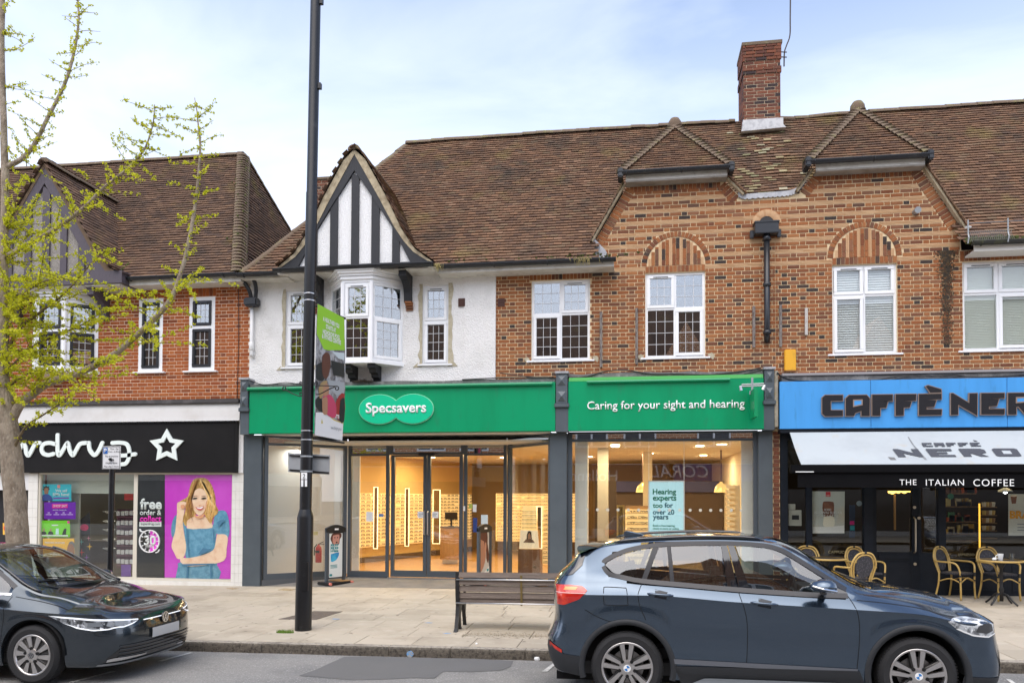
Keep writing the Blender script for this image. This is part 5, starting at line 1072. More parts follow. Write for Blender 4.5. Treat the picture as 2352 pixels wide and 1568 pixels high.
for k, x, y, Y, lb in (('V5', 1836, 800, 3.4, 'gold dome pendant lamp right of the hanging screen'), ('V5', 968, 800, 4.4, 'gold dome pendant lamp left of the hanging screen')):
    p = A(k, x, y, Y); pd = MB().lathe([(.165, 0), (.16, .04), (.14, .12), (.09, .19), (.04, .22), (.03, .25)], tuple(p), 20, cap=False).build('pendant_lamp', GOLDM, smooth=True, label=lb, cat='lamp'); MB().tube([(p.x, p.y, p.z+.22), (p.x, p.y, 3.15)], .02, 6).build('stem', mat('stem_brown', (.10,.06,.05), .5), pd)
st_ = thing('frame_shelf_tower', 'tower of stacked pale wooden frame shelves at the right of the second window', 'shelf', (ix('V5', 1940, 1300, 1.0), 1.0, FL))
x0, x1 = ix('V5', 1912, 1000, 1.), ix('V5', 1985, 1000, 1.); MB().box(x0+.04, x1+.12, 1.1, 1.3, FL, iz('V5', 1900, 720, 1.)).build('tower_back', WARM, st_)
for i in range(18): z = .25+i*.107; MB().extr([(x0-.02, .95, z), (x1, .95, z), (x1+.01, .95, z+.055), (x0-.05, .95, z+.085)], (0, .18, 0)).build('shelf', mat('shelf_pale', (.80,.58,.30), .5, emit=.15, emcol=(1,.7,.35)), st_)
for k, x, y in (('V5', 665, 325), ('V5', 1855, 293)): p = A(k, x, y, 1.2); MB().lathe([(.1, 2.995), (.1, 2.99), (.001, 2.99)], (p.x, 1.4, 0), 14).build('downlight', MAT['lit_lens'], opt)
# fire extinguisher on the white wall panel behind the angled window
EX = mat('extinguisher_red', (.62,.02,.015), .3); p = A('V8', 100, 1010, .92)
fe = MB().lathe([(.001, 0), (.065, .005), (.068, .02), (.068, .30), (.055, .345), (.028, .37), (.022, .40)], (p.x, .95, p.z), 18).build('fire_extinguisher', EX, smooth=True, label='red fire extinguisher hung on the white wall behind the sandwich board', cat='extinguisher')
MB().box(p.x-.045, p.x+.045, .875, .885, p.z+.22, p.z+.27).build('label_band', BLACKP, fe); MB().tube([(p.x-.01, .95, p.z+.40), (p.x+.05, .93, p.z+.43), (p.x+.12, .93, p.z+.46)], .008, 6).build('handle', BLACKP, fe); MB().tube([(p.x+.0, .95, p.z+.41), (p.x+.14, .93, p.z+.40)], .007, 6).build('lever', BLACKP, fe); MB().tube([(p.x-.03, .93, p.z+.40), (p.x-.085, .92, p.z+.33), (p.x-.085, .92, p.z+.16)], .014, 6).build('hose', BLACKP, fe)
a = A('V8', 18, 385, 1.0); MB().box(a.x, a.x+.1, .985, .99, a.z-.075, a.z).build('extinguisher_sign', mat('sign_yellow', (.78,.62,.25), .6), opt)
# bracket with spotlights and a thin hanging sign at the right end
br = thing('projecting_sign', 'thin green hanging sign edge-on below a grey bracket with two small spotlights', 'sign', (4.45, -.5, 3.3))
for pts, r in (([('Z6', 1998, 150), ('Z6', 1998, 240)], .022), ([('Z6', 1925, 200), ('Z6', 2080, 192)], .016), ([('Z6', 1910, 212), ('Z6', 2090, 206)], .016), ([('Z6', 1985, 240), ('Z6', 1983, 268)], .014)): MB().tube([A(*q, -.5) for q in pts], r, 6).build('bracket_arm', GALV, br)
for pts in ([('Z6', 1916, 210), ('Z6', 1922, 240)], [('Z6', 2084, 205), ('Z6', 2070, 235)]): MB().tube([A(*q, -.5) for q in pts], [.025, .035], 8).build('spotlight', STEEL, br)
q0, q1 = A('Z6', 2003, 240, -.5), A('Z6', 2005, 432, -.5); MB().extr([(q0.x-.03, -.85, q0.z), (q0.x-.03, -.30, q0.z), (q1.x-.03, -.30, q1.z), (q1.x-.03, -.85, q1.z)], (.06, 0, 0)).build('sign_panel', mat('hanging_green', (.0,.27,.10), .35), br); MB().box(q0.x-.012, q0.x+.012, -.6, -.56, q0.z-.32, q0.z+.02).build('hanger', GALV, br)
# ================================================================== chemist's shopfront
XL = -15.5
MB().box(XL, -5.79, -.10, .0, 3.83, 3.92).build('ledge', mat('ledge_dark', (.055,.05,.05), .6, var=[((.11,.10,.10), 5, .5, .7)]), che, bevel=.01)
MB().add([(-11.0, -.16, 3.475), (-5.73, -.16, 3.475), (-5.79, -.03, 3.83), (-10.85, -.03, 3.83)], [(0,1,2,3)]).build('sign_canopy', mat('canopy_white', (.56,.55,.53), .6, var=[((.48,.46,.43), 2, .45, .75)]), che); MB().box(-11.05, -5.73, -.17, 0, 3.45, 3.474).build('canopy_edge', WPAINT, che)
sb = MB().box(XL, -5.855, -.12, .0, 2.37, 3.42).build('sign_board', BLKSIGN, che, bevel=.006, label='black sign board with white script lettering and star')
d = MB(); x = -11.0
while x < -5.80: d.box(x, x+.030, -.165, -.1, 3.421, 3.449); x += .055
d.build('vent_strip', BLACKP, che, kind='stuff')
MB().box(-5.855, -5.79, -.125, 0, 2.37, 3.42).build('sign_end', BLKSIGN, che); MB().box(-5.79, -5.69, -.06, .1, 2.36, 3.45).build('white_pier_head', WPAINT, che)
def strk(k, pts, wpx, Y, par, m, name, n=6):
    P = [(p.x, p.z) for p in (A(k, x, y, Y) for x, y in pts)]; wd = A(k, pts[0][0]+wpx, pts[0][1], Y).x-P[0][0]
    return MB().stroke([tuple(q) for q in crv([(a, b_) for a, b_ in P], n)], wd, Y-.03, Y).build(name, m, par)
NEON = mat('lettering_mint_white', (.82,.90,.86), .35)
for pts in ([(-70,1400),(-40,1330),(-10,1325),(5,1350),(-30,1390),(-20,1425),(20,1405)], [(150,1425),(185,1400),(215,1345),(240,1315),(262,1345),(272,1405),(296,1425),(330,1365),(362,1310),(402,1300)], [(555,1312),(500,1300),(445,1315),(424,1360),(440,1405),(490,1422),(545,1410)], [(584,1222),(583,1330),(588,1410),(606,1422),(640,1370),(684,1303),(706,1380),(738,1424),(772,1370),(810,1312),(868,1300)],
            [(896,1300),(906,1370),(952,1422),(992,1385),(1032,1300)], [(1132,1302),(1205,1298),(1272,1312),(1300,1370),(1298,1450),(1268,1505),(1222,1515)], [(1222,1428),(1290,1424),(1362,1413)]):
    strk('V1', pts, 36, -.121, sb, NEON, 'script_letter')
SP = []
for i in range(10):
    a = math.pi/2-i*math.pi/5; r = 92 if i % 2 == 0 else 49; SP.append((1153+r*math.cos(a)*1.02, 1505-r*math.sin(a)))
strk('Z2', SP+[SP[0]], 27, -.121, sb, NEON, 'star_outline', n=1)
# tiled piers and stall riser
def tilewall(x0, x1, z0, z1, yf, tw, th, par):
    back = MB().box(x0, x1, yf+.001, yf+.2, z0, z1).build('tiled_pier', GROUT, par); nx = max(1, round((x1-x0)/tw)); nz_ = max(1, round((z1-z0)/th)); dx, dz = (x1-x0)/nx, (z1-z0)/nz_
    me = MB().box(-dx/2+.002, dx/2-.002, -.008, .004, -dz/2+.002, dz/2-.002).mesh('wall_tile', TILEW)
    for i in range(nx):
        for j in range(nz_): obj('wall_tile', me, back, (x0+(i+.5)*dx, yf+random.uniform(-.0008, .0008), z0+(j+.5)*dz))
tilewall(-5.945, -5.69, -.12, 2.36, -.02, .1, .19, che); tilewall(-10.73, -10.50, -.14, 2.36, -.02, .11, .19, che); tilewall(-10.50, -5.945, -.14, .075, -.02, .15, .19, che)
fr_ = MB(); fr_.box(-10.5, -5.945, .0, .08, .075, .13); fr_.box(-10.5, -5.945, .0, .08, 2.33, 2.37)
for a, c in ((-10.5, -10.46), (-8.22, -8.13), (-5.965, -5.945)): fr_.box(a, c, .001, .079, .13, 2.33)
cf = fr_.build('window_frame', CREAMF, che); MB().box(-10.46, -8.22, .04, .05, .13, 2.33).build('pane', GLASS, cf); MB().box(-8.13, -5.965, .002, .012, .13, 2.33).build('pane', glassmat('poster_glass', base=.05, gain=.8), cf)
# inside
GREYW = mat('chemist_inside', (.55,.55,.47), .8); MB().box(XL, -5.7, .3, 7, -.08, -.04).build('shop_floor', mat('grey_floor', (.35,.34,.31), .4), che); MB().box(XL, -5.7, 6.9, 7, -.08, 3).build('back_wall', mat('olive_wall', (.38,.34,.20), .8), che); MB().box(XL, -5.7, .2, 7, 2.75, 2.8).build('shop_ceiling', CEIL, che)
MB().box(-10.5, -8.2, .25, .3, 1.92, 2.4).build('blind_box', mat('pale_blind', (.66,.68,.58), .7), che); MB().box(-10.48, -9.75, .32, .36, -.05, 2.1).build('display_panel', GREYW, che)
for x in (-10, -8.7): lamp(che, x, 2.4, 2.74, 26, (1,.92,.78))
MB().box(-5.74, -5.68, .1, 7, -.05, 2.8).build('side_wall', WHI, che)
# posters in the window
def flat(k, pts, Y, m, par, name, n=0, t=.0015):
    P = [(p.x, p.z) for p in (A(k, x, y, Y) for x, y in pts)]
    if n: P = [tuple(q) for q in crv([(a, b_) for a, b_ in P+[P[0]]], n)][:-1]
    return MB().prism(P, Y-t, Y).build(name, m, par)
def mkposter(k, r, Y, m, label): o = flat(k, [(r[0],r[3]),(r[2],r[3]),(r[2],r[1]),(r[0],r[1])], Y, m, None, 'window_poster'); return tag(o, label, 'poster', 'posters in the chemist window')
pc = lambda n, c: mat('print_'+n, tuple(min(.95, v*1.3) for v in c), .55)
YP = .07
po = mkposter('V3', (80, 320, 632, 615), YP, pc('turquoise', (.03,.42,.50)), 'turquoise poster about phone cards at the top of the chemist window')
flat('V3', [(90,612),(95,540),(150,500),(190,492),(240,505),(285,545),(290,612)], YP-.003, pc('navy', (.03,.06,.25)), po, 'printed_coat', 3); flat('V3', [(160,490),(150,430),(155,385),(190,368),(225,385),(228,435),(215,490)], YP-.005, pc('deepskin', (.28,.14,.08)), po, 'printed_face', 3); flat('V3', [(150,430),(120,405),(148,392),(135,355),(170,368),(185,330),(205,366),(245,352),(230,388),(255,400),(228,425),(225,392),(190,375),(158,392)], YP-.007, SPEC, po, 'printed_hair')
txt('We sell', 'V3', (452, 435), 205, SIGNW, po, YP-.003, bold=.02, ext=.001); txt('SIMs here!', 'V3', (448, 500), 290, SIGNW, po, YP-.003, bold=.02, ext=.001); flat('V3', [(310,582),(590,576),(590,550),(310,555)], YP-.003, pc('violet', (.18,.05,.35)), po, 'printed_bar'); flat('V3', [(385,385),(432,385),(432,335),(385,335)], YP-.003, pc('coral', (.75,.25,.22)), po, 'printed_badge', 3)
po = mkposter('V3', (150, 635, 708, 935), YP, pc('purple', (.15,.01,.38)), 'purple shop poster with a pink heading in the chemist window')
flat('V3', [(290,742),(568,738),(568,664),(290,668)], YP-.003, pc('pink', (.78,.02,.32)), po, 'printed_heading'); txt('SHOP 24/7', 'V3', (432, 702), 240, SIGNW, po, YP-.005, bold=.02, ext=.001); txt('IN-STORE, ONLINE, APP', 'V3', (425, 776), 240, SIGNW, po, YP-.003, bold=.015, ext=.001)
for x in (232, 368, 495, 612): flat('V3', [(x-50,862),(x+50,862),(x+50,846),(x-50,846)], YP-.003, pc('lilac', (.55,.40,.75)), po, 'printed_line'); flat('V3', [(x-18,832),(x+18,832),(x+18,812),(x-18,812)], YP-.003, MAT['print_lilac'], po, 'printed_icon')
po = mkposter('V3', (65, 960, 608, 1250), YP, pc('lime', (.18,.60,.02)), 'lime green poster with a row of small pictures in the chemist window')
flat('V3', [(85,1232),(572,1238),(572,1214),(85,1208)], YP-.003, SIGNW, po, 'printed_band'); flat('V3', [(285,1052),(398,1050),(398,1030),(285,1032)], YP-.003, SIGNW, po, 'printed_title'); flat('V3', [(560,1010),(602,1010),(602,968),(560,968)], YP-.003, MAT['print_pink'], po, 'printed_square')
for x in (145, 265): flat('V3', [(x-45,1205),(x-40,1165),(x-10,1150),(x+10,1150),(x+40,1165),(x+42,1205)], YP-.003, SPEC, po, 'printed_suit', 2); flat('V3', [(x-14,1150),(x-12,1110),(x+8,1100),(x+16,1115),(x+12,1150)], YP-.005, MAT['print_skin'], po, 'printed_face', 3)
flat('V3', [(355,1205),(410,1205),(408,1100),(360,1100)], YP-.003, pc('paleblue', (.55,.78,.78)), po, 'printed_phone'); flat('V3', [(465,1208),(535,1208),(545,1100),(505,1105)], YP-.003, SPEC, po, 'printed_phone')
po = mkposter('V3', (128, 1275, 685, 1600), YP, pc('amber', (.78,.42,.05)), 'amber piercing poster behind the dark car roof')
txt('PIERCING IN-STORE', 'V3', (340, 1352), 350, SIGNW, po, YP-.003, bold=.02, ext=.001); flat('V3', [(560,1600),(555,1480),(580,1380),(620,1345),(665,1370),(680,1450),(665,1600)], YP-.003, MAT['print_deepskin'], po, 'printed_face', 3); flat('V3', [(580,1385),(600,1340),(645,1325),(680,1360),(683,1440),(665,1400),(640,1372),(605,1375)], YP-.005, pc('greyhair', (.18,.18,.18)), po, 'printed_hair', 3)
# dark column with stars
col = tag(flat('V3', [(775,1700),(960,1700),(960,800),(775,960)], .5, pc('charcoal', (.04,.04,.045)), None, 'star_column'), 'dark display board with coloured stars inside the chemist window', 'display')
flat('V3', [(860+75*math.cos(t*.4), 1082-60*math.sin(t*.4)) for t in range(16)], .496, pc('crimson', (.70,.01,.13)), col, 'printed_disc')
for x, y, r, c in ((938,1270,50,'rose'), (808,1335,62,'aqua'), (955,1418,72,'gold'), (815,1520,70,'red'), (900,1610,60,'violet')):
    m = pc('star_'+c, dict(rose=(.70,.25,.38), aqua=(.15,.50,.50), gold=(.75,.45,.03), red=(.75,.04,.03), violet=(.25,.08,.4))[c]); flat('V3', [(x+(r if i % 2 == 0 else r*.2)*math.cos(i*math.pi/4-math.pi/2)*(1 if i % 4 == 0 else .8), y+(r if i % 2 == 0 else r*.2)*math.sin(i*math.pi/4-math.pi/2)) for i in range(8)], .495, m, col, 'printed_star')
# wall of hanging packets and white counter trays
pk = tag(flat('V3', [(1440,1800),(1740,1800),(1740,760),(1440,760)], .9, pc('maroon', (.09,.02,.04)), None, 'packet_rack'), 'maroon rack of white hanging packets inside the chemist shop', 'rack')
me = None
for r in range(6):
    for q in range(4):
        p = A('V3', 1465+q*75, 830+r*170, .86); 
        if me is None: me = MB().prism([(-.04, -.05), (.04, -.05), (.045, .03), (.03, .05), (-.03, .05), (-.045, .03)], -.015, .015).mesh('packet', pc('packet', (.62,.60,.58)))
        obj('packet', me, pk, (p.x+random.uniform(-.008, .008), .86, p.z+random.uniform(-.01, .01)))
    p = A('V3', 1440, 890+r*170, .87); p2 = A('V3', 1740, 890+r*170, .87); MB().box(p.x, p2.x, .82, .89, p.z-.018, p.z+.008).build('rack_shelf', pc('maroon2', (.14,.05,.07)), pk)
mkposter('V3', (1565, 470, 1725, 600), .5, pc('redwhite', (.60,.03,.02)), 'red and white sign hanging inside the chemist window')
tb = thing('counter_display', 'white tiered tray stand inside the chemist shop behind the parking sign post', 'display', tuple(A('V3', 1290, 1500, 1.2)))
for yy, wpx in ((800, 70), (970, 100), (1120, 130), (1290, 130), (1450, 190)):
    p = A('V3', 1295, yy, 1.2); MB().lathe([(.02, -.05), (.10, -.015), (.14, .0), (.13, .01)], tuple(p), 14).build('tray', WHI, tb)
p = A('V3', 1310, 800, 1.25); MB().tube([(p.x, 1.25, -.05), (p.x, 1.25, p.z)], .025, 8).build('stem', WHI, tb)
b = MB(); q = A('V3', 880, 760, .9)
for t in range(3): b.lathe([(.001, -.1), (.09, -.05), (.08, .06), (.001, .1)], (q.x+.02*t, .9, q.z-.12*t), 10)
dk = A('V3', 960, 1500, 1.6); MB().box(dk.x-.2, dk.x+1.0, 1.6, 2.1, -.05, dk.z+.25).build('shop_counter', pc('darkwood', (.08,.06,.045)), label='dark counter inside the chemist shop', cat='counter')
mkposter('V2', (1215, 380, 1312, 498), .6, pc('violet2', (.12,.03,.30)), 'small purple price poster low in the chemist window')
# offer panel beside the portrait poster
op = tag(flat('V4', [(-364,1488),(15,1490),(20,72),(-362,72)], .018, pc('panelblack', (.012,.012,.014)), None, 'offer_poster'), 'tall black offer poster with a clock beside the magenta poster', 'poster')
txt('free', 'Z3', (1040, 335), 150, SIGNW, op, .015, bold=.035, ext=.001); txt('order &', 'Z3', (1038, 393), 148, SIGNW, op, .015, bold=.02, ext=.001); txt('collect', 'Z3', (1038, 436), 148, pc('hotpink', (.80,.02,.42)), op, .015, bold=.03, ext=.001)
flat('Z3', [(960,490),(1112,490),(1112,458),(960,458)], .015, SIGNW, op, 'printed_box'); txt('superdrug.com', 'Z3', (1036, 473), 132, SPEC, op, .012, bold=.01, ext=.001)
flat('Z3', [(1033+68*math.cos(t*math.pi/18), 590-76*math.sin(t*math.pi/18)) for t in range(36)], .015, SPEC, op, 'clock_face'); flat('Z3', [(1033+66*math.cos(t*math.pi/18-math.pi/2), 590-74*math.sin(t*math.pi/18-math.pi/2)) for t in range(19)], .013, pc('magenta2', (.66,.05,.55)), op, 'clock_half')
strk('Z3', [(1033+68*math.cos(t*math.pi/12), 590-76*math.sin(t*math.pi/12)) for t in range(25)], 6, .012, op, SIGNW, 'clock_rim', n=1)
for t in range(12): a = t*math.pi/6; strk('Z3', [(1033+52*math.cos(a), 590-58*math.sin(a)), (1033+62*math.cos(a), 590-69*math.sin(a))], 4, .010, op, SIGNW, 'clock_tick', n=1)
txt('30', 'Z3', (1033, 586), 82, SIGNW, op, .009, bold=.035, ext=.001); txt('mins', 'Z3', (1033, 624), 58, SIGNW, op, .009, bold=.02, ext=.001); txt('from', 'Z3', (1033, 549), 30, SIGNW, op, .009, ext=.001)
strk('Z3', [(968,508),(975,522),(990,524)], 6, .010, op, SIGNW, 'printed_arrow'); strk('Z3', [(1100,650),(1092,664),(1078,668)], 6, .010, op, SIGNW, 'printed_arrow')
# magenta portrait poster
mp_ = tag(flat('V4', [(0,1482),(935,1505),(958,72),(18,72)], .018, mat('print_magenta', (.72,.045,.66), .5, var=[((.80,.10,.74), .9, .4, .7)]), None, 'portrait_poster'), 'magenta poster of a smiling long haired woman in a blue denim dress', 'poster')
SK = mat('poster_skin', (.95,.68,.48), .55, var=[((.86,.53,.33), 7, .45, .7)]); SKD = pc('skinshade', (.52,.25,.13)); HAIR = mat('poster_hair', (.55,.28,.07), .5, var=[((.85,.55,.18), 9, .42, .62), ((.22,.09,.025), 12, .56, .72)], stretch=(4,1,1)); DEN = mat('poster_denim', (.10,.30,.45), .7, var=[((.18,.42,.58), 10, .4, .65), ((.05,.15,.25), 7, .60, .8)]); DEND = pc('denimdark', (.05,.15,.24))
lay = [0]; rr_ = random.Random(5); STR = [pc('hair_dark', (.20,.085,.025)), pc('hair_gold', (.66,.38,.10)), pc('hair_mid', (.42,.20,.05)), pc('hair_light', (.72,.50,.22))]
def fig(pts, m, name, n=4): lay[0] += 1; return flat('V4', pts, .0165-.0011*lay[0], m, mp_, name, n, t=.0005)
fig([(505,110),(430,125),(385,180),(355,270),(330,370),(250,420),(190,460),(240,455),(310,480),(290,600),(260,690),(300,780),(360,730),(420,760),(440,620),(600,640),(640,720),(665,760),(690,650),(760,580),(720,480),(715,380),(680,250),(630,160),(570,115)], HAIR, 'printed_hair')
fig([(160,630),(120,720),(105,840),(120,930),(165,900),(220,760),(230,640)], DEN, 'printed_sleeve'); fig([(165,1495),(200,1330),(240,1270),(700,1270),(735,1310),(768,1500)], DEN, 'printed_skirt', 2)
fig([(320,790),(330,700),(440,640),(560,640),(650,700),(680,780),(690,820),(320,830)], SK, 'printed_neck'); fig([(255,690),(330,810),(500,812),(670,800),(690,690),(720,760),(725,900),(700,1100),(640,1220),(560,1280),(330,1260),(300,1100),(290,900)], DEN, 'printed_dress', 2)
fig([(690,690),(720,600),(790,560),(860,580),(895,680),(910,840),(885,940),(850,900),(730,880),(690,800)], DEN, 'printed_sleeve'); fig([(735,890),(840,890),(885,940),(870,1080),(835,1250),(600,1310),(420,1330),(300,1322),(230,1260),(250,1215),(350,1215),(520,1180),(680,1110),(715,1010)], SK, 'printed_arm', 3)
fig([(185,480),(200,450),(280,440),(340,470),(355,500),(300,520),(285,600),(265,700),(280,860),(310,1040),(300,1150),(260,1220),(190,1225),(150,1150),(110,1060),(130,950),(160,850),(175,700),(185,600)], SK, 'printed_arm', 3)
fig([(490,255),(430,290),(385,350),(380,420),(400,510),(440,590),(480,628),(520,622),(560,580),(595,500),(605,400),(590,320),(545,270)], SK, 'printed_face')
fig([(490,160),(455,220),(395,300),(375,390),(382,440),(340,560),(320,640),(300,560),(330,400),(370,260),(420,170)], HAIR, 'printed_hair', 3); fig([(490,160),(520,240),(580,300),(605,400),(585,520),(560,600),(600,680),(650,740),(680,660),(750,590),(700,520),(700,380),(660,240),(590,150)], HAIR, 'printed_hair', 3)
for i in range(64):
    sd = 1 if i % 2 else -1; u = rr_.random(); x0, y0 = 495+sd*(8+u*70), 130+u*70; w_ = (.5+.5*rr_.random()); x1 = 495+sd*(95+60*u+40*w_) if sd > 0 else 495-(95+40*u+20*w_); ye = rr_.uniform(560, 740)
    P = crv([(x0, y0), (lerp(x0, x1, .55), y0+130), (x1, 400+rr_.uniform(-40, 40)), (x1+rr_.uniform(-45, 45)+sd*12, 520), (x1+rr_.uniform(-40, 40), ye)], 4); wd = rr_.uniform(3, 9); L1 = [(p.x-wd*(1-k/len(P)), p.y) for k, p in enumerate(P)]; L2 = [(p.x+wd*(1-k/len(P)), p.y) for k, p in enumerate(P)]
    lay[0] = 14+(i % 8)*.15; fig(L1+L2[::-1], STR[i % 4], 'printed_strand', 0)
lay[0] = 15.5
for x in (432, 553): fig([(x-34,404),(x,392),(x+34,398),(x,410)], pc('eyewhite', (.62,.58,.55)), 'printed_eye_white', 2); lay[0] -= .7
for pts in ([(385,430),(400,520),(440,590),(425,570),(392,500)], [(600,420),(590,520),(550,600),(575,530),(588,440)]): fig(pts, SKD, 'printed_cheek', 3); lay[0] -= .7
for x in (432, 553): fig([(x-38,400),(x-15,388),(x+20,385),(x+36,392),(x+15,405),(x-15,408)], SPEC, 'printed_eye', 3); fig([(x-42,372),(x,358),(x+40,362),(x,366)], pc('brow', (.16,.07,.03)), 'printed_brow', 2)
fig([(440,510),(480,520),(520,514),(552,500),(535,545),(500,560),(465,548)], pc('lip', (.45,.09,.08)), 'printed_mouth', 3); fig([(452,516),(500,522),(545,506),(530,530),(500,538),(470,532)], SIGNW, 'printed_teeth', 3); fig([(478,480),(495,488),(515,482),(505,496),(490,497)], SKD, 'printed_nose', 2)
fig([(420,600),(480,645),(560,600),(540,660),(480,670),(430,650)], SKD, 'printed_shadow', 3); fig([(235,490),(270,480),(290,500),(270,540),(240,530)], SKD, 'printed_palm', 3); fig([(330,815),(335,1020),(360,1200),(345,1205),(318,1010),(312,820)], DEND, 'printed_seam', 0); fig([(690,815),(700,1000),(690,1010),(675,820)], DEND, 'printed_seam', 0); fig([(250,1300),(700,1290),(700,1304),(250,1330)], DEND, 'printed_seam', 0); fig([(320,1330),(335,1330),(332,1490),(312,1490)], DEND, 'printed_seam', 0); fig([(640,1320),(655,1318),(662,1495),(645,1495)], DEND, 'printed_seam', 0)
fig([(740,720),(800,690),(850,700),(800,740),(760,790)], DEND, 'printed_fold', 3); fig([(540,1080),(640,1090),(690,1060),(600,1130),(480,1170)], DEND, 'printed_fold', 3)
# doorway at the far left edge
MB().box(XL, -10.73, .3, .35, -.1, 2.0).build('doorway_wall', mat('doorway_dark', (.02,.02,.022), .6), che); MB().box(XL, -10.73, -.02, .05, 1.99, 2.37).build('door_head', WPAINT, che)
o = mkposter('Z3', (20, 465, 66, 545), .25, MAT['print_amber'], 'small orange and red sticker in the doorway behind the tree trunk'); flat('Z3', [(42+18*math.cos(t*.4), 500-22*math.sin(t*.4)) for t in range(16)], .246, MAT['print_star_red'], o, 'printed_disc')
mkposter('Z3', (0, 600, 66, 620), .25, MAT['print_pink'], 'pink strip poster at the foot of the doorway')
# ================================================================== coffee shop front
CX1 = 12.2
MB().prism([(PX+.07, 4.045), (CX1, 4.045), (CX1, 4.16)]+[(lerp(CX1, PX+.07, t/16), 4.15+random.uniform(-.012, .012)) for t in range(17)], -.22, 0).build('ledge', LEDGE, caf); MB().box(PX+.07, CX1, -.26, -.0, 4.155, 4.20).build('ledge_cap', mat('ledge_cap', (.30,.285,.29), .8), caf)
cable(caf, [('Y2', 80, 30), ('Y2', 160, 80), ('Y2', 300, 100), ('Y2', 900, 95), ('Y2', 1050, 85), ('Y2', 1200, 55), ('Y2', 1340, 45), ('Y2', 1500, 60), ('Y2', 1700, 45), ('Y2', 1850, 65), ('Y2', 2100, 60), ('Y2', 2352, 45)], .012, -.27); cable(caf, [('Y2', 85, 20), ('Y2', 130, 60), ('Y2', 240, 92), ('Y2', 500, 100), ('Y2', 1100, 92), ('Y2', 1300, 60), ('Y2', 1600, 58), ('Y2', 2000, 68), ('Y2', 2352, 55)], .01, -.28)
x = 5.075; ends = [5.075, ix('Y2', 945, 300, -.3), ix('Y2', 2198, 300, -.3), 12.2]
sg = MB().box(5.09, CX1, -.29, -.05, 3.19, 4.02).build('sign_board', NAVY, caf, label='bright blue sign board with black block letters')
for a, c in zip(ends[:-1], ends[1:]): MB().box(a+.003, c-.003, -.30, -.2, 3.16, 4.04).build('sign_panel', BLUES, sg, bevel=.004)
MB().box(5.09, CX1, -.27, 0, 3.09, 3.155).build('sign_rail', NAVY, caf)
BRZ = mat('bronze_rim', (.27,.20,.16), .5); BLKL = mat('letter_black', (.012,.012,.015), .35)
LET = {'C': [[(498,255),(525,232),(686,230),(686,282),(575,285),(575,370),(686,370),(686,422),(525,425),(498,400)]],
 'A': [[(714,262),(745,232),(905,230),(934,262),(932,422),(858,422),(858,375),(800,395),(788,422),(714,422)]], 'a': [[(785,278),(862,276),(862,318),(785,335)]],
 'F1': [[(957,228),(1144,226),(1144,285),(1030,288),(1100,290),(1085,345),(1030,348),(1030,418),(957,420)]], 'F2': [[(1172,224),(1360,222),(1358,280),(1245,283),(1318,288),(1300,342),(1245,345),(1245,415),(1172,418)]],
 'E1': [[(1386,222),(1592,218),(1592,268),(1455,272),(1545,278),(1525,338),(1455,342),(1455,362),(1595,362),(1592,412),(1386,415)]], 'G': [[(1450,150),(1470,142),(1590,178),(1592,205),(1490,208)]],
 'N': [[(1680,215),(1700,215),(1848,305),(1850,216),(1922,214),(1920,418),(1745,318),(1745,410),(1680,412)]], 'E2': [[(1958,214),(2170,212),(2170,258),(2028,262),(2120,266),(2100,330),(2028,335),(2028,358),(2172,358),(2170,408),(1958,408)]],
 'R': [[(2205,212),(2420,210),(2440,235),(2440,300),(2380,330),(2440,405),(2360,405),(2300,335),(2280,338),(2280,408),(2205,408)]], 'r': [[(2280,255),(2370,252),(2370,292),(2280,300)]], 'O': [[(2490,208),(2690,205),(2710,225),(2690,405),(2490,405),(2475,380)]]}
for k, ps in LET.items():
    for p in ps:
        P = XZ('Y2', p, -.34)
        if k in 'ar': MB().prism(P, -.352, -.30).build('letter_counter', BLUES, sg); MB().stroke(P+[P[0]], .022, -.355, -.30).build('letter_rim', BRZ, sg)
        else: l = MB().prism(P, -.35, -.30).build('sign_letter', BLKL, sg); MB().stroke(P+[P[0]], .026, -.345, -.298).build('letter_rim', BRZ, l)
# awning
AY0, AZ0, AY1, AZ1 = -.32, 3.09, -1.3, 2.455
aw = thing('awning', 'pale grey shop awning with black front bar and black valance', 'awning', (5.2, -.3, 2.0))
AWC = mat('awning_cloth', (.43,.47,.49), .85, var=[((.36,.39,.41), .9, .45, .75), ((.46,.38,.27), 1.7, .58, .78)])
ax0 = 5.25; P = []
for j in range(9):
    t = j/8; P.append([(lerp(ax0, CX1, i/24), lerp(AY0, AY1, t), lerp(AZ0, AZ1, t)-.03*math.sin(t*math.pi)) for i in range(25)])
MB().grid(P).build('cloth', AWC, aw, smooth=True); MB().grid([[(x, y, z-.006) for x, y, z in r] for r in P]).build('cloth_lining', AWC, aw, smooth=True)
def onaw(k, x, y, off=.006):                    # photograph point on the sloping cloth
    d_ = ray(k, x, y); n = Vector((0, AZ1-AZ0, -(AY1-AY0))).normalized(); p0 = Vector((0, AY0, AZ0-.02)); t = (p0-CP).dot(n)/d_.dot(n); return CP+d_*t-n*(-off if n.z > 0 else off)
def awpoly(pts, m, name, off=.006): MB().add([onaw('Y2', x, y, off) for x, y in pts], [tuple(range(len(pts)))]).build(name, m, aw)
SEAM = mat('awning_seam', (.22,.23,.24), .9); awpoly([(1252,566),(1262,566),(1340,690),(1500,868),(1470,868),(1310,660)], SEAM, 'cloth_seam'); awpoly([(1100,800),(1160,805),(1215,868),(1160,868)], mat('awning_tear', (.16,.16,.16), .9), 'cloth_tear')
INK = mat('awning_ink', (.06,.065,.08), .8); GOLDK = mat('awning_gold', (.60,.50,.26), .8)
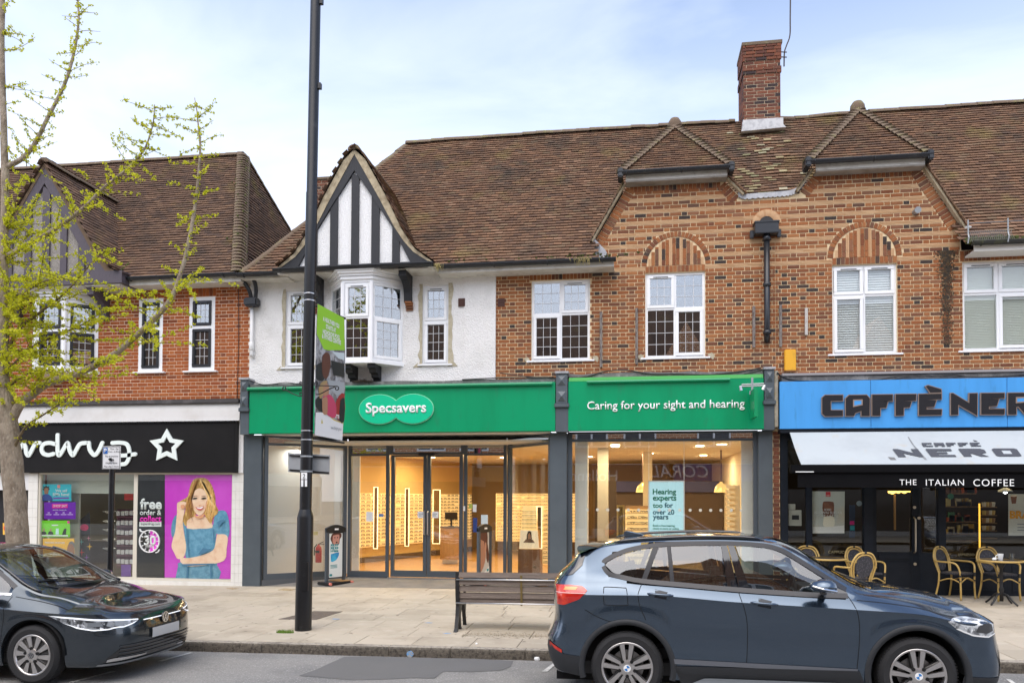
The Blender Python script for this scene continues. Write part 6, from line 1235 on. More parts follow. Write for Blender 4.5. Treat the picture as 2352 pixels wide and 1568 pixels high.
def awletters(x0, y0, w, h, sh, words, off, m, gap=.28):
    G_ = {'C': [(0,0),(1,0),(1,.28),(.38,.28),(.38,.7),(1,.7),(1,1),(0,1)], 'A': [(0,0),(1,0),(1,1),(.68,1),(.68,.72),(.3,.72),(.3,1),(0,1)], 'F': [(0,0),(1,0),(1,.27),(.38,.27),(.38,.42),(.75,.42),(.75,.66),(.38,.66),(.38,1),(0,1)], 'E': [(0,0),(1,0),(1,.25),(.36,.25),(.36,.4),(.75,.4),(.75,.62),(.36,.62),(.36,.75),(1,.75),(1,1),(0,1)], 'N': [(0,0),(.2,0),(.72,.5),(.72,0),(1,0),(1,1),(.85,1),(.3,.5),(.3,1),(0,1)], 'R': [(0,0),(.85,0),(1,.15),(1,.5),(.75,.62),(1,1),(.68,1),(.42,.62),(.32,.62),(.32,1),(0,1)], 'O': [(.1,0),(.9,0),(1,.1),(1,.9),(.9,1),(.1,1),(0,.9),(0,.1)], 'o': [(.34,.3),(.68,.3),(.68,.7),(.34,.7)]}
    for i, ch_ in enumerate(words):
        x = x0+i*w*(1+gap)
        f = lambda q: (x+q[0]*w+sh*(q[1]), y0+q[1]*h-.006*(x-x0))
        awpoly([f(q) for q in G_[ch_]], m, 'awning_letter', off)
        if ch_ == 'O': awpoly([f(q) for q in G_['o']], AWC, 'letter_counter', off+.002)
awletters(1143, 728, 232, 74, 55, 'NERO', .008, INK, .30); awletters(1408, 672, 92, 33, 18, 'CAFFE', .008, INK, .2); awpoly([(1880,645),(1905,648),(1930,660),(1895,658)], INK, 'awning_accent')
fb = MB().box(5.06, CX1, AY1-.07, AY1+.05, 2.305, 2.45).build('front_bar', mat('awning_black', (.006,.006,.007), .9, spec=.1), aw, bevel=.015); MB().box(5.14, 5.44, AY1-.074, AY1-.07, 2.32, 2.335).build('end_label', SIGNW, fb)
vl = MB().grid([[(lerp(5.18, CX1, i/60), AY1-.03+.012*math.sin(i*1.3)*(j/2), lerp(2.305, 2.06, j/2)) for i in range(61)] for j in range(3)]).build('valance', MAT['awning_black'], aw, smooth=True)
for s, c_, wd in (('THE', (1286, 1030), 155), ('ITALIAN', (1625, 1032), 350), ('COFFEE', (2073, 1034), 375), ('COMPANY', (2600, 1036), 480)): txt(s, 'Y2', c_, wd, SIGNW, vl, AY1-.06, space=1.15, ext=.001, name='valance_letter', bold=.0)
for x in (5.3, 8.6): MB().bar((x, -.25, 2.85), (x+.25, -.8, 2.52), .04, .03).build('awning_arm', BLACKP, aw); MB().bar((x+.25, -.8, 2.52), (x+.02, AY1+.05, 2.34), .04, .03).build('awning_arm', BLACKP, aw)
# front: jambs, windows, stall riser, door
zf = .06; GLASSD = glassmat('cafe_glass', base=.065)
def stile(x0, x1, y0=-.02, y1=.1, z0=None, z1=3.09, name='shopfront_post'): MB().box(x0, x1, y0, y1, gz(x0, 0)-.05 if z0 is None else z0, z1).build(name, NAVY, caf, bevel=.008)
stile(5.135, 5.27); stile(5.60, 5.71, -.005, .08, .78, 3.0); stile(6.62, 6.78, -.03); stile(7.90, 8.04, -.03); stile(9.62, 9.75, -.03); MB().box(5.135, CX1, -.015, .1, 2.98, 3.09).build('shopfront_head', NAVY, caf)
for a, c in ((5.27, 6.62), (8.04, 9.62), (9.75, CX1)):
    sr = MB().box(a, c, .0, .12, gz(a, 0)-.05, .74).build('stall_riser', NAVY, caf); MB().box(a-.0, c, -.05, .11, .74, .80).build('stall_sill', NAVY, sr, bevel=.008); n = max(1, round((c-a)/.6)); d_ = (c-a)/n
    for i in range(n): MB().frame(a+i*d_+.06, a+(i+1)*d_-.06, .20, .66, -.012, .004, .03).build('riser_panel', NAVY, sr)
    MB().box(a, c, .05, .06, .80, 2.98).build('pane', GLASSD, caf)
dr = panel(caf, (6.79, .22), (7.66, .22), .10, 2.95, NAVY, GLASSD, t=.12, tb=.78, name='door'); MB().box(6.93, 7.5, .205, .22, .25, .70).build('door_panel', NAVY, dr, bevel=.012); MB().box(6.93, 7.5, .205, .22, .74, .84).build('door_panel', NAVY, dr, bevel=.01)
p0, p1 = A('V7', 1650, 415, .12), A('V7', 1655, 975, .12); MB().tube([(p0.x, .20, p0.z), (p0.x, .12, p0.z-.03), (p0.x, .12, p1.z+.03), (p0.x, .20, p1.z)], .016, 8).build('door_handle', mat('satin_brass', (.62,.55,.42), .35, metal=.8), dr)
for k, x, y in (('V7', 1632, 257), ('V7', 1703, 425), ('V7', 1640, 1148)): p = A(k, x, y, .2); MB().lathe([(.028, -.02), (.028, 0), (.02, .005)], (p.x, .2, p.z), 12, 'y').build('lock', MAT['satin_brass'], dr)
rp = panel(caf, (7.66, .22), (7.92, .0), .10, 2.95, NAVY, GLASSD, t=.04, tb=.78, name='door_side_light'); MB().box(6.78, 7.9, .0, .25, gz(7, 0)-.02, .10).build('door_step', mat('step_grey', (.10,.10,.10), .8), caf)
# inside
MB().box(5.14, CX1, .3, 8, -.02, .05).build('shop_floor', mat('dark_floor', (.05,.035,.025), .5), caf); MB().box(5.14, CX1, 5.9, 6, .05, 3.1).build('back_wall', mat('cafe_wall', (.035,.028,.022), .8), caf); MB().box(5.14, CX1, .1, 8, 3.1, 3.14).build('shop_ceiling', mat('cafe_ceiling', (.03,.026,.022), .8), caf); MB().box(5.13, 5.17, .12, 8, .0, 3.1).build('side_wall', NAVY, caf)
for x, y, e in ((7.2, 2.5, 10), (8.9, 1.6, 16), (10.2, 2.0, 12), (6.0, 1.2, 6)): lamp(caf, x, y, 3.05, e, (1,.72,.4), .3)
mbx = thing('meter_box', 'pair of grey electric meter boxes behind the narrow coffee shop window', 'meter box', tuple(A('X6', 480, 1400, .25)))
for r, nm in (((430, 1265, 545, 1405), 'box'), ((430, 1212, 490, 1262), 'small_box')): a, c = A('X6', r[0], r[1], .2), A('X6', r[2], r[3], .2); MB().box(a.x, c.x, .17, .27, c.z, a.z).build(nm, mat('meter_grey', (.46,.46,.41), .6), mbx, bevel=.006)
a, c = A('X6', 462, 1310, .165), A('X6', 525, 1350, .165); MB().box(a.x, c.x, .163, .17, c.z, a.z).build('display_slot', BLACKP, mbx)
cp1 = tag(flat('Y2', [(405,1500),(702,1500),(705,1115),(405,1113)], .10, mat('latte_poster', (.62,.66,.62), .5, var=[((.74,.66,.52), 1.3, .45, .7), ((.52,.62,.62), 2., .5, .75)]), None, 'window_poster'), 'pale iced latte poster in the coffee shop window', 'poster')
flat('Y2', [(500,1270),(505,1215),(530,1205),(585,1208),(605,1222),(606,1300),(600,1355),(520,1355)], .096, mat('cola_brown', (.16,.05,.025), .5, var=[((.32,.12,.05), 9, .4, .7)]), cp1, 'printed_coffee', 3); flat('Y2', [(512,1345),(602,1345),(608,1430),(560,1440),(508,1430)], .094, pc('cream', (.76,.68,.55)), cp1, 'printed_milk', 3); flat('Y2', [(530,1162),(574,1162),(574,1118),(530,1118)], .095, pc('redtab', (.50,.02,.03)), cp1, 'printed_tab'); txt('NEW', 'Y2', (552, 1153), 32, SIGNW, cp1, .092, ext=.0005); flat('Y2', [(410,1495),(700,1495),(700,1425),(560,1440),(410,1438)], .0965, pc('table', (.72,.70,.66)), cp1, 'printed_table')
txt('ICED', 'Y2', (550, 1282), 62, SIGNW, cp1, .090, bold=.01, ext=.0005); txt('BROWN SUGAR', 'Y2', (553, 1310), 255, SIGNW, cp1, .090, bold=.01, ext=.0005); txt('OAT LATTE', 'Y2', (550, 1340), 190, SIGNW, cp1, .090, bold=.01, ext=.0005)
cp2 = tag(flat('Y2', [(2208,1520),(2500,1520),(2500,1138),(2208,1138)], .10, mat('cake_poster', (.66,.66,.60), .5), None, 'window_poster'), 'pale coffee poster at the right edge with orange capital letters', 'poster'); txt('BRA', 'Y2', (2315, 1328), 190, pc('orange', (.72,.33,.03)), cp2, .096, bold=.05, ext=.0005); flat('Y2', [(2228,1155),(2288,1152),(2278,1225),(2240,1228)], .096, pc('choc', (.20,.07,.03)), cp2, 'printed_cup'); flat('Y2', [(2226,1158),(2240,1148),(2278,1146),(2290,1156),(2260,1164)], .094, pc('foam', (.74,.62,.48)), cp2, 'printed_foam', 2)
for y in (1415, 1445, 1470): flat('Y2', [(2290,y+4),(2400,y+4),(2400,y-4),(2290,y-4)], .096, MAT['print_grey'] if 'print_grey' in MAT else PRINT, cp2, 'printed_line')
for s, k, c_, wd in (('CAPPUCCINO', 'V7', (490, 962), 430), ('ESPRESSO', 'V7', (10, 960), 200), ('ESPRESSO', 'V6', (640, 385), 300)): txt(s, k, c_, wd, mat('gilt_letter', (.30,.25,.13), .5), caf, .045, bold=.02, ext=.001, name='window_lettering')
wl = mat('wall_light_amber', (1,.62,.12), .5, emit=2.2, emcol=(1,.6,.12)); o = tag(MB().prism(XZ('V7', [(1220,0),(1570,0),(1572,20),(1530,15),(1480,40),(1420,18),(1385,38),(1340,25),(1290,52),(1222,28)], 1.2), 1.18, 1.22).build('scalloped_shade', wl), 'scalloped amber lamp shade glowing inside the coffee shop door', 'lamp'); p = A('V7', 1322, 60, 1.25); MB().tube([(p.x, 1.25, p.z), (p.x, 1.25, p.z-.7)], .02, 6).build('lamp_stem', mat('amber_stem', (.50,.28,.08), .5), o)
p0, p1 = A('Y2', 1942, 1225, .9), A('Y2', 1945, 1640, .9); o = tag(MB().tube([p0, p1], .016, 8).build('light_tube', mat('amber_tube', (1,.6,.1), .5, emit=.8, emcol=(1,.55,.06))), 'glowing amber light tube upright in the coffee shop window', 'lamp')
sh = thing('cafe_shelf', 'lit shelves of cups and packets inside the coffee shop right of the amber light tube', 'shelf', tuple(A('Y2', 2000, 1560, 1.3)))
for yy in (1255, 1330, 1400, 1470, 1540): a, c = A('Y2', 1965, yy, 1.3), A('Y2', 2095, yy, 1.3); MB().box(a.x, c.x, 1.25, 1.5, a.z-.02, a.z).build('shelf_board', mat('cafe_wood', (.20,.12,.05), .5), sh)
for i in range(16): yy = (1255, 1330, 1400, 1470)[i % 4]; p = A('Y2', 1985+27*(i//4), yy, 1.28); MB().lathe([(.03, .0), (.04, .03), (.045, .085), (.035, .087)], tuple(p), 10).build('cup', mat('cup_%d' % (i % 3), ((.62,.60,.52), (.55,.40,.12), (.32,.20,.10))[i % 3], .4), sh)
bx = thing('retail_shelf', 'shelf of tins and packets inside the coffee shop left of the amber light tube', 'shelf', tuple(A('Y2', 1760, 1560, 1.6)))
for yy in (1130, 1250, 1390, 1500, 1565): a, c = A('Y2', 1630, yy, 1.6), A('Y2', 1905, yy, 1.6); MB().box(a.x, c.x, 1.55, 1.85, a.z-.02, a.z).build('shelf_board', MAT['cafe_wood'], bx)
cl_ = [(.30,.06,.02), (.50,.33,.06), (.05,.20,.10), (.45,.40,.28), (.12,.05,.03), (.55,.48,.2)]
for i in range(34):
    yy = (1130, 1250, 1390, 1500)[i % 4]; p = A('Y2', 1640+random.random()*250, yy, 1.58); w_ = random.uniform(.03, .07); MB().box(p.x-w_, p.x+w_, 1.58, 1.64, p.z, p.z+random.uniform(.08, .2)).build('packet', mat('cafe_pack_%d' % (i % 6), cl_[i % 6], .5), bx)
p = A('Y2', 2180, 1105, 1.0); o = tag(MB().lathe([(.03, .05), (.12, .0), (.13, -.03), (.001, -.03)], tuple(p), 16).build('pendant_lamp', mat('enamel_pale', (.55,.60,.58), .4)), 'pale enamel pendant lamp shade under the valance', 'lamp'); MB().lathe([(.001, -.07), (.035, -.05), (.03, -.02)], tuple(p), 12).build('bulb', mat('bulb_white', (1,1,1), .5, emit=4), o)
gp = A('Y2', 1678, 1160, .09); tag(MB().lathe([(.055, -.002), (.055, .002)], tuple(gp), 20, 'y').build('round_sticker', mat('sticker_green', (.03,.17,.10), .6)), 'round green sticker on the coffee shop glass', 'sticker'); gp = A('Y2', 838, 1225, .07); tag(MB().lathe([(.05, -.002), (.05, .002)], tuple(gp), 20, 'y').build('round_sticker', mat('sticker_pale', (.28,.36,.40), .6)), 'round pale sticker on the glass by the grey post', 'sticker')
ar_ = flat('Y2', [(745,1540),(800,1540),(800,1240),(745,1240)], .4, mat('banner_navy', (.03,.06,.14), .6), None, 'window_banner'); tag(ar_, 'narrow dark banner with a pink square inside the coffee shop window', 'banner'); flat('Y2', [(752,1420),(792,1420),(792,1385),(752,1385)], .396, MAT['print_pink'], ar_, 'printed_square'); flat('Y2', [(755,1470),(795,1470),(795,1430),(755,1430)], .396, MAT['print_turquoise'], ar_, 'printed_square')
# ================================================================== street furniture
POSTB = mat('post_black', (.006,.006,.007), .38, var=[((.03,.03,.03), 6, .6, .8)])
px, py = -2.215, -4.9; pz = gz(px, py); LX = lambda z: px+.0092*(z-pz)
lp = thing('lamp_post', 'tall black lamp post with banner bracket on the pavement', 'lamp post', (px, py, pz))
MB().lathe([(.118, -.05), (.116, .0), (.113, 1.58), (.108, 1.61), (.082, 1.70)], (0, 0, 0), 28).xf(Matrix.Translation((px, py, pz)) @ Matrix.Rotation(.0092, 4, 'Y')).build('post_base', POSTB, lp, smooth='auto')
MB().lathe([(.084, 1.69), (.081, 5.0), (.080, 6.2), (.074, 6.22), (.072, 9.6)], (0, 0, 0), 28).xf(Matrix.Translation((px, py, pz)) @ Matrix.Rotation(.0092, 4, 'Y')).build('post_shaft', POSTB, lp, smooth='auto')
dz_ = A('Z5', 535, 1430, py-.115); MB().prism([(dz_.x-.045, .55), (dz_.x+.045, .55), (dz_.x+.045, .95), (dz_.x-.045, .95)], py-.122, py-.1).build('access_door', POSTB, lp, bevel=.004)
for k, y in (('Y6', 22), ('Y6', 78), ('Y6', 1137), ('Y6', 1210)):
    z = A('Y6', 140, y, py).z; MB().lathe([(.0865, -.008), (.0875, 0), (.0865, .008)], (LX(z), py, z), 28).build('steel_band', STEEL, lp)
for y, s in ((828, '2'), (878, '1')):
    a, c = A('Z5', 508, y-25, py-.085), A('Z5', 547, y+24, py-.085); pl_ = MB().box(a.x, c.x, py-.09, py-.078, c.z+.003, a.z-.003).build('number_plate', SIGNW, lp); txt(s, 'Z5', (527, y), 18 if s == '2' else 10, BLACKP, pl_, py-.0905, bold=.01, ext=.001, name='numeral')
for z0 in (8.95, 7.72, 4.72): MB().box(LX(z0)+.07, LX(z0)+.11, py-.03, py+.03, z0-.03, z0+.05).build('bracket_clip', POSTB, lp)
IRON = mat('wrought_iron', (.012,.012,.012), .5)
def curl(k, pts, r=.008): MB().tube(crv([A(k, x, y, py-.02) for x, y in pts], 6), r, 6).build('scroll', IRON, lp, smooth=True)
spir = lambda cx, cy, r0, a0, n=14, d=1: [(cx+r0*(1-i/n*.6)*math.cos(a0+d*i*.45), cy+r0*(1-i/n*.6)*math.sin(a0+d*i*.45)) for i in range(n)]
curl('Z5', [(525,195),(505,180),(498,188),(505,196)]); curl('Z5', [(525,205),(450,208),(385,212)]+spir(387, 226, 15, -1.2)); curl('Z5', [(395,232),(450,262),(495,278)]+spir(505, 264, 13, 1.6, d=-1)); curl('Z5', [(598,195),(612,178),(622,190),(612,198)]); curl('Z5', [(598,205),(680,207),(745,210)]+spir(752, 225, 16, -1.6)); curl('Z5', [(600,268),(640,262),(700,230),(740,214)])
# banner hanging square to the street
bn = thing('street_banner', 'tall fabric banner with a green top and gym picture on the lamp post', 'banner', (-2.05, -4.8, 2.7))
BXN, BXF, BYN, BYF = -2.045, -2.005, -4.80, -3.98
def bx_(y): return lerp(BXN, BXF, (y-BYN)/(BYF-BYN))
def onb(x, y, off=0.):                          # photograph point on the banner's plane
    d_ = ray('Y6', x, y); n = Vector((BYF-BYN, -(BXF-BXN), 0)).normalized(); t = (Vector((BXN, BYN, 0))-CP).dot(n)/d_.dot(n); return CP+d_*t+n*off
def bpoly(pts, m, name, off, n=0):
    P = [onb(x, y, off) for x, y in pts]
    if n: P = [q for q in crv(P+[P[0]], n)][:-1]
    return MB().add(P, [tuple(range(len(P)))]).build(name, m, bn)
W0 = [(213,97),(430,215),(438,480),(440,700),(432,950),(414,1218),(188,1172),(190,900),(196,600),(202,340)]
MB().extr([onb(x, y, 0) for x, y in W0], (-.003, 0, 0)).build('banner_cloth', mat('banner_photo', (.20,.19,.19), .7, var=[((.45,.46,.48), 4.5, .45, .6), ((.04,.04,.05), 7, .52, .66)]), bn)
LIME = mat('banner_lime', (.30,.62,.03), .6); bpoly([(212,99),(428,216),(433,478),(300,478),(262,470),(204,345)], LIME, 'green_panel', .003)
bpoly([(196,985),(260,985),(310,1010),(350,1045),(420,1075),(413,1214),(189,1170)], mat('banner_white', (.80,.80,.80), .6), 'white_panel', .003); bpoly([(255,984),(300,1003),(345,1042),(420,1070),(420,1078),(343,1050),(298,1010),(250,988)], mat('banner_gold', (.62,.50,.12), .6), 'gold_line', .005)
SKB = mat('banner_skin', (.42,.22,.13), .6); PNK = mat('banner_pink', (.55,.05,.13), .6); HRB = mat('banner_hair', (.11,.035,.02), .6); REDB = mat('banner_red', (.33,.02,.02), .6); BKB = mat('banner_black', (.015,.016,.018), .6)
bpoly([(200,600),(250,575),(275,640),(262,720),(225,725),(198,700)], BKB, 'printed_top', .004, 3); bpoly([(250,520),(280,495),(310,520),(315,600),(300,680),(280,710),(255,690),(245,610)], HRB, 'printed_hair', .006, 3); bpoly([(360,900),(385,850),(430,835),(428,1050),(355,1020)], REDB, 'printed_seat', .005, 2); bpoly([(395,885),(430,870),(426,1060),(385,1045)], BKB, 'printed_seat', .007, 2); bpoly([(193,880),(240,850),(250,985),(196,940)], BKB, 'printed_seat', .004, 2)
bpoly([(250,860),(290,835),(330,860),(362,940),(350,1030),(280,1000),(255,940)], PNK, 'printed_vest', .008, 3); bpoly([(245,870),(285,860),(290,930),(285,1000),(250,985)], SKB, 'printed_arm', .009, 3); bpoly([(245,760),(275,745),(300,770),(300,830),(275,850),(248,840)], SKB, 'printed_face', .009, 3); bpoly([(215,790),(240,740),(280,725),(285,745),(255,770),(250,850),(225,870)], mat('banner_blond', (.40,.27,.12), .6), 'printed_hair', .010, 3)
bpoly([(290,720),(430,740),(428,830),(370,850),(320,800)], mat('banner_floor', (.38,.40,.42), .6), 'printed_floor', .0035); bpoly([(320,560),(430,590),(430,700),(340,680)], BKB, 'printed_machines', .004); bpoly([(330,490),(430,500),(428,560),(380,545)], mat('banner_windows', (.60,.68,.70), .6), 'printed_window', .005); bpoly([(238,1075),(245,1035),(254,1075)], MAT['banner_gold'], 'printed_crest', .006)
def btxt(s, x0, y0, x1, y1, m=SIGNW, off=.006, bold=.03):
    a, c = onb(x0, y0, off), onb(x1, y1, off); d_ = c-a; o = text(s, 1, 'lettering', m, bn, (0,0,0), ext=0, bold=bold); vs = [v.co for v in o.data.vertices]; u0, u1 = min(v.x for v in vs), max(v.x for v in vs); k = d_.length/(u1-u0); d_.normalize(); hh = .062 if m == SIGNW and bold < .035 else .05
    for v in o.data.vertices: u, z = (v.co.x-u0)*k, v.co.z*hh/.70; p = a+d_*u+Vector((0, 0, z)); v.co = p
for s, x0, y0, x1, y1 in (('A HEALTHIER YOU', 254, 222, 386, 285), ('STARTS AT', 278, 285, 360, 320), ('HIGHGROVE POOL', 252, 325, 392, 378), ('& FITNESS CENTRE', 246, 362, 400, 420)): btxt(s, x0, y0, x1, y1)
btxt('BETTER', 342, 1012, 400, 1028, bold=.04); btxt('www.hillingdon.gov.uk', 318, 1108, 405, 1122, MAT['print_grey'] if 'print_grey' in MAT else PRINT, bold=0)
for z_, ya, yb in ((4.615, -4.84, -3.95), (2.70, -4.84, -3.95)): MB().tube([(LX(z_), ya, z_), (bx_(yb), yb, z_-.01)], .016, 6).build('banner_arm', POSTB, bn)
# grey road sign seen from behind
bk = thing('road_sign', 'grey back of a road sign plate strapped to the lamp post', 'sign', (px, py+.12, 2.4)); sp_ = [A('Z5', x, y, py+.13) for x, y in ((415,665),(706,685),(702,818),(418,800))]
MB().extr(sp_, (0, .006, 0)).build('plate', mat('sign_back', (.40,.42,.43), .55, metal=.4, var=[((.33,.34,.35), 3, .4, .7)]), bk, bevel=.002)
for ya, yb in ((688, 700), (788, 806)): MB().bar(A('Z5', 428, ya-2, py+.115), A('Z5', 698, yb, py+.115), .022, .02).build('rail', POSTB, bk); z = A('Z5', 550, (ya+yb)/2, py).z; MB().lathe([(.086, -.012), (.088, 0), (.086, .012)], (LX(z), py, z), 20).build('clip', GALV, bk)
# parking sign on its own post
kx, ky = -4.93, -5.3; kz = gz(kx, ky); ps = thing('parking_sign', 'white parking sign with a blue P on a thin black post', 'sign', (kx, ky, kz)); MB().tube([(kx, ky, kz-.02), (kx+.01, ky, 2.5)], .038, 14).build('post', POSTB, ps, smooth='auto')
a, c = A('Z2', 707, 1505, ky-.05), A('Z3', 830, 95, ky-.05); pt_ = MB().box(a.x, c.x, ky-.056, ky-.045, c.z, a.z).build('plate', mat('plate_white', (.78,.78,.77), .4), ps, bevel=.003); MB().frame(a.x+.006, c.x-.006, c.z+.006, a.z-.006, ky-.0585, ky-.0565, .006).build('border', BLACKP, pt_)
pb_ = MB().prism(XZ('V1', [(1036,1410),(1078,1408),(1078,1346),(1036,1348)], ky-.06), ky-.0595, ky-.057).build('blue_square', mat('parking_blue', (.02,.13,.45), .4), pt_); txt('P', 'V1', (1057, 1378), 26, SIGNW, pb_, ky-.060, bold=.02, ext=.0006)
for s, c_, wd in (('Mon - Sat', (1148, 1360), 82), ('8 am - 6.30 pm', (1148, 1390), 122), ('Pay at machine', (1120, 1436), 128), ('Display ticket', (1118, 1504), 118), ('Max stay 2 hours', (1118, 1538), 148)): txt(s, 'V1', c_, wd, BLACKP, pt_, ky-.058, ext=.0006)
for pts in ([(1102,1466),(1138,1466)], [(1116,1454),(1102,1466),(1116,1478)]): strk('V1', pts, 7, ky-.058, pt_, BLACKP, 'arrow', n=1)
# bench
be = thing('bench', 'wooden slatted bench with black iron ends facing the shops', 'bench', (-.03, -4.7, 0)); L0, L1, BY = -.02, 1.80, -4.72
def gzb(x): return gz(x, BY)
for i, (z, y) in enumerate(((.775, .0), (.68, .012), (.585, .026), (.49, .042), (.415, .058))): MB().obox(((L0+L1)/2, BY+y, z+gzb(.9)), (1, 0, KS), (0, .98, -.12), (0, .12, .98), (L1-L0)/2, .018, .043 if i else .04).build('back_slat', WOODB, be, bevel=.006)
for i in range(5): MB().box(L0, L1, BY+.10+i*.085, BY+.172+i*.085, .375+gzb(.9), .405+gzb(.9)).build('seat_slat', WOODB, be, bevel=.006)
for zz in (.715, .39): MB().tube([(L0-.03, BY-.025, zz+gzb(0)), (L1+.03, BY-.025, zz+gzb(1.8))], .011, 8).build('steel_rod', STEEL, be, smooth=True)
IRN = mat('cast_iron', (.012,.012,.013), .45)
for x in (L0-.02, L1+.02):
    z0 = gz(x, BY)
    for prof in ([(BY-.01,.82),(BY+.035,.82),(BY+.05,.62),(BY+.10,.42),(BY+.075,.34),(BY+.055,.2),(BY+.0,.03),(BY-.06,0),(BY-.13,0),(BY-.06,.05),(BY-.01,.2),(BY+.02,.34),(BY-.005,.45),(BY-.02,.62)], [(BY+.06,.40),(BY+.12,.38),(BY+.30,.37),(BY+.50,.38),(BY+.46,.2),(BY+.52,.02),(BY+.58,0),(BY+.50,0),(BY+.42,.2),(BY+.36,.33),(BY+.2,.33),(BY+.14,.2),(BY+.16,.05),(BY+.22,0),(BY+.12,0),(BY+.09,.2),(BY+.05,.33)]):
        MB().extr([(x-.025, y, z0+z) for y, z in prof], (.05, 0, 0)).build('iron_end', IRN, be)
    MB().tube([(x, BY+.02, z0+.62), (x, BY+.2, z0+.64), (x, BY+.45, z0+.62), (x, BY+.5, z0+.40)], .018, 8).build('arm_rest', IRN, be, smooth=True)
xs_ = ix('Y5', 2130, 380, BY-.03); MB().extr([(xs_-.014, BY-.03, .78+gzb(.9)), (xs_+.014, BY-.03, .78+gzb(.9)), (xs_+.014, BY+.02, .36+gzb(.9)), (xs_-.014, BY+.02, .36+gzb(.9))], (0, .008, 0)).build('strap', mat('rusty_strap', (.16,.11,.03), .7), be)
# sandwich boards
def aboard(label, f0, f1, ht, fill, base=True):
    a = Vector(f0); c = Vector(f1); d_ = (c-a); d_.z = 0; L_ = d_.length; d_.normalize(); M = Matrix.Translation(a) @ Matrix.Rotation(math.atan2(d_.y, d_.x), 4, 'Z'); r = thing('sandwich_board', label, 'sign', f0, 'sandwich boards at the shop entrance')
    for x in (0, L_): MB().box(x-.03, x+.03, -.03, .03, .05, ht-.06).xf(M).build('upright', GREYF, r, bevel=.006)
    P = [(-.03, ht-.16), (L_+.03, ht-.16), (L_+.03, ht-.07)]+[(lerp(L_+.03, -.03, t/10), ht-.07+.07*math.sin(math.pi*t/10)) for t in range(1, 10)]+[(-.03, ht-.07)]
    hd = MB().prism(P, -.035, .035).xf(M).build('header', BLACKP, r, bevel=.006); MB().box(L_/2-.05, L_/2+.05, -.040, -.035, ht-.11, ht-.075).xf(M).build('header_logo', SIGNW, hd)
    fr2 = MB(); fr2.frame(.03, L_-.03, .14, ht-.16, -.02, .02, .018); fr2.xf(M).build('frame', BLACKP, r); pn2 = MB().box(.04, L_-.04, -.012, .012, .15, ht-.17).xf(M).build('poster_panel', mat('aboard_white', (.74,.78,.76), .5), r)
    if base:
        MB().box(-.10, L_+.10, -.20, .20, .02, .07).xf(M).build('base', BLACKP, r, bevel=.02)
        for x in (-.06, L_+.06): MB().lathe([(.03, -.02), (.03, .02)], (x, -.205, .045), 12, 'y').xf(M).build('base_roller', mat('roller_pink', (.70,.22,.16), .5), r)
        MB().box(L_*.5, L_+.05, -.18, .19, .071, .085).xf(M).build('base_label', mat('ochre_base', (.33,.19,.07), .6), r)
    def pp(pts, m, name, off, n=0):
        P = [(lerp(.05, L_-.05, u), lerp(.16, ht-.18, v)) for u, v in pts]
        if n: P = [tuple(q) for q in crv([(x, z) for x, z in P+[P[0]]], n)][:-1]
        return MB().prism(P, -.0125-off, -.0125-off+.001).xf(M).build(name, m, pn2)
    fill(pp, M, L_, ht, pn2); return r
def fill1(pp, M, L_, ht, par):
    pp([(.18,.96),(.1,.88),(.2,.80),(.32,.74),(.72,.74),(.8,.86),(.92,.92),(.85,1),(.3,1)], HRB, 'printed_hair', .001, 3); pp([(.28,.95),(.26,.82),(.35,.75),(.55,.73),(.72,.78),(.76,.90),(.7,.97)], mat('aboard_skin', (.55,.26,.20), .6), 'printed_face', .002, 3); pp([(.50,.78),(.60,.77),(.62,.80),(.52,.81)], BKB, 'printed_mouth', .003, 2)
    for u in (.42, .62): pp([(u-.05,.90),(u,.92),(u+.05,.90),(u,.885)], BKB, 'printed_eye', .003, 2)
    o = text('FREE', .20, 'lettering', mat('aboard_teal', (.03,.26,.28), .6), par, (0,0,0), ext=0, bold=.006); o.data.transform(M @ Matrix.Translation((L_*.42, -.0150, .16+(ht-.34)*.655)) @ Matrix.Scale(1.15, 4, (0,0,1)) @ Matrix.Scale(L_/.9, 4, (1,0,0)))
    pp([(.14,.53),(.75,.56),(.62,.42),(.42,.37),(.16,.36)], mat('aboard_blue', (.02,.22,.52), .5, var=[((.05,.45,.70), 7, .4, .6)]), 'printed_lens', .002, 2)
    for v in (.59, .27, .24, .21): pp([(.12,v),(.62,v),(.62,v+.014),(.12,v+.014)], MAT['aboard_teal'], 'printed_line', .002)
    pp([(.06,.03),(.24,.03),(.24,.075),(.06,.075)], MAT['aboard_teal'], 'printed_logo', .002, 2)
def fill2(pp, M, L_, ht, par):
    pp([(0,0),(1,0),(1,1),(0,1)], mat('aboard_pale', (.55,.52,.47), .6), 'printed_ground', .001); pp([(0,.30),(.0,.95),(.5,.95),(.55,.7),(.6,.45),(.35,.22),(0,.12)], mat('aboard_skin2', (.42,.20,.12), .6), 'printed_face', .002, 2); pp([(0,1),(0,.85),(.4,.80),(.5,.62),(.62,.70),(.66,.42),(.9,.30),(.98,.5),(.8,.75),(.75,1)], HRB, 'printed_hair', .003, 2); pp([(.5,.76),(.62,.78),(.66,.66),(.55,.52),(.48,.58)], mat('aboard_skin3', (.50,.25,.16), .6), 'printed_ear', .004, 3); pp([(0,0),(1,0),(1,.24),(.5,.12),(0,.02)], mat('aboard_white2', (.76,.77,.74), .6), 'printed_foot', .005); pp([(.72,.12),(.92,.13),(.92,.18),(.72,.17)], MAT['aboard_teal'], 'printed_logo', .006, 2)
def onz(k, x, y, z): d_ = ray(k, x, y); return CP+d_*((z-CP.z)/d_.z)
fa, fb_ = onz('V8', 275, 1425, .055), onz('V8', 625, 1225, .10); fa.z = .03; fb_.z = .05
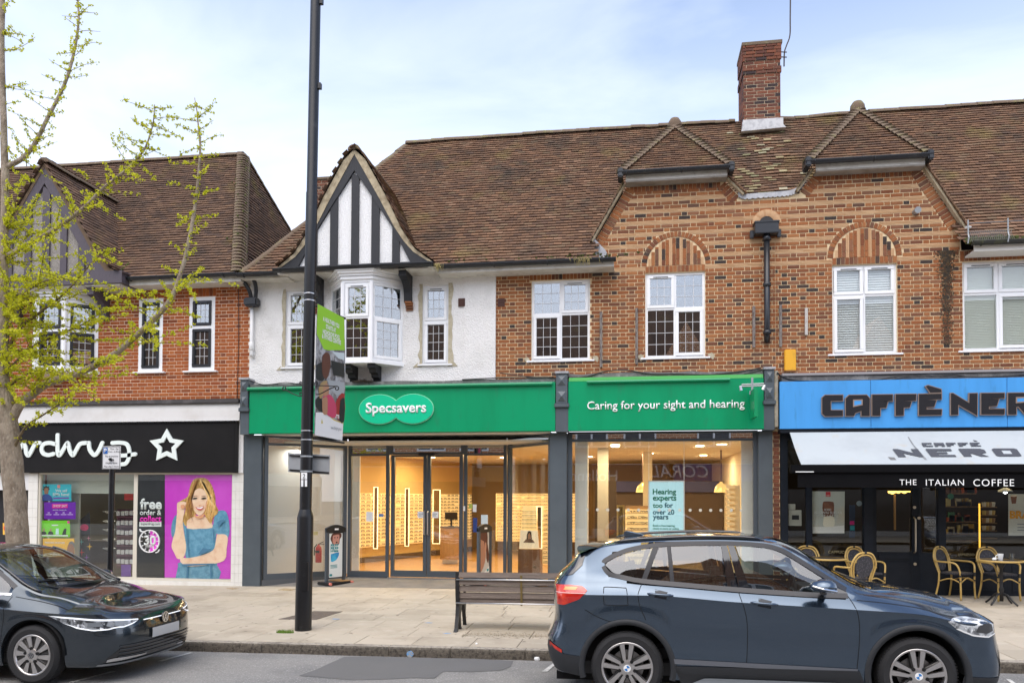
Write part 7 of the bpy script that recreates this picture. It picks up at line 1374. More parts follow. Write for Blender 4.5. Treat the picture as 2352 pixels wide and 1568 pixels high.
aboard('sandwich board with a face and blue contact lens picture beside the angled window', tuple(A('V8', 270, 1400, .22).xy)+(.02,), tuple(A('V8', 615, 1200, .62).xy)+(.02,), 1.26, fill1)
aboard('sandwich board with a close-up ear picture right of the shop doors', tuple(A('Z6', 112, 1500, .45).xy)+(.06,), tuple(A('Z6', 190, 1500, .85).xy)+(.06,), 1.26, fill2)
# bistro chairs and tables
CANE = mat('cane_yellow', (.52,.36,.12), .4, var=[((.48,.30,.07), 7, .4, .7)]); WEAVE = mat('black_weave', (.025,.025,.032), .6, var=[((.10,.10,.12), 55, .52, .6)], bump=1.0, bscale=110); BIND = mat('black_binding', (.015,.015,.016), .6)
def chair(label, loc, rz):
    r = thing('bistro_chair', label, 'chair', loc, 'cane bistro chairs', rz); M = MW[r.name]
    def tb_(pts, rad, name, m=CANE, n=6): return MB().tube([q for q in crv(pts, n)], rad, 8).xf(M).build(name, m, r, smooth=True)
    hoop = lambda w_, top, zz: [(-w_*.80, .22, zz), (-w_*1.0, .26, .62), (-w_, .29, .74), (-w_*.62, .315, top-.03), (0, .32, top), (w_*.62, .315, top-.03), (w_, .29, .74), (w_*1.0, .26, .62), (w_*.80, .22, zz)]
    tb_(hoop(.215, .90, .44), .016, 'back_hoop'); tb_(hoop(.172, .865, .44), .013, 'inner_hoop')
    P = [(.160*math.cos(a)*(1-.18*max(0, -math.sin(a))), .285+.06*(math.sin(a)*.5), .665+.185*math.sin(a)) for a in [k*math.pi/12 for k in range(24)]]; MB().extr(P, (0, .012, 0)).xf(M).build('woven_back', WEAVE, r)
    S_2 = [(.225*math.copysign(abs(math.cos(a))**.6, math.cos(a)), .225*math.copysign(abs(math.sin(a))**.6, math.sin(a))) for a in [k*math.pi/12 for k in range(24)]]; MB().extr([(x, y, .435) for x, y in S_2], (0, 0, .03)).xf(M).build('woven_seat', WEAVE, r, bevel=.01)
    for sx in (-1, 1):
        tb_([(sx*.215, -.20, 0), (sx*.205, -.19, .25), (sx*.215, -.19, .46), (sx*.25, -.16, .60), (sx*.265, -.08, .645), (sx*.262, .08, .65), (sx*.235, .27, .655)], .0165, 'arm_and_leg'); tb_([(sx*.21, .27, 0), (sx*.19, .22, .25), (sx*.18, .21, .45)], .0165, 'leg')
        MB().tube([(sx*.208, -.19, .40), (sx*.208, -.19, .47)], .021, 8).xf(M).build('binding', BIND, r); MB().tube([(sx*.19, -.16, .31), (sx*.205, -.19, .31), (sx*.205, -.19, .34)], .019, 8).xf(M).build('binding', BIND, r); tb_([(sx*.205, -.19, .30), (sx*.20, .0, .36), (sx*.19, .21, .30)], .011, 'stretcher')
    tb_([(-.205, -.195, .30), (0, -.195, .38), (.205, -.195, .30)], .011, 'stretcher'); MB().tube([(-.02, .32, .90), (.02, .32, .90)], .021, 8).xf(M).build('binding', BIND, r)
    return r
gp_ = lambda x, y: (x, y, gz(x, y))
chair('cane bistro chair standing alone right of the dark door', gp_(8.06, -.43), math.radians(38)); chair('cane bistro chair behind the round table with the white mug', gp_(8.72, -.55), math.radians(18)); chair('cane bistro chair cut off by the right edge of the picture', gp_(9.03, -1.55), math.radians(-115))
chair('cane bistro chair facing the street behind the blue car bonnet', gp_(6.50, -.62), math.radians(28)); chair('cane bistro chair turned away from the street, above the blue car windscreen', gp_(6.02, -1.55), math.radians(200)); chair('cane bistro chair mostly hidden behind the blue car roof', gp_(5.42, -.45), math.radians(-30))
def table(label, x, y):
    r = thing('bistro_table', label, 'table', gp_(x, y), 'round bistro tables'); M = MW[r.name]; MB().lathe([(.001, .725), (.315, .725), (.315, .74), (.001, .742)], n=36).xf(M).build('table_top', mat('table_dark', (.05,.04,.035), .3), r); MB().lathe([(.312, .715), (.335, .718), (.338, .735), (.330, .748), (.312, .746)], n=36, cap=False).xf(M).build('table_rim', CANE, r, smooth=True)
    MB().lathe([(.03, .06), (.028, .2), (.04, .25), (.025, .3), (.025, .6), (.05, .65), (.09, .72)], n=14).xf(M).build('pedestal', IRN, r, smooth=True)
    for k in range(4): a = k*math.pi/2+.6; MB().tube(crv([(0, 0, .18), (.10*math.cos(a), .10*math.sin(a), .17), (.2*math.cos(a), .2*math.sin(a), .07), (.27*math.cos(a), .27*math.sin(a), .012)], 5), .016, 7).xf(M).build('foot', IRN, r, smooth=True)
    return r
table('round bistro table with a white mug and glass at the right', 8.47, -1.17); table('round bistro table half hidden behind the blue car', 5.72, -1.0)
tz = gz(8.47, -1.17)+.742
q = (8.44, -1.22, tz); mg = MB().lathe([(.03, 0), (.034, .005), (.046, .11), (.043, .11), (.03, .01)], q, 20).build('mug', SIGNW, smooth='auto', label='white china mug on the right hand bistro table', cat='mug'); MB().tube(crv([(q[0]-.04, q[1], tz+.09), (q[0]-.075, q[1]-.01, tz+.075), (q[0]-.07, q[1]-.01, tz+.04), (q[0]-.036, q[1], tz+.03)], 4), .006, 6).build('handle', SIGNW, mg)
MB().lathe([(.035, 0), (.037, .11), (.035, .11), (.033, .01)], (8.66, -1.12, tz), 16).build('tumbler', glassmat('tumbler_glass', base=.2, tint=(.8,.82,.8)), smooth='auto', label='empty glass tumbler on the right hand bistro table', cat='glass'); MB().lathe([(.001, 0), (.03, .005), (.035, .02), (.02, .045), (.001, .05)], (8.34, -1.23, tz), 10).build('napkin', SIGNW, smooth=True, label='crumpled white napkin beside the mug on the bistro table', cat='napkin')
# ================================================================== cars
TYRE = mat('tyre_rubber', (.020,.020,.021), .85, bump=.3, bscale=120); ALLOY = mat('alloy', (.62,.60,.58), .3, metal=.9); ALLOYD = mat('alloy_dark', (.06,.058,.056), .4, metal=.6); CLAD = mat('black_cladding', (.020,.022,.025), .55, bump=.2, bscale=200); GLOSSB = mat('gloss_black', (.008,.008,.010), .08, coat=1); LINER = mat('arch_liner', (.006,.006,.006), .95); CHROME = mat('chrome', (.75,.75,.76), .08, metal=1)
CABIN = mat('cabin_dark', (.028,.028,.030), .8); SEATM = mat('seat_cloth', (.045,.045,.048), .9)
def paint(name, c):
    m = mat(name, c, .22, metal=.85, coat=1, spec=.5); return m
class Car:
    def __init__(s, root, T, body):
        s.r, s.T, s.body = root, T, body; s.R0 = MW[root.name]
    def g(s, n, x): return spl(s.T[n], x)
    def zlow(s, x):
        z = s.g('zl', x)
        for ax in s.T['axles']:
            d = s.T['ra']**2-(x-ax)**2
            if d > 0: z = max(z, s.T['rw']+math.sqrt(d))
        return z
    def ring(s, x):
        W, zb, zr, zt, wb, wr, zl = s.g('W', x), s.g('zb', x), s.g('zr', x), s.g('zt', x), s.g('wb', x), s.g('wr', x), s.zlow(x); zc = s.g('zc', x); h = zc-zl
        lo = crv([(W-.05, zl, 0), (W-.022, zl+h*.12, 0), (W-.016, zl+h*.42, 0), (W-.022, zl+h*.74, 0), (W-.006, zl+h*.95, 0), (W, zc, 0)], 3)
        up = [(lerp(W, wb, t)+.010*math.sin(t*math.pi), lerp(zc, zb, t)) for t in (.15, .4, .7, 1)]
        bd = [(lerp(wb, wr, t)+.012*math.sin(t*math.pi), lerp(zb, zr, t)) for t in (.2, .4, .6, .8, 1)]
        tp = [(wr*math.cos(t*math.pi/2), lerp(zr, zt, math.sin(t*math.pi/2)**.9)) for t in (.12, .3, .5, .7, .85, 1)]
        return [(p.x, p.y) for p in lo]+up+bd+tp
    def surf(s, x, z):
        R = s.ring(x)
        for (a, b_), (c, d) in zip(R[:-1], R[1:]):
            if b_ <= z <= d and d > b_: return lerp(a, c, (z-b_)/(d-b_))
        return R[0][0] if z < R[0][1] else R[-1][0]
    def cap(s, which, n=16):
        C_ = s.T[which]; R = s.ring(C_['x0']); sg = C_['s']; rows = []
        for (y, z) in R:
            a = spl(C_['a'], z); zn = z+spl(C_['dz'], z); row = []
            for i in range(n+1):
                t = (i/n)*math.pi/2; e = C_.get('e', .6); row.append(Vector((C_['x0']+sg*a*math.sin(t)**e if i else C_['x0'], y*math.cos(t)**e if i < n else 0, lerp(z, zn, math.sin(t)**2))))
            rows.append(row)
        return rows
    def capx(s, which, y, z):
        C_ = s.T[which]; R = s.ring(C_['x0']); sg = C_['s']; e = C_.get('e', .6)
        def at(t):
            lo_, hi_ = 0, len(R)-1.001; s2 = math.sin(t)**2
            def zz(j): i = int(j); f = j-i; z0 = lerp(R[i][1], R[i+1][1], f); return z0+spl(C_['dz'], z0)*s2, z0, lerp(R[i][0], R[i+1][0], f)
            for _ in range(22):
                m = (lo_+hi_)/2
                if zz(m)[0] < z: lo_ = m
                else: hi_ = m
            _, z0, y0 = zz(lo_); return y0*max(0, math.cos(t))**e, C_['x0']+sg*spl(C_['a'], z0)*math.sin(t)**e
        a, b_ = 0., math.pi/2
        for _ in range(22):
            m = (a+b_)/2
            if at(m)[0] > abs(y): a = m
            else: b_ = m
        return at(a)[1]
    def put(s, mb, name, m, parent=None, **kw):
        mb.xf(s.R0); return mb.build(name, m, parent or s.r, **kw)
    def polys(s, pts, n, f):                    # fill a polygon in (u,v) by vertical strips mapped with f(u,v)
        us = [p[0] for p in pts]; u0, u1 = min(us), max(us); ks = sorted(set([lerp(u0, u1, i/n) for i in range(n+1)]+[u for u in us])); out_ = []
        for u in ks:
            uu = min(max(u, u0+1e-5), u1-1e-5); zs = []
            for (a, b_), (c, d) in zip(pts, pts[1:]+pts[:1]):
                if (a-uu)*(c-uu) < 0: zs.append(b_+(d-b_)*(uu-a)/(c-a))
            if len(zs) >= 2: out_.append((u, min(zs), max(zs)))
        mb = MB(); mb.grid([[f(u, lerp(a, b_, k/4)) for u, a, b_ in out_] for k in range(5)]); return mb
    def side(s, pts, off, name, m, parent=None, sides=(-1, 1), n=24, smooth=True):
        o = None
        for sd in sides:
            mb = s.polys(pts, n, lambda x, z: Vector((x, sd*(s.surf(x, z)+off), z)))
            if sd > 0: mb.f = [f[::-1] for f in mb.f]
            o = s.put(mb, name, m, parent, smooth=smooth)
        return o
    def sline(s, pts, wd, off, name, m, parent=None, sides=(-1, 1), n=6):
        P = [tuple(q) for q in crv([(a, b_, 0) for a, b_ in pts], n)]; o = None
        for sd in sides:
            mb = MB(); rowa, rowb = [], []
            for i, p in enumerate(P):
                a, b_ = P[max(0, i-1)], P[min(len(P)-1, i+1)]; dx, dz = b_[0]-a[0], b_[1]-a[1]; l = math.hypot(dx, dz) or 1; nx, nz_ = -dz/l*wd/2, dx/l*wd/2
                for row, k in ((rowa, 1), (rowb, -1)): x, z = p[0]+nx*k, p[1]+nz_*k; row.append(Vector((x, sd*(s.surf(x, z)+off), z)))
            mb.grid([rowa, rowb] if sd < 0 else [rowb, rowa]); o = s.put(mb, name, m, parent, smooth=True)
        return o
    def nose(s, which, pts, off, name, m, parent=None, n=20):
        sg = s.T[which]['s']; mb = s.polys(pts, n, lambda y, z: Vector((s.capx(which, y, z)+sg*off, y, z))); return s.put(mb, name, m, parent, smooth=True)
    def shell(s, glass_face, skip):
        T = s.T; x0, x1 = T['tail']['x0'], T['nose']['x0']; n = int((x1-x0)/.035); xs = sorted(set([lerp(x0, x1, i/n) for i in range(n+1)]+[ax+T['ra']*k for ax in T['axles'] for k in (-1, -.985, -.94, -.85, .85, .94, .985, 1) if x0 < ax+T['ra']*k < x1]))
        RG_ = [s.ring(x) for x in xs]; nr = len(RG_[0]); gl = MB(); bd = MB(); rg = MB()
        for sd in (-1, 1):
            for i in range(len(xs)-1):
                for j in range(nr-1):
                    q = [Vector((xs[i], sd*RG_[i][j][0], RG_[i][j][1])), Vector((xs[i+1], sd*RG_[i+1][j][0], RG_[i+1][j][1])), Vector((xs[i+1], sd*RG_[i+1][j+1][0], RG_[i+1][j+1][1])), Vector((xs[i], sd*RG_[i][j+1][0], RG_[i][j+1][1]))]
                    if sd > 0: q = q[::-1]
                    c = sum(q, Vector())/4
                    if skip(c, j): continue
                    (gl if glass_face(c, j) else bd).add(q, [(0,1,2,3)])
            for w_ in ('nose', 'tail'):
                rows = s.cap(w_); 
                for r in rows:
                    for p in r: p.y *= sd
                flip = (sd > 0) ^ (w_ == 'tail')
                for a, b_ in zip(rows[:-1], rows[1:]):
                    for k in range(len(a)-1):
                        q = [a[k], a[k+1], b_[k+1], b_[k]]; q = q[::-1] if flip else q; c = sum(q, Vector())/4; (rg if glass_face(c, -1) else bd).add(q, [(0,1,2,3)])
        def weld(mb, name, m, sharp):
            mb.xf(s.R0); bm = bmesh.new(); me = mb.mesh('t', m); bm.from_mesh(me); bmesh.ops.remove_doubles(bm, verts=bm.verts, dist=.0008); me2 = bpy.data.meshes.new(name); bm.to_mesh(me2); bm.free(); me2.materials.append(m)
            me2.polygons.foreach_set('use_smooth', [True]*len(me2.polygons)); me2.set_sharp_from_angle(angle=math.radians(sharp)); return obj(name, me2, s.r)
        s.bodyo = weld(bd, 'body', s.body, 24); s.ws = weld(gl, 'windscreen', GLASSC, 60) if gl.v else None
        if rg.v: weld(rg, 'rear_window', GLASSC, 60)
    def under(s, x0, x1):
        rw, ra = s.T['rw'], s.T['ra']; mb = MB(); mb.box(x0, x1, -.62, .62, .16, .24); s.put(mb, 'underbody', LINER)
        for ax in s.T['axles']:
            P = []
            for k in range(19):
                a = math.pi*k/18; P.append([Vector((ax+(ra+.005)*math.cos(a), y, rw+(ra+.005)*math.sin(a))) for y in (-.87, -.5)])
            mb = MB(); mb.grid(P); mb.add([q[1] for q in P], [tuple(range(19))]); s.put(mb, 'arch_liner', LINER); P2 = [[Vector((p.x, -p.y, p.z)) for p in r] for r in P]; mb = MB(); mb.grid(P2); mb.add([q[1] for q in P2], [tuple(range(19))]); s.put(mb, 'arch_liner', LINER)
    def seats(s, fx, rx, zf, steer=1):
        for x, yy, w_ in ((fx, -.36, .25), (fx, .36, .25), (rx, -.3, .3), (rx, .3, .3)):
            mb = MB(); mb.obox((x+.22, yy, zf+.12), (1,0,.1), (0,1,0), (-.1,0,1), .26, w_, .09); mb.obox((x-.10, yy, zf+.46), (.97,0,.24), (0,1,0), (-.24,0,.97), .07, w_*.95, .32); mb.obox((x-.18, yy, zf+.90), (.97,0,.24), (0,1,0), (-.24,0,.97), .05, .13, .09); s.put(mb, 'seat', SEATM, bevel=.045)
def wheel(car, xs, yo, rw, rim, spokes, style, wt=.22):
    """wheels: outer face towards -y on the near side"""
    def one(x, sd):
        M = Matrix.Translation((x, sd*yo, rw)) @ (Matrix.Rotation(math.pi, 4, 'Z') if sd > 0 else Matrix()); R0 = car.R0
        mb = MB(); mb.lathe([(rim, .015), (rim+.012, -.002), (rim+.06, -.008), (rw-.035, 0), (rw-.010, .018), (rw, .045), (rw, wt-.045), (rw-.012, wt-.015), (rim+.05, wt), (rim, wt-.01)], n=48, axis='y', cap=False); t = mb.xf(R0 @ M).build('tyre', TYRE, car.r, smooth='auto')
        gr = MB()
        for k in range(72):
            a = 2*math.pi*k/72
            gr.obox((math.cos(a)*(rw-.002), .04, math.sin(a)*(rw-.002)), (math.cos(a), 0, math.sin(a)), (0,1,0), (-math.sin(a), 0, math.cos(a)), .0035, .022, .006)
        gr.xf(R0 @ M).build('tread_blocks', TYRE, t, kind='stuff')
        mb = MB(); mb.lathe([(rim+.006, .004), (rim-.002, -.003), (rim-.014, .004), (rim-.022, .03), (rim-.03, .12), (rim-.02, wt-.02)], n=48, axis='y', cap=False); rm = mb.xf(R0 @ M).build('rim', ALLOY, car.r, smooth=True)
        mb = MB(); mb.lathe([(rim-.03, .13), (.001, .13)], n=32, axis='y', cap=False); mb.xf(R0 @ M).build('brake_cavity', LINER, rm)
        mb = MB(); mb.lathe([(rim*.66, .10), (rim*.66, .085), (.05, .085)], n=32, axis='y', cap=False); mb.xf(R0 @ M).build('brake_disc', mat('brake_steel', (.30,.29,.28), .4, metal=.8), rm)
        sp = MB(); dk = MB()
        for k in range(spokes):
            a = 2*math.pi*k/spokes+.32
            def pt(r, off, y): return Vector((math.cos(a+off)*r, y, math.sin(a+off)*r))
            if style == 'double':
                for sg in (-1, 1):
                    q = [pt(.055, sg*.12, -.004), pt(.055, sg*.62, -.004), pt(rim-.012, sg*.30, .004), pt(rim-.012, sg*.10, .004)]; sp.extr(q, (0, .05, 0))
                    q2 = [pt(.06, sg*.60, .004), pt(.06, sg*.80, .02), pt(rim-.014, sg*.345, .02), pt(rim-.014, sg*.30, .010)]; dk.extr(q2, (0, .05, 0))
            else:
                q = [pt(.05, -.25, .0), pt(.05, .25, .0), pt(rim-.012, .36, .006), pt(rim-.012, .06, .006)]; sp.extr(q, (0, .04, 0)); q2 = [pt(.05, .30, .012), pt(.06, .55, .02), pt(rim-.014, .62, .022), pt(rim-.014, .42, .016)]; dk.extr(q2, (0, .04, 0))
        sp.xf(R0 @ M).build('spokes', ALLOY, rm); dk.xf(R0 @ M).build('spoke_flank', ALLOYD, rm)  # bright spokes, with darker alloy strips beside them
        mb = MB(); mb.lathe([(.078, .02), (.075, -.004), (.05, -.010), (.001, -.010)], n=24, axis='y', cap=False); hb = mb.xf(R0 @ M).build('hub', ALLOY, rm, smooth='auto')
        mb = MB()
        for k in range(5): a = 2*math.pi*k/5+.32+math.pi/5*(style == 'double'); mb.lathe([(.017, -.012), (.017, .0), (.001, .0)], (math.cos(a)*.075, 0, math.sin(a)*.075), 8, 'y')
        mb.xf(R0 @ M).build('wheel_bolts', LINER, hb, kind='stuff')
        mb = MB(); mb.lathe([(.034, -.013), (.034, -.010)], n=20, axis='y'); mb.xf(R0 @ M).build('hub_badge', GLOSSB if style != 'double' else SIGNW, hb)
        if style == 'double':
            for q in (0, 2): MB().add([(0, -.0145, 0)]+[(.026*math.cos(q*math.pi/2+t*math.pi/8+.2), -.0145, .026*math.sin(q*math.pi/2+t*math.pi/8+.2)) for t in range(5)], [tuple(range(6))]).xf(R0 @ M).build('badge_quarter', mat('badge_blue', (.02,.20,.55), .3), hb)
        else: vwmark(hb, R0 @ M, .026, -.0145)
    for x in xs:
        for sd in (-1, 1): one(x, sd)
def vwmark(par, M, r, y, m=None):
    mb = MB(); mb.stroke([(-.42*r, .80*r), (0, .05*r), (.42*r, .80*r)], .16*r, y-.001, y); mb.stroke([(-.86*r, .30*r), (-.42*r, -.72*r), (0, .02*r), (.42*r, -.72*r), (.86*r, .30*r)], .16*r, y-.001, y)
    mb.stroke([(r*math.cos(k*math.pi/12), r*math.sin(k*math.pi/12)) for k in range(25)], .13*r, y-.001, y); mb.xf(M).build('badge_mark', m or CHROME, par)
# ------------------------------------------------------------------ blue estate car
BX = 2.318
bm_ = thing('parked_car', 'blue grey metallic estate car parked at the kerb on the right', 'car', (BX, -6.93, KS*BX-.12), 'cars parked along the kerb'); MW[bm_.name] = Matrix.Translation((BX, -6.93, KS*BX-.12)) @ Matrix.Rotation(-math.atan(KS), 4, 'Y'); bm_.rotation_euler = (0, -math.atan(KS), 0)
BLUEC = paint('paint_blue_grey', (.072,.105,.148))
dlo_t = [(-.222,1.315),(-.205,1.338),(-.11,1.391),(.037,1.445),(.27,1.487),(.56,1.505),(.96,1.508),(1.27,1.493),(1.42,1.462),(1.545,1.400),(1.79,1.240),(2.03,1.085)]
dlo_b = [(-.222,1.300),(-.20,1.262),(-.155,1.226),(-.05,1.202),(.151,1.166),(.648,1.126),(1.03,1.096),(1.36,1.076),(1.75,1.056),(2.03,1.050)]
TB = dict(axles=(0, 2.604), ra=.415, rw=.341,
 zl=[(-.5,.27),(.4,.235),(2.2,.235),(3.0,.24),(3.3,.24)], W=[(-.40,.885),(-.1,.905),(.5,.91),(2.0,.91),(2.7,.905),(3.0,.885)], zc=[(-.40,1.03),(.2,1.035),(1.0,.985),(2.0,.935),(2.6,.90),(3.0,.82)],
 zb=[(-.40,1.19),(-.222,1.195),(-.05,1.190),(.151,1.164),(.648,1.124),(1.03,1.094),(1.36,1.074),(1.75,1.054),(2.03,1.045),(2.35,1.010),(2.65,.965),(2.9,.905),(3.0,.88)],
 wb=[(-.40,.775),(0,.80),(.5,.81),(1.5,.81),(2.03,.80),(2.4,.765),(2.8,.73),(3.0,.70)],
 zr=[(-.40,1.405),(-.2,1.478),(0,1.508),(.3,1.530),(.9,1.540),(1.27,1.524),(1.45,1.482),(1.6,1.395),(1.8,1.268),(2.03,1.120),(2.15,1.065),(2.4,1.035),(2.7,.985),(3.0,.905)],
 wr=[(-.40,.62),(0,.675),(.9,.69),(1.45,.69),(1.8,.72),(2.05,.73),(2.4,.66),(3.0,.60)],
 zt=[(-.40,1.455),(-.2,1.512),(0,1.545),(.3,1.572),(.83,1.590),(1.32,1.575),(1.52,1.540),(1.65,1.490),(1.85,1.362),(2.05,1.235),(2.26,1.118),(2.36,1.088),(2.5,1.080),(2.765,1.050),(3.0,1.000)],
 nose=dict(x0=3.025, s=1, e=.55, a=[(.2,.35),(.40,.40),(.56,.39),(.68,.37),(.78,.35),(.88,.325),(.92,.26),(.96,.17),(1.0,.0)], dz=[(.2,-.0),(.6,0),(.75,0),(.82,-.02),(.9,-.09),(1.0,-.14)]),
 tail=dict(x0=-.42, s=-1, e=.5, a=[(.2,.27),(.30,.33),(.45,.385),(.58,.395),(.66,.355),(.74,.325),(.85,.315),(1.0,.325),(1.12,.32),(1.2,.27),(1.3,.16),(1.40,.085),(1.46,.06)], dz=[(.2,0),(1.3,0),(1.46,-.03)]))
C1 = Car(bm_, TB, BLUEC)
ROWB = 20; ROWT = 25                            # ring rows of the window band
def gf1(c, j):
    if j >= ROWT+0 and 1.44 < c.x < 2.345 and abs(c.y) < C1.g('wr', c.x)*.93 and c.z > 1.098: return True
    return j == -1 and c.x < -.42 and abs(c.y) < .56 and 1.17 < c.z < 1.40
def sk1(c, j): return -.222 < c.x < 2.03 and abs(c.y) > .3 and interp(dlo_b, c.x)-.03 < c.z < interp(dlo_t, c.x)+.02 and abs(c.y) > C1.g('wr', c.x)-.02 and interp(dlo_t, c.x)-interp(dlo_b, c.x) > .04
C1.shell(gf1, sk1)
C1.under(-.7, 3.3)
TRIM = mat('window_trim', (.03,.03,.033), .4)
full = dlo_b+dlo_t[::-1]
C1.sline([(x, z+.012) for x, z in dlo_t], .042, .004, 'window_trim', TRIM, n=4); C1.sline([(x, z-.004) for x, z in dlo_b], .042, .0045, 'window_trim', TRIM, n=4)
tri = lambda x: interp(dlo_t, x)-.008
bri = lambda x: interp(dlo_b, x)+.010
def win(pts, name='side_window'): return C1.side(pts, -.006, name, GLASSC)
win([(-.205,1.305),(-.12,bri(-.12)),(.15,bri(.15)),(.262,tri(.262)),(.1,tri(.1)),(-.05,tri(-.05)),(-.17,tri(-.17))], 'quarter_window'); win([(.175,bri(.175)),(.42,bri(.42)),(.405,tri(.405)),(.285,tri(.285))], 'side_window'); win([(.435,bri(.435)),(.95,bri(.95)),(.92,tri(.92)),(.41,tri(.41))]); win([(1.13,bri(1.13)),(1.96,bri(1.96)),(1.95,tri(1.95)),(1.79,tri(1.79)),(1.545,tri(1.545)),(1.42,tri(1.42)),(1.27,tri(1.27)),(1.04,tri(1.04))])
for p in ([(.145,bri(.145)),(.19,bri(.19)),(.315,tri(.315)),(.255,tri(.255))], [(.415,bri(.415)),(.455,bri(.455)),(.43,tri(.43)),(.392,tri(.392))]): C1.side(p, .001, 'window_pillar', TRIM)
C1.side([(.945,bri(.945)),(1.04,bri(1.04)),(.958,tri(.958)),(.905,tri(.905))], .002, 'door_pillar', GLOSSB); C1.side([(1.052,bri(1.052)),(1.15,bri(1.15)),(1.025,tri(1.025)),(.968,tri(.968))], .002, 'door_pillar', GLOSSB); C1.side([(1.92,bri(1.92)),(2.03,1.058),(2.02,1.09),(1.90,tri(1.90))], .002, 'mirror_sail', GLOSSB)
# arch cladding and sills
for ax in TB['axles']:
    for sd in (-1, 1):
        P = []
        for k in range(41):
            a = math.radians(-14+208*k/40); row = []
            for r, of in ((.405, -.03), (.41, .010), (.44, .014), (.462, .002)):
                x, z = ax+r*math.cos(a), .341+r*math.sin(a); y = C1.surf(ax+.47*math.cos(a), max(.45, .341+.47*math.sin(a)))+of
                row.append(Vector((x, sd*y, z)))
            P.append(row)
        mb = MB(); mb.grid(P if sd < 0 else [r[::-1] for r in P]); C1.put(mb, 'arch_cladding', CLAD, smooth=True)
C1.side([(.44,.20),(2.17,.20),(2.12,.375),(.435,.375)], .012, 'sill_cladding', CLAD); C1.side([(.43,.395),(2.08,.352),(2.08,.392),(.43,.442)], .010, 'sill_moulding', mat('moulding_grey', (.16,.17,.19), .35, metal=.4)); C1.side([(.60,.215),(1.95,.215),(1.9,.262),(.72,.270)], .03, 'sill_strip', mat('silver_strip', (.38,.42,.46), .3, metal=.7))
# panel gaps, fuel flap, handles
GAP = mat('panel_gap', (.004,.005,.006), .9)
for pts in ([(.153,1.150),(.125,1.09),(.109,1.030),(.125,.93),(.180,.800)], [(1.040,1.085),(1.062,1.0),(1.088,.92),(1.112,.79),(1.112,.6),(1.098,.345)], [(2.03,1.045),(2.07,.95),(2.10,.84),(2.105,.68),(2.075,.37)], [(-.215,1.09),(-.20,1.105),(-.03,1.100),(.0,1.085),(.012,.96),(-.005,.935),(-.19,.935),(-.215,.955),(-.218,1.07),(-.215,1.09)], [(-.40,.885),(-.30,.83),(-.2,.79),(-.1,.765)]): C1.sline(pts, .007, .0012, 'panel_gap', GAP, n=5)
C1.sline([(2.10,1.010),(2.35,.985),(2.63,.945),(2.85,.885),(2.99,.86)], .006, .0015, 'bonnet_gap', GAP)
for x0, z0, x1, z1 in ((.196,1.052,.438,1.036), (1.143,.985,1.39,.965)):
    C1.side([(x0+.06,z0-.035),(x1-.06,z1-.04),(x1-.05,z1+.03),(x0+.07,z0+.04)], .0005, 'handle_recess', mat('recess_dark', (.012,.018,.026), .4), n=10)
    for sd in (-1, 1):
        P = []
        for k in range(9): t = k/8; x, z = lerp(x0, x1, t), lerp(z0, z1, t); y = C1.surf(x, z)+.028*math.sin(math.pi*min(1, t*1.02))**.6; P.append(Vector((x, sd*y, z)))
        mb = MB().tube(P, [.006]+[.014]*7+[.006], 8); C1.put(mb, 'door_handle', BLUEC, smooth=True)
# lamps
RED = mat('tail_red', (.50,.012,.006), .08, coat=1, var=[((.75,.05,.012), 9, .45, .65)]); AMB = mat('tail_amber', (.85,.28,.03), .1, coat=1)
def tailpt(x, z, off=.006):
    if x > TB['tail']['x0']: return None
tl_pts = [(-.688,1.115),(-.539,1.122),(-.42,1.110),(-.375,1.071),(-.444,.986),(-.60,.925),(-.683,.93)]
def tailf(sd):
    def f(x, z):
        if x > -.42: return Vector((x, sd*(C1.surf(x, z)+.006), z))
        C_ = TB['tail']; a = spl(C_['a'], z); k = min(1, max(0, (-.42-x)/a)); t = math.asin(min(1, k**(1/C_['e']))); y = C1.surf(-.42, z)*math.cos(t)**C_['e']; return Vector((x-.006, sd*(y+.006), z))
    return f
for sd in (-1, 1):
    mb = C1.polys(tl_pts, 20, tailf(sd)); mb.f = [f[::-1] for f in mb.f] if sd > 0 else mb.f; tlo = C1.put(mb, 'tail_light', RED, smooth=True)
    f2 = lambda x, z, f=tailf(sd), sd=sd: f(x, z)+Vector((-.002, sd*.004, 0)); mb = C1.polys([(-.60,1.075),(-.47,1.075),(-.46,1.102),(-.59,1.105)], 8, f2); C1.put(mb, 'indicator', AMB, tlo); mb = C1.polys([(-.68,1.045),(-.39,1.040),(-.39,1.046),(-.68,1.052)], 10, f2); C1.put(mb, 'light_strip', mat('pink_strip', (.85,.45,.40), .3), tlo)
    mb = C1.polys([(-.755,.515),(-.62,.455),(-.62,.495),(-.755,.56)], 10, tailf(sd)); C1.put(mb, 'reflector', RED)
    # lower bumper skin
    mb = C1.polys([(-.785,.50),(-.755,.36),(-.70,.29),(-.45,.245),(-.41,.245),(-.41,.435),(-.60,.455),(-.70,.50),(-.77,.58)], 20, lambda x, z, f=tailf(sd), sd=sd: f(x, z)+Vector((0, sd*.001, 0))); C1.put(mb, 'rear_bumper', CLAD, smooth=True)
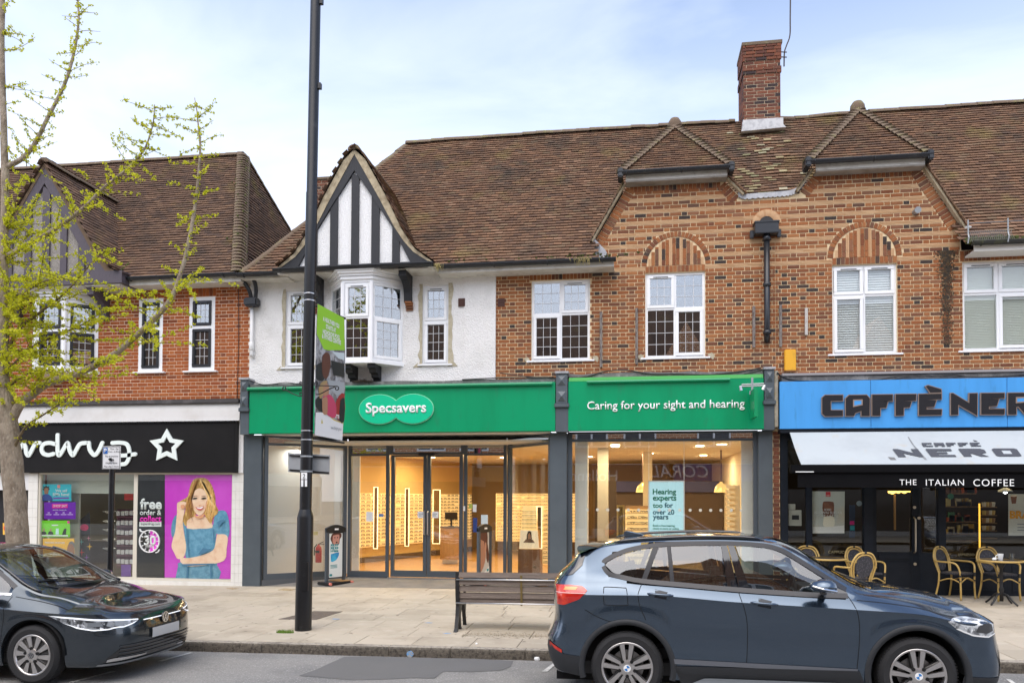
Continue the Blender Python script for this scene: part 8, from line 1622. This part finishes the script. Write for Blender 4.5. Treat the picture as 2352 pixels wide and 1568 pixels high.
# spoiler, rear pillar trim, aerial fin, roof rails
mb = MB(); P = []
for k in range(15):
    y = lerp(-.66, .66, k/14); b_ = abs(y)/.66; xe = -.515+.06*b_**3; P.append([Vector((-.20, y*.93, 1.508-.02*b_**2)), Vector((-.36, y*.97, 1.483-.03*b_**2)), Vector((xe, y, 1.448-.035*b_**2)), Vector((xe+.005, y, 1.425-.035*b_**2)), Vector((-.40, y*.97, 1.408-.04*b_**2))])
mb.grid(P); C1.put(mb, 'spoiler', BLUEC, smooth='auto')
for sd in (-1, 1):
    C1.put(C1.polys([(-.60,1.205),(-.52,1.215),(-.41,1.315),(-.405,1.395),(-.445,1.395)], 10, tailf(sd)), 'rear_pillar_trim', GLOSSB)
    P = [Vector((lerp(-.12, 1.32, t/14), sd*(.615+.01*math.sin(t/14*math.pi)), spl([(-.15,1.512),(0,1.540),(.3,1.564),(.8,1.580),(1.15,1.574),(1.35,1.542)], lerp(-.12, 1.32, t/14)))) for t in range(15)]; C1.put(MB().tube(P, [.008]+[.017]*13+[.008], 8), 'roof_rail', GLOSSB, smooth=True)
C1.put(MB().extr([(-.03,-.02,1.545),(.19,-.02,1.56),(.16,-.012,1.575),(.06,-.008,1.605),(.0,-.008,1.612),(-.03,-.012,1.60)], (0,.035,0)), 'aerial_fin', BLUEC, bevel=.006)
# door mirror
for sd in (-1, 1):
    P = []
    for k, (x, w_, h0, h1) in enumerate(((1.655, .02, 1.13, 1.165), (1.68, .07, 1.105, 1.195), (1.75, .10, 1.095, 1.215), (1.82, .10, 1.09, 1.215), (1.865, .075, 1.095, 1.195), (1.885, .02, 1.12, 1.16))):
        P.append([Vector((x, sd*(1.0+w_*math.cos(a)), (h0+h1)/2+(h1-h0)/2*math.sin(a)*(1.0 if math.sin(a) > 0 else .9))) for a in [i*math.pi/7 for i in range(15)]])
    mb = MB(); mb.grid(P if sd < 0 else [r[::-1] for r in P]); mb.add(P[0], [tuple(range(15))]); mb.add(P[-1], [tuple(range(15))]); mo_ = C1.put(mb, 'door_mirror', BLUEC, smooth=True); C1.put(MB().tube([(1.80, sd*.84, 1.06), (1.79, sd*.93, 1.085), (1.77, sd*.98, 1.10)], [.035, .03, .03], 8), 'mirror_foot', GLOSSB, mo_, smooth=True)
    C1.put(MB().tube([(1.66, sd*1.085, 1.16), (1.75, sd*1.103, 1.135), (1.87, sd*1.075, 1.115)], .008, 6), 'mirror_trim', CHROME, mo_)
# headlights, grille side, fog lamp
HL = mat('headlight_lens', (.55,.58,.60), .05, coat=1, var=[((.16,.17,.18), 14, .48, .6), ((.92,.94,.95), 20, .55, .65)])
def nosef(sd, off=.005):
    def f(x, z):
        if x < 3.025: return Vector((x, sd*(C1.surf(x, z)+off), z))
        C_ = TB['nose']; a = spl(C_['a'], z); k = min(1, max(0, (x-3.025)/a)); t = math.asin(min(1, k**(1/C_['e']))); return Vector((x+off, sd*(C1.surf(3.025, z)*math.cos(t)**C_['e']+off), z))
    return f
for sd in (-1, 1):
    mb = C1.polys([(2.86,.835),(2.915,.862),(3.06,.868),(3.19,.845),(3.28,.80),(3.27,.73),(3.20,.70),(3.06,.715),(2.93,.775)], 24, nosef(sd)); mb.f = [f[::-1] for f in mb.f] if sd < 0 else mb.f; hl = C1.put(mb, 'headlight', HL, smooth=True)
    mb = C1.polys([(3.09,.745),(3.19,.73),(3.25,.755),(3.24,.815),(3.12,.825)], 10, nosef(sd, .008)); C1.put(mb, 'lamp_core', mat('lamp_core', (.05,.052,.055), .05, coat=1), hl); C1.put(C1.polys([(2.93,.770),(3.06,.708),(3.20,.694),(3.275,.725),(3.275,.735),(3.20,.706),(3.06,.722),(2.935,.785)], 14, nosef(sd, .009)), 'led_ring', SIGNW, hl)
    mb = C1.polys([(3.335,.34),(3.375,.30),(3.39,.50),(3.37,.60),(3.35,.62),(3.34,.5)], 8, nosef(sd)); C1.put(mb, 'bumper_intake', GLOSSB); mb = C1.polys([(3.345,.535),(3.36,.52),(3.375,.545),(3.36,.58)], 6, nosef(sd, .01)); C1.put(mb, 'fog_lamp', CHROME)
C1.nose('nose', [(-.42,.60),(.42,.60),(.40,.80),(-.40,.80)], .01, 'grille', GLOSSB)
for sd in (-1, 1): C1.put(C1.polys([(2.98,.235),(3.33,.235),(3.385,.26),(3.385,.30),(3.33,.33),(3.0,.345)], 16, nosef(sd, .006)), 'front_bumper_lip', CLAD)
wheel(C1, (0, 2.604), .89, .341, .240, 5, 'double')
C1.seats(1.05, .22, .32); C1.put(MB().box(1.75, 2.2, -.68, .68, .55, 1.03), 'dashboard', CABIN, bevel=.06); C1.put(MB().box(-.5, 2.2, -.7, .7, .24, .36), 'cabin_floor', CABIN); C1.put(MB().box(-.45, -.1, -.6, .6, .36, 1.10), 'load_cover', CABIN)
C1.put(MB().lathe([(.18, -.012), (.20, 0), (.18, .012), (.16, 0), (.18, -.012)], (1.62, -.36, 1.02), 24, 'x', cap=False), 'steering_wheel', CABIN, smooth=True)
C1.put(MB().tube([Vector((2.28, -.55, 1.125)), Vector((2.20, -.1, 1.165)), Vector((2.18, .3, 1.175))], .008, 6), 'wiper', BLACKP)
# ------------------------------------------------------------------ dark hatchback
GX = -3.95
gg = thing('parked_car', 'dark slate hatchback parked at the kerb on the left, seen from its front', 'car', (GX, -7.03, KS*GX-.12), 'cars parked along the kerb'); MW[gg.name] = Matrix.Translation((GX, -7.03, KS*GX-.12)) @ Matrix.Rotation(-math.atan(KS), 4, 'Y'); gg.rotation_euler = (0, -math.atan(KS), 0)
DARKC = paint('paint_slate', (.052,.066,.080))
TG = dict(axles=(-2.62, 0), ra=.365, rw=.316,
 zl=[(-3.2,.22),(-2.0,.19),(-.5,.19),(.4,.185)], W=[(-3.2,.84),(-2.6,.885),(-1.5,.885),(-.6,.885),(0,.885),(.36,.855)], zc=[(-3.2,.90),(-1.5,.85),(-.5,.81),(.36,.755)],
 zb=[(-3.2,1.02),(-2.2,.985),(-1.2,.955),(-.5,.935),(-.15,.925),(.15,.870),(.36,.80)], wb=[(-3.2,.74),(-2,.80),(-.5,.80),(0,.775),(.36,.735)],
 zr=[(-3.2,1.22),(-2.6,1.335),(-1.8,1.385),(-1.15,1.385),(-.85,1.335),(-.55,1.18),(-.25,1.01),(-.05,.93),(.15,.895),(.36,.825)], wr=[(-3.2,.52),(-2,.57),(-1.0,.58),(-.5,.66),(-.2,.71),(.36,.62)],
 zt=[(-3.2,1.30),(-2.6,1.41),(-1.8,1.452),(-1.25,1.445),(-.92,1.405),(-.72,1.335),(-.45,1.20),(-.15,1.045),(.03,.975),(.15,.95),(.36,.885)],
 nose=dict(x0=.372, s=1, e=.62, a=[(.15,.50),(.26,.575),(.36,.60),(.50,.61),(.60,.595),(.70,.56),(.76,.52),(.80,.45),(.84,.31),(.885,.0)], dz=[(.15,0),(.6,0),(.72,-.015),(.80,-.05),(.885,-.09)]),
 tail=dict(x0=-3.2, s=-1, e=.5, a=[(.2,.3),(.5,.42),(.9,.38),(1.2,.2),(1.3,.1)], dz=[(.2,0),(1.3,0)]))
C2 = Car(gg, TG, DARKC)
gt_ = [(-2.75,1.10),(-2.5,1.26),(-2.0,1.345),(-1.2,1.362),(-.9,1.315),(-.6,1.175),(-.32,1.01)]; gb_ = [(-2.75,1.05),(-2.2,1.0),(-1.2,.97),(-.6,.955),(-.32,.95)]
def gf2(c, j): return j >= ROWT and -.93 < c.x < -.005 and abs(c.y) < C2.g('wr', c.x)*.95 and c.z > .985
def sk2(c, j): return -2.75 < c.x < -.32 and abs(c.y) > C2.g('wr', c.x)-.02 and interp(gb_, c.x)-.02 < c.z < interp(gt_, c.x)+.012
C2.shell(gf2, sk2); C2.under(-3.2, .8)
C2.side(gb_+gt_[::-1], -.004, 'side_window', GLASSC); C2.sline([(x, z+.008) for x, z in gt_], .035, .004, 'window_trim', TRIM, n=4); C2.sline(gb_, .022, .005, 'window_trim', CHROME, n=4); C2.side([(-1.30,.955),(-1.18,.955),(-1.22,1.365),(-1.30,1.365)], .003, 'door_pillar', GLOSSB)
C2.sline([(-.30,.93),(-.33,.80),(-.36,.6),(-.40,.25)], .007, .0012, 'panel_gap', GAP); C2.sline([(-.26,.925),(0,.885),(.2,.84),(.35,.79)], .006, .0012, 'bonnet_gap', GAP)
# windscreen edge and wipers
for sd in (-1, 1):
    P = [Vector((x, sd*(C2.g('wr', x)*.955), lerp(C2.g('zr', x), C2.g('zt', x), .28)+.012)) for x in [lerp(-.92, -.06, t/12) for t in range(13)]]; C2.put(MB().tube(P, .012, 6), 'screen_trim', GLOSSB, smooth=True)
P = [Vector((lerp(-.30, .012, 1-abs(t/10)**2), .66*t/10, .985+.0*t)) for t in range(-10, 11)]; C2.put(MB().tube([(p.x+.0, p.y, C2.g('zt', -.03)-.035*(p.y/.66)**2+.005) for p in P], .022, 6), 'cowl_trim', BLACKP)
C2.put(MB().tube([(-.03, .12, 1.0), (-.15, -.15, 1.062), (-.22, -.52, 1.065)], .008, 6), 'wiper', BLACKP); C2.put(MB().tube([(-.03, -.45, .985), (-.18, -.58, 1.04)], .009, 6), 'wiper', BLACKP)
for sd in (-1, 1):
    mb = MB(); P = []
    for x, w_, h in ((-.62, .03, .03), (-.58, .08, .06), (-.50, .10, .07), (-.44, .08, .055), (-.42, .02, .02)): P.append([Vector((x, sd*(.97+w_*math.cos(a)), 1.0+h*math.sin(a))) for a in [i*math.pi/6 for i in range(13)]])
    mb.grid(P if sd < 0 else [r[::-1] for r in P]); C2.put(mb, 'door_mirror', DARKC, smooth=True)
# face
HL2 = mat('headlight_led', (.30,.32,.34), .05, coat=1, var=[((.03,.032,.036), 16, .44, .56), ((.85,.88,.92), 22, .56, .64)])
def nose2(pts, off, name, m, par=None, n=20, both=True):
    o = C2.nose('nose', pts, off, name, m, par, n)
    if both: C2.nose('nose', [(-y, z) for y, z in pts], off, name, m, par, n)
    return o
DRL = mat('led_white', (.85,.88,.92), .3, emit=.35)
def lampf(sd, off):
    def f(u, z):
        C_ = TG['nose']; x0 = C_['x0']
        if u < 0: return Vector((x0+u, sd*(C2.surf(x0+u, z)+off), z))
        t = u*math.pi/2; y = C2.surf(x0, z)*max(0, math.cos(t))**C_['e']; return Vector((x0+spl(C_['a'], z)*math.sin(t)**C_['e']+off, sd*(y+off*.5), z))
    return f
def lamp2(pts, off, name, m, par=None, n=24):
    for sd in (-1, 1):
        mb = C2.polys(pts, n, lampf(sd, off)); mb.f = [q[::-1] for q in mb.f] if sd > 0 else mb.f; o = C2.put(mb, name, m, par, smooth=True)
    return o
hl = lamp2([(-.19,.735),(-.06,.728),(.2,.700),(.5,.680),(.78,.652),(.70,.622),(.58,.600),(.48,.604),(.40,.590),(.2,.585),(.05,.610),(-.02,.655)], .006, 'headlight', HL2)
lamp2([(-.19,.737),(-.06,.732),(.2,.706),(.5,.687),(.78,.660),(.78,.650),(.5,.668),(.2,.686),(-.06,.714)], .010, 'led_brow', DRL, hl); lamp2([(-.02,.655),(.05,.602),(.2,.577),(.40,.582),(.48,.597),(.58,.592),(.70,.614),(.78,.648),(.70,.626),(.58,.603),(.48,.609),(.40,.594),(.2,.589),(.06,.614)], .011, 'led_trace', DRL, hl)
for uu in (.24, .56): lamp2([(uu-.10,.618),(uu+.09,.622),(uu+.08,.660),(uu-.09,.668)], .012, 'lens_projector', mat('projector_lens', (.18,.20,.22), .03, coat=1), hl, 8)
nose2([(-.36,.585),(.36,.585),(.36,.635),(-.36,.635)], .003, 'upper_slot', GLOSSB, both=False); nose2([(-.36,.632),(.36,.632),(.36,.642),(-.36,.642)], .009, 'light_strip', DRL, both=False)
nose2([(-.72,.30),(-.64,.385),(-.54,.40),(.54,.40),(.64,.385),(.72,.30),(.78,.235),(-.78,.235)], .004, 'lower_grille', GLOSSB, both=False, n=30)
for z in (.275, .315, .352, .388): nose2([(-.66,z),(.66,z),(.66,z+.010),(-.66,z+.010)], .014, 'grille_slat', mat('slat_grey', (.05,.055,.06), .35), both=False, n=26)
nose2([(-.74,.235),(-.30,.248),(-.30,.262),(-.70,.272),(-.74,.262)], .016, 'bumper_trim', CHROME); nose2([(-.80,.195),(.80,.195),(.76,.218),(-.76,.218)], .018, 'bumper_lip', mat('lip_silver', (.32,.34,.36), .3, metal=.6), both=False, n=30)
pl = nose2([(-.26,.425),(.26,.425),(.26,.532),(-.26,.532)], .022, 'number_plate', mat('plate_grey', (.50,.50,.49), .5), both=False)
lx = C2.capx('nose', 0, .615)+.014; Ml = C2.R0 @ Matrix.Translation((lx, 0, .618)) @ Matrix.Rotation(math.pi/2, 4, 'Z'); lg = MB().lathe([(.064, .0), (.064, -.012), (.001, -.012)], n=28, axis='y', cap=False).xf(Ml).build('badge', GLOSSB, gg); vwmark(lg, Ml, .056, -.013)
wheel(C2, (-2.62, 0), .87, .316, .214, 10, 'turbine', wt=.20)
C2.seats(-1.55, -2.35, .24); C2.put(MB().box(-.75, -.25, -.68, .68, .5, .95), 'dashboard', CABIN, bevel=.06); C2.put(MB().box(-3.1, -.3, -.7, .7, .2, .3), 'cabin_floor', CABIN); C2.put(MB().lathe([(.17, -.012), (.19, 0), (.17, .012), (.15, 0), (.17, -.012)], (-.88, -.36, .95), 24, 'x', cap=False), 'steering_wheel', CABIN, smooth=True)
# ================================================================== ginkgo in first leaf
BARK = mat('bark', (.33,.27,.20), .95, var=[((.20,.155,.11), 9, .42, .65), ((.44,.38,.30), 26, .55, .75)], bump=1.6, bscale=38, stretch=(1,1,.45)); BARK2 = mat('twig_bark', (.17,.125,.065), .95, var=[((.10,.07,.035), 12, .4, .7)])
LEAF = mat('ginkgo_leaf', (.40,.46,.02), .6, isl=[(0,(.46,.50,.012)),(.4,(.62,.63,.02)),(.75,(.74,.70,.035)),(1,(.52,.56,.015))])
_b = LEAF.node_tree.nodes['Principled BSDF']; _t = LEAF.node_tree; _tr = N('ShaderNodeBsdfTranslucent', _t); _ms = N('ShaderNodeMixShader', _t); _ms.inputs[0].default_value = .45; _lk = [l for l in _t.links if l.to_socket == _b.inputs['Base Color']][0].from_socket; _t.links.new(_lk, _tr.inputs[0]); _t.links.new(_b.outputs[0], _ms.inputs[1]); _t.links.new(_tr.outputs[0], _ms.inputs[2]); _t.links.new(_ms.outputs[0], _t.nodes['Material Output'].inputs[0])
TY = -4.85; tp = A('D', 52, 1420, TY); tree = thing('ginkgo_tree', 'young ginkgo street tree with fresh yellow green leaves at the left', 'tree', (tp.x, TY, gz(tp.x, TY)))
rt = random.Random(11)
def tr(pts, dy): return [A('D', x, y, TY+d) for (x, y), d in zip(pts, dy)]
def tube_tree(P, r0, r1, name, m, n=10, k=6, par=None):
    P = crv(P, k); L_ = len(P); rs = [lerp(r0, r1, i/(L_-1)) for i in range(L_)]; P = [p+Vector((noise.noise(p*3), noise.noise(p*3+Vector((9,0,0))), 0))*r0*.12 for p in P]; MB().tube(P, rs, n).build(name, m, par or tree, smooth=True); return P
trunk = tr([(55,1450),(48,1330),(40,1220),(30,1100),(20,1000),(10,930),(6,800),(8,600),(12,400),(6,200),(4,0),(4,-160)], [0]*12)
P = crv(trunk, 5); zz = [p.z for p in P]; rs = [interp([(-1,.19),(0,.175),(1.2,.158),(2.6,.145),(3.15,.15),(3.5,.09),(5.5,.062),(8,.045),(10.5,.03)], z) for z in zz]; MB().tube([p+Vector((noise.noise(p*2), noise.noise(p*2+Vector((5,0,0))), 0))*.018 for p in P], [r*(1+.10*noise.noise(p*6)) for r, p in zip(rs, P)], 18).build('trunk', BARK, tree, smooth=True)
limbs = [([(18,985),(45,930),(75,905),(110,880),(190,852),(260,815),(330,755),(390,690),(420,610),(440,520),(455,420),(460,340),(455,280),(447,225)], .075, .006, .55),
 ([(8,592),(40,575),(120,530),(190,480),(240,430),(290,390),(330,345),(350,290),(355,240)], .040, .005, -.35), ([(12,385),(50,365),(80,330),(110,270),(150,190),(170,120),(180,50),(178,-20)], .042, .012, .3),
 ([(10,830),(40,760),(95,715),(150,672),(215,600),(250,570)], .03, .004, .4), ([(20,1060),(55,985),(100,952),(140,925),(165,905)], .022, .004, -.45), ([(8,720),(40,690),(90,650),(150,640),(200,660)], .02, .004, -.5), ([(8,860),(70,800),(130,770),(190,745),(240,715),(300,700)], .02, .004, .7), ([(8,900),(60,860),(120,850),(180,880),(230,930)], .016, .004, -.6)]
twigs = []
paths = []
for pts, r0, r1, dep in limbs:
    dy = [dep*(i/(len(pts)-1))**1.1 for i in range(len(pts))]; paths.append((tube_tree(tr(pts, dy), r0, r1, 'branch', BARK if r0 > .03 else BARK2, 10), r0))
tw = MB(); lf = MB()
def leaf(p, s):
    n = Vector((rt.uniform(-1, 1), rt.uniform(-1, 1), rt.uniform(-.2, 1))).normalized(); a = n.orthogonal().normalized(); b_ = n.cross(a); q = rt.random()*6.3; d_ = a*math.cos(q)+b_*math.sin(q); e = n.cross(d_); c = p+d_*s*.25
    lf.add([p, c+d_*s*.45-e*s*.62, c+d_*s*.85-e*s*.30, c+d_*s*.62+n*s*.1, c+d_*s*.85+e*s*.30, c+d_*s*.45+e*s*.62], [(0,1,2,3), (0,3,4,5)])
def twig(p, d_, L_, dens=1.):
    P = [p]; n = max(3, int(L_/.07)); q = p.copy(); d_ = d_.normalized()
    for i in range(n): d_ = (d_+Vector((rt.uniform(-.16, .16), rt.uniform(-.16, .16), rt.uniform(-.12, .12)))).normalized(); q = q+d_*(L_/n); P.append(q.copy())
    tw.tube(P, [lerp(.006, .0022, i/n) for i in range(n+1)], 4, False)
    for i in range(n):
        for s in range(3):
            if rt.random() > .82*dens: continue
            c = P[i].lerp(P[i+1], rt.random()); sp = Vector((rt.uniform(-1, 1), rt.uniform(-1, 1), rt.uniform(-.5, 1))).normalized(); c2 = c+sp*rt.uniform(.01, .035)
            for k in range(rt.randint(4, 6)): leaf(c2+Vector((rt.gauss(0, .009), rt.gauss(0, .009), rt.gauss(0, .009))), rt.uniform(.018, .032))
for (P, r0), ntw, lo_, hi_, dens in zip(paths, (50, 40, 36, 24, 10, 12, 20, 12), (.26,.25,.2,.22,.15,.25,.25,.25), (.75,.72,.60,.65,.4,.65,.65,.55), (1,.9,.62,1,1,1,1,.9)):
    for i in range(ntw):
        t = (i+rt.random())/ntw; 
        if r0 > .06 and t < .15: continue
        p = P[min(len(P)-1, int(t*(len(P)-1)))]; tg = (P[min(len(P)-1, int(t*(len(P)-1))+1)]-P[max(0, int(t*(len(P)-1))-1)]).normalized(); sd = 1 if i % 2 else -1
        d_ = Vector((sd*rt.uniform(.6, 1.1), rt.uniform(-.7, .7), rt.uniform(-.15, .55)))-tg*tg.dot(Vector((sd, 0, 0)))*.5
        twig(p, d_, lerp(hi_, lo_, t*.7)*rt.uniform(.6, 1.1), dens)
    for i in range(int(ntw*2.6)):
        p = P[int(rt.uniform(.18, 1)*(len(P)-1))]+Vector((rt.gauss(0, .03), rt.gauss(0, .03), rt.gauss(0, .03)))
        for k in range(5): leaf(p+Vector((rt.gauss(0, .009), rt.gauss(0, .009), rt.gauss(0, .009))), rt.uniform(.02, .036))
TC = crv(trunk, 5)
for i in range(75):                            # the thicket of short shoots along the trunk
    z = rt.choice((rt.uniform(3.4, 6.4), rt.uniform(3.2, 5.6), rt.uniform(5., 9.6))); k = min(range(len(zz)), key=lambda j: abs(zz[j]-z)); p = TC[k]; L_ = rt.uniform(.35, 1.15) if z < 6.2 else rt.uniform(.2, .55)
    twig(p+Vector((.04, 0, 0)), Vector((rt.uniform(.4, 1), rt.uniform(-.9, .9), rt.uniform(-.25, .35))), L_, .95 if z < 6.2 else .6)
for i in range(26):
    z = rt.uniform(3.0, 5.8); k = min(range(len(zz)), key=lambda j: abs(zz[j]-z)); twig(TC[k], Vector((rt.uniform(-1, -.2), rt.uniform(-.9, .9), rt.uniform(-.2, .3))), rt.uniform(.3, .9))
for i in range(46):                             # longer shoots off the low limb and the trunk
    if i < 40: P, _ = paths[rt.choice((0, 0, 3, 6, 5))]; p = P[int(rt.uniform(.12, .62)*(len(P)-1))]
    else: p = TC[min(range(len(zz)), key=lambda j: abs(zz[j]-rt.uniform(3.6, 6.6)))]
    twig(p, Vector((rt.uniform(-.5, 1.2), rt.uniform(-.6, .6), rt.uniform(-.3, .45))), rt.uniform(.7, 1.35), .85)
tw.build('twigs', BARK2, tree, kind='stuff'); lf.build('foliage', LEAF, tree, kind='stuff')
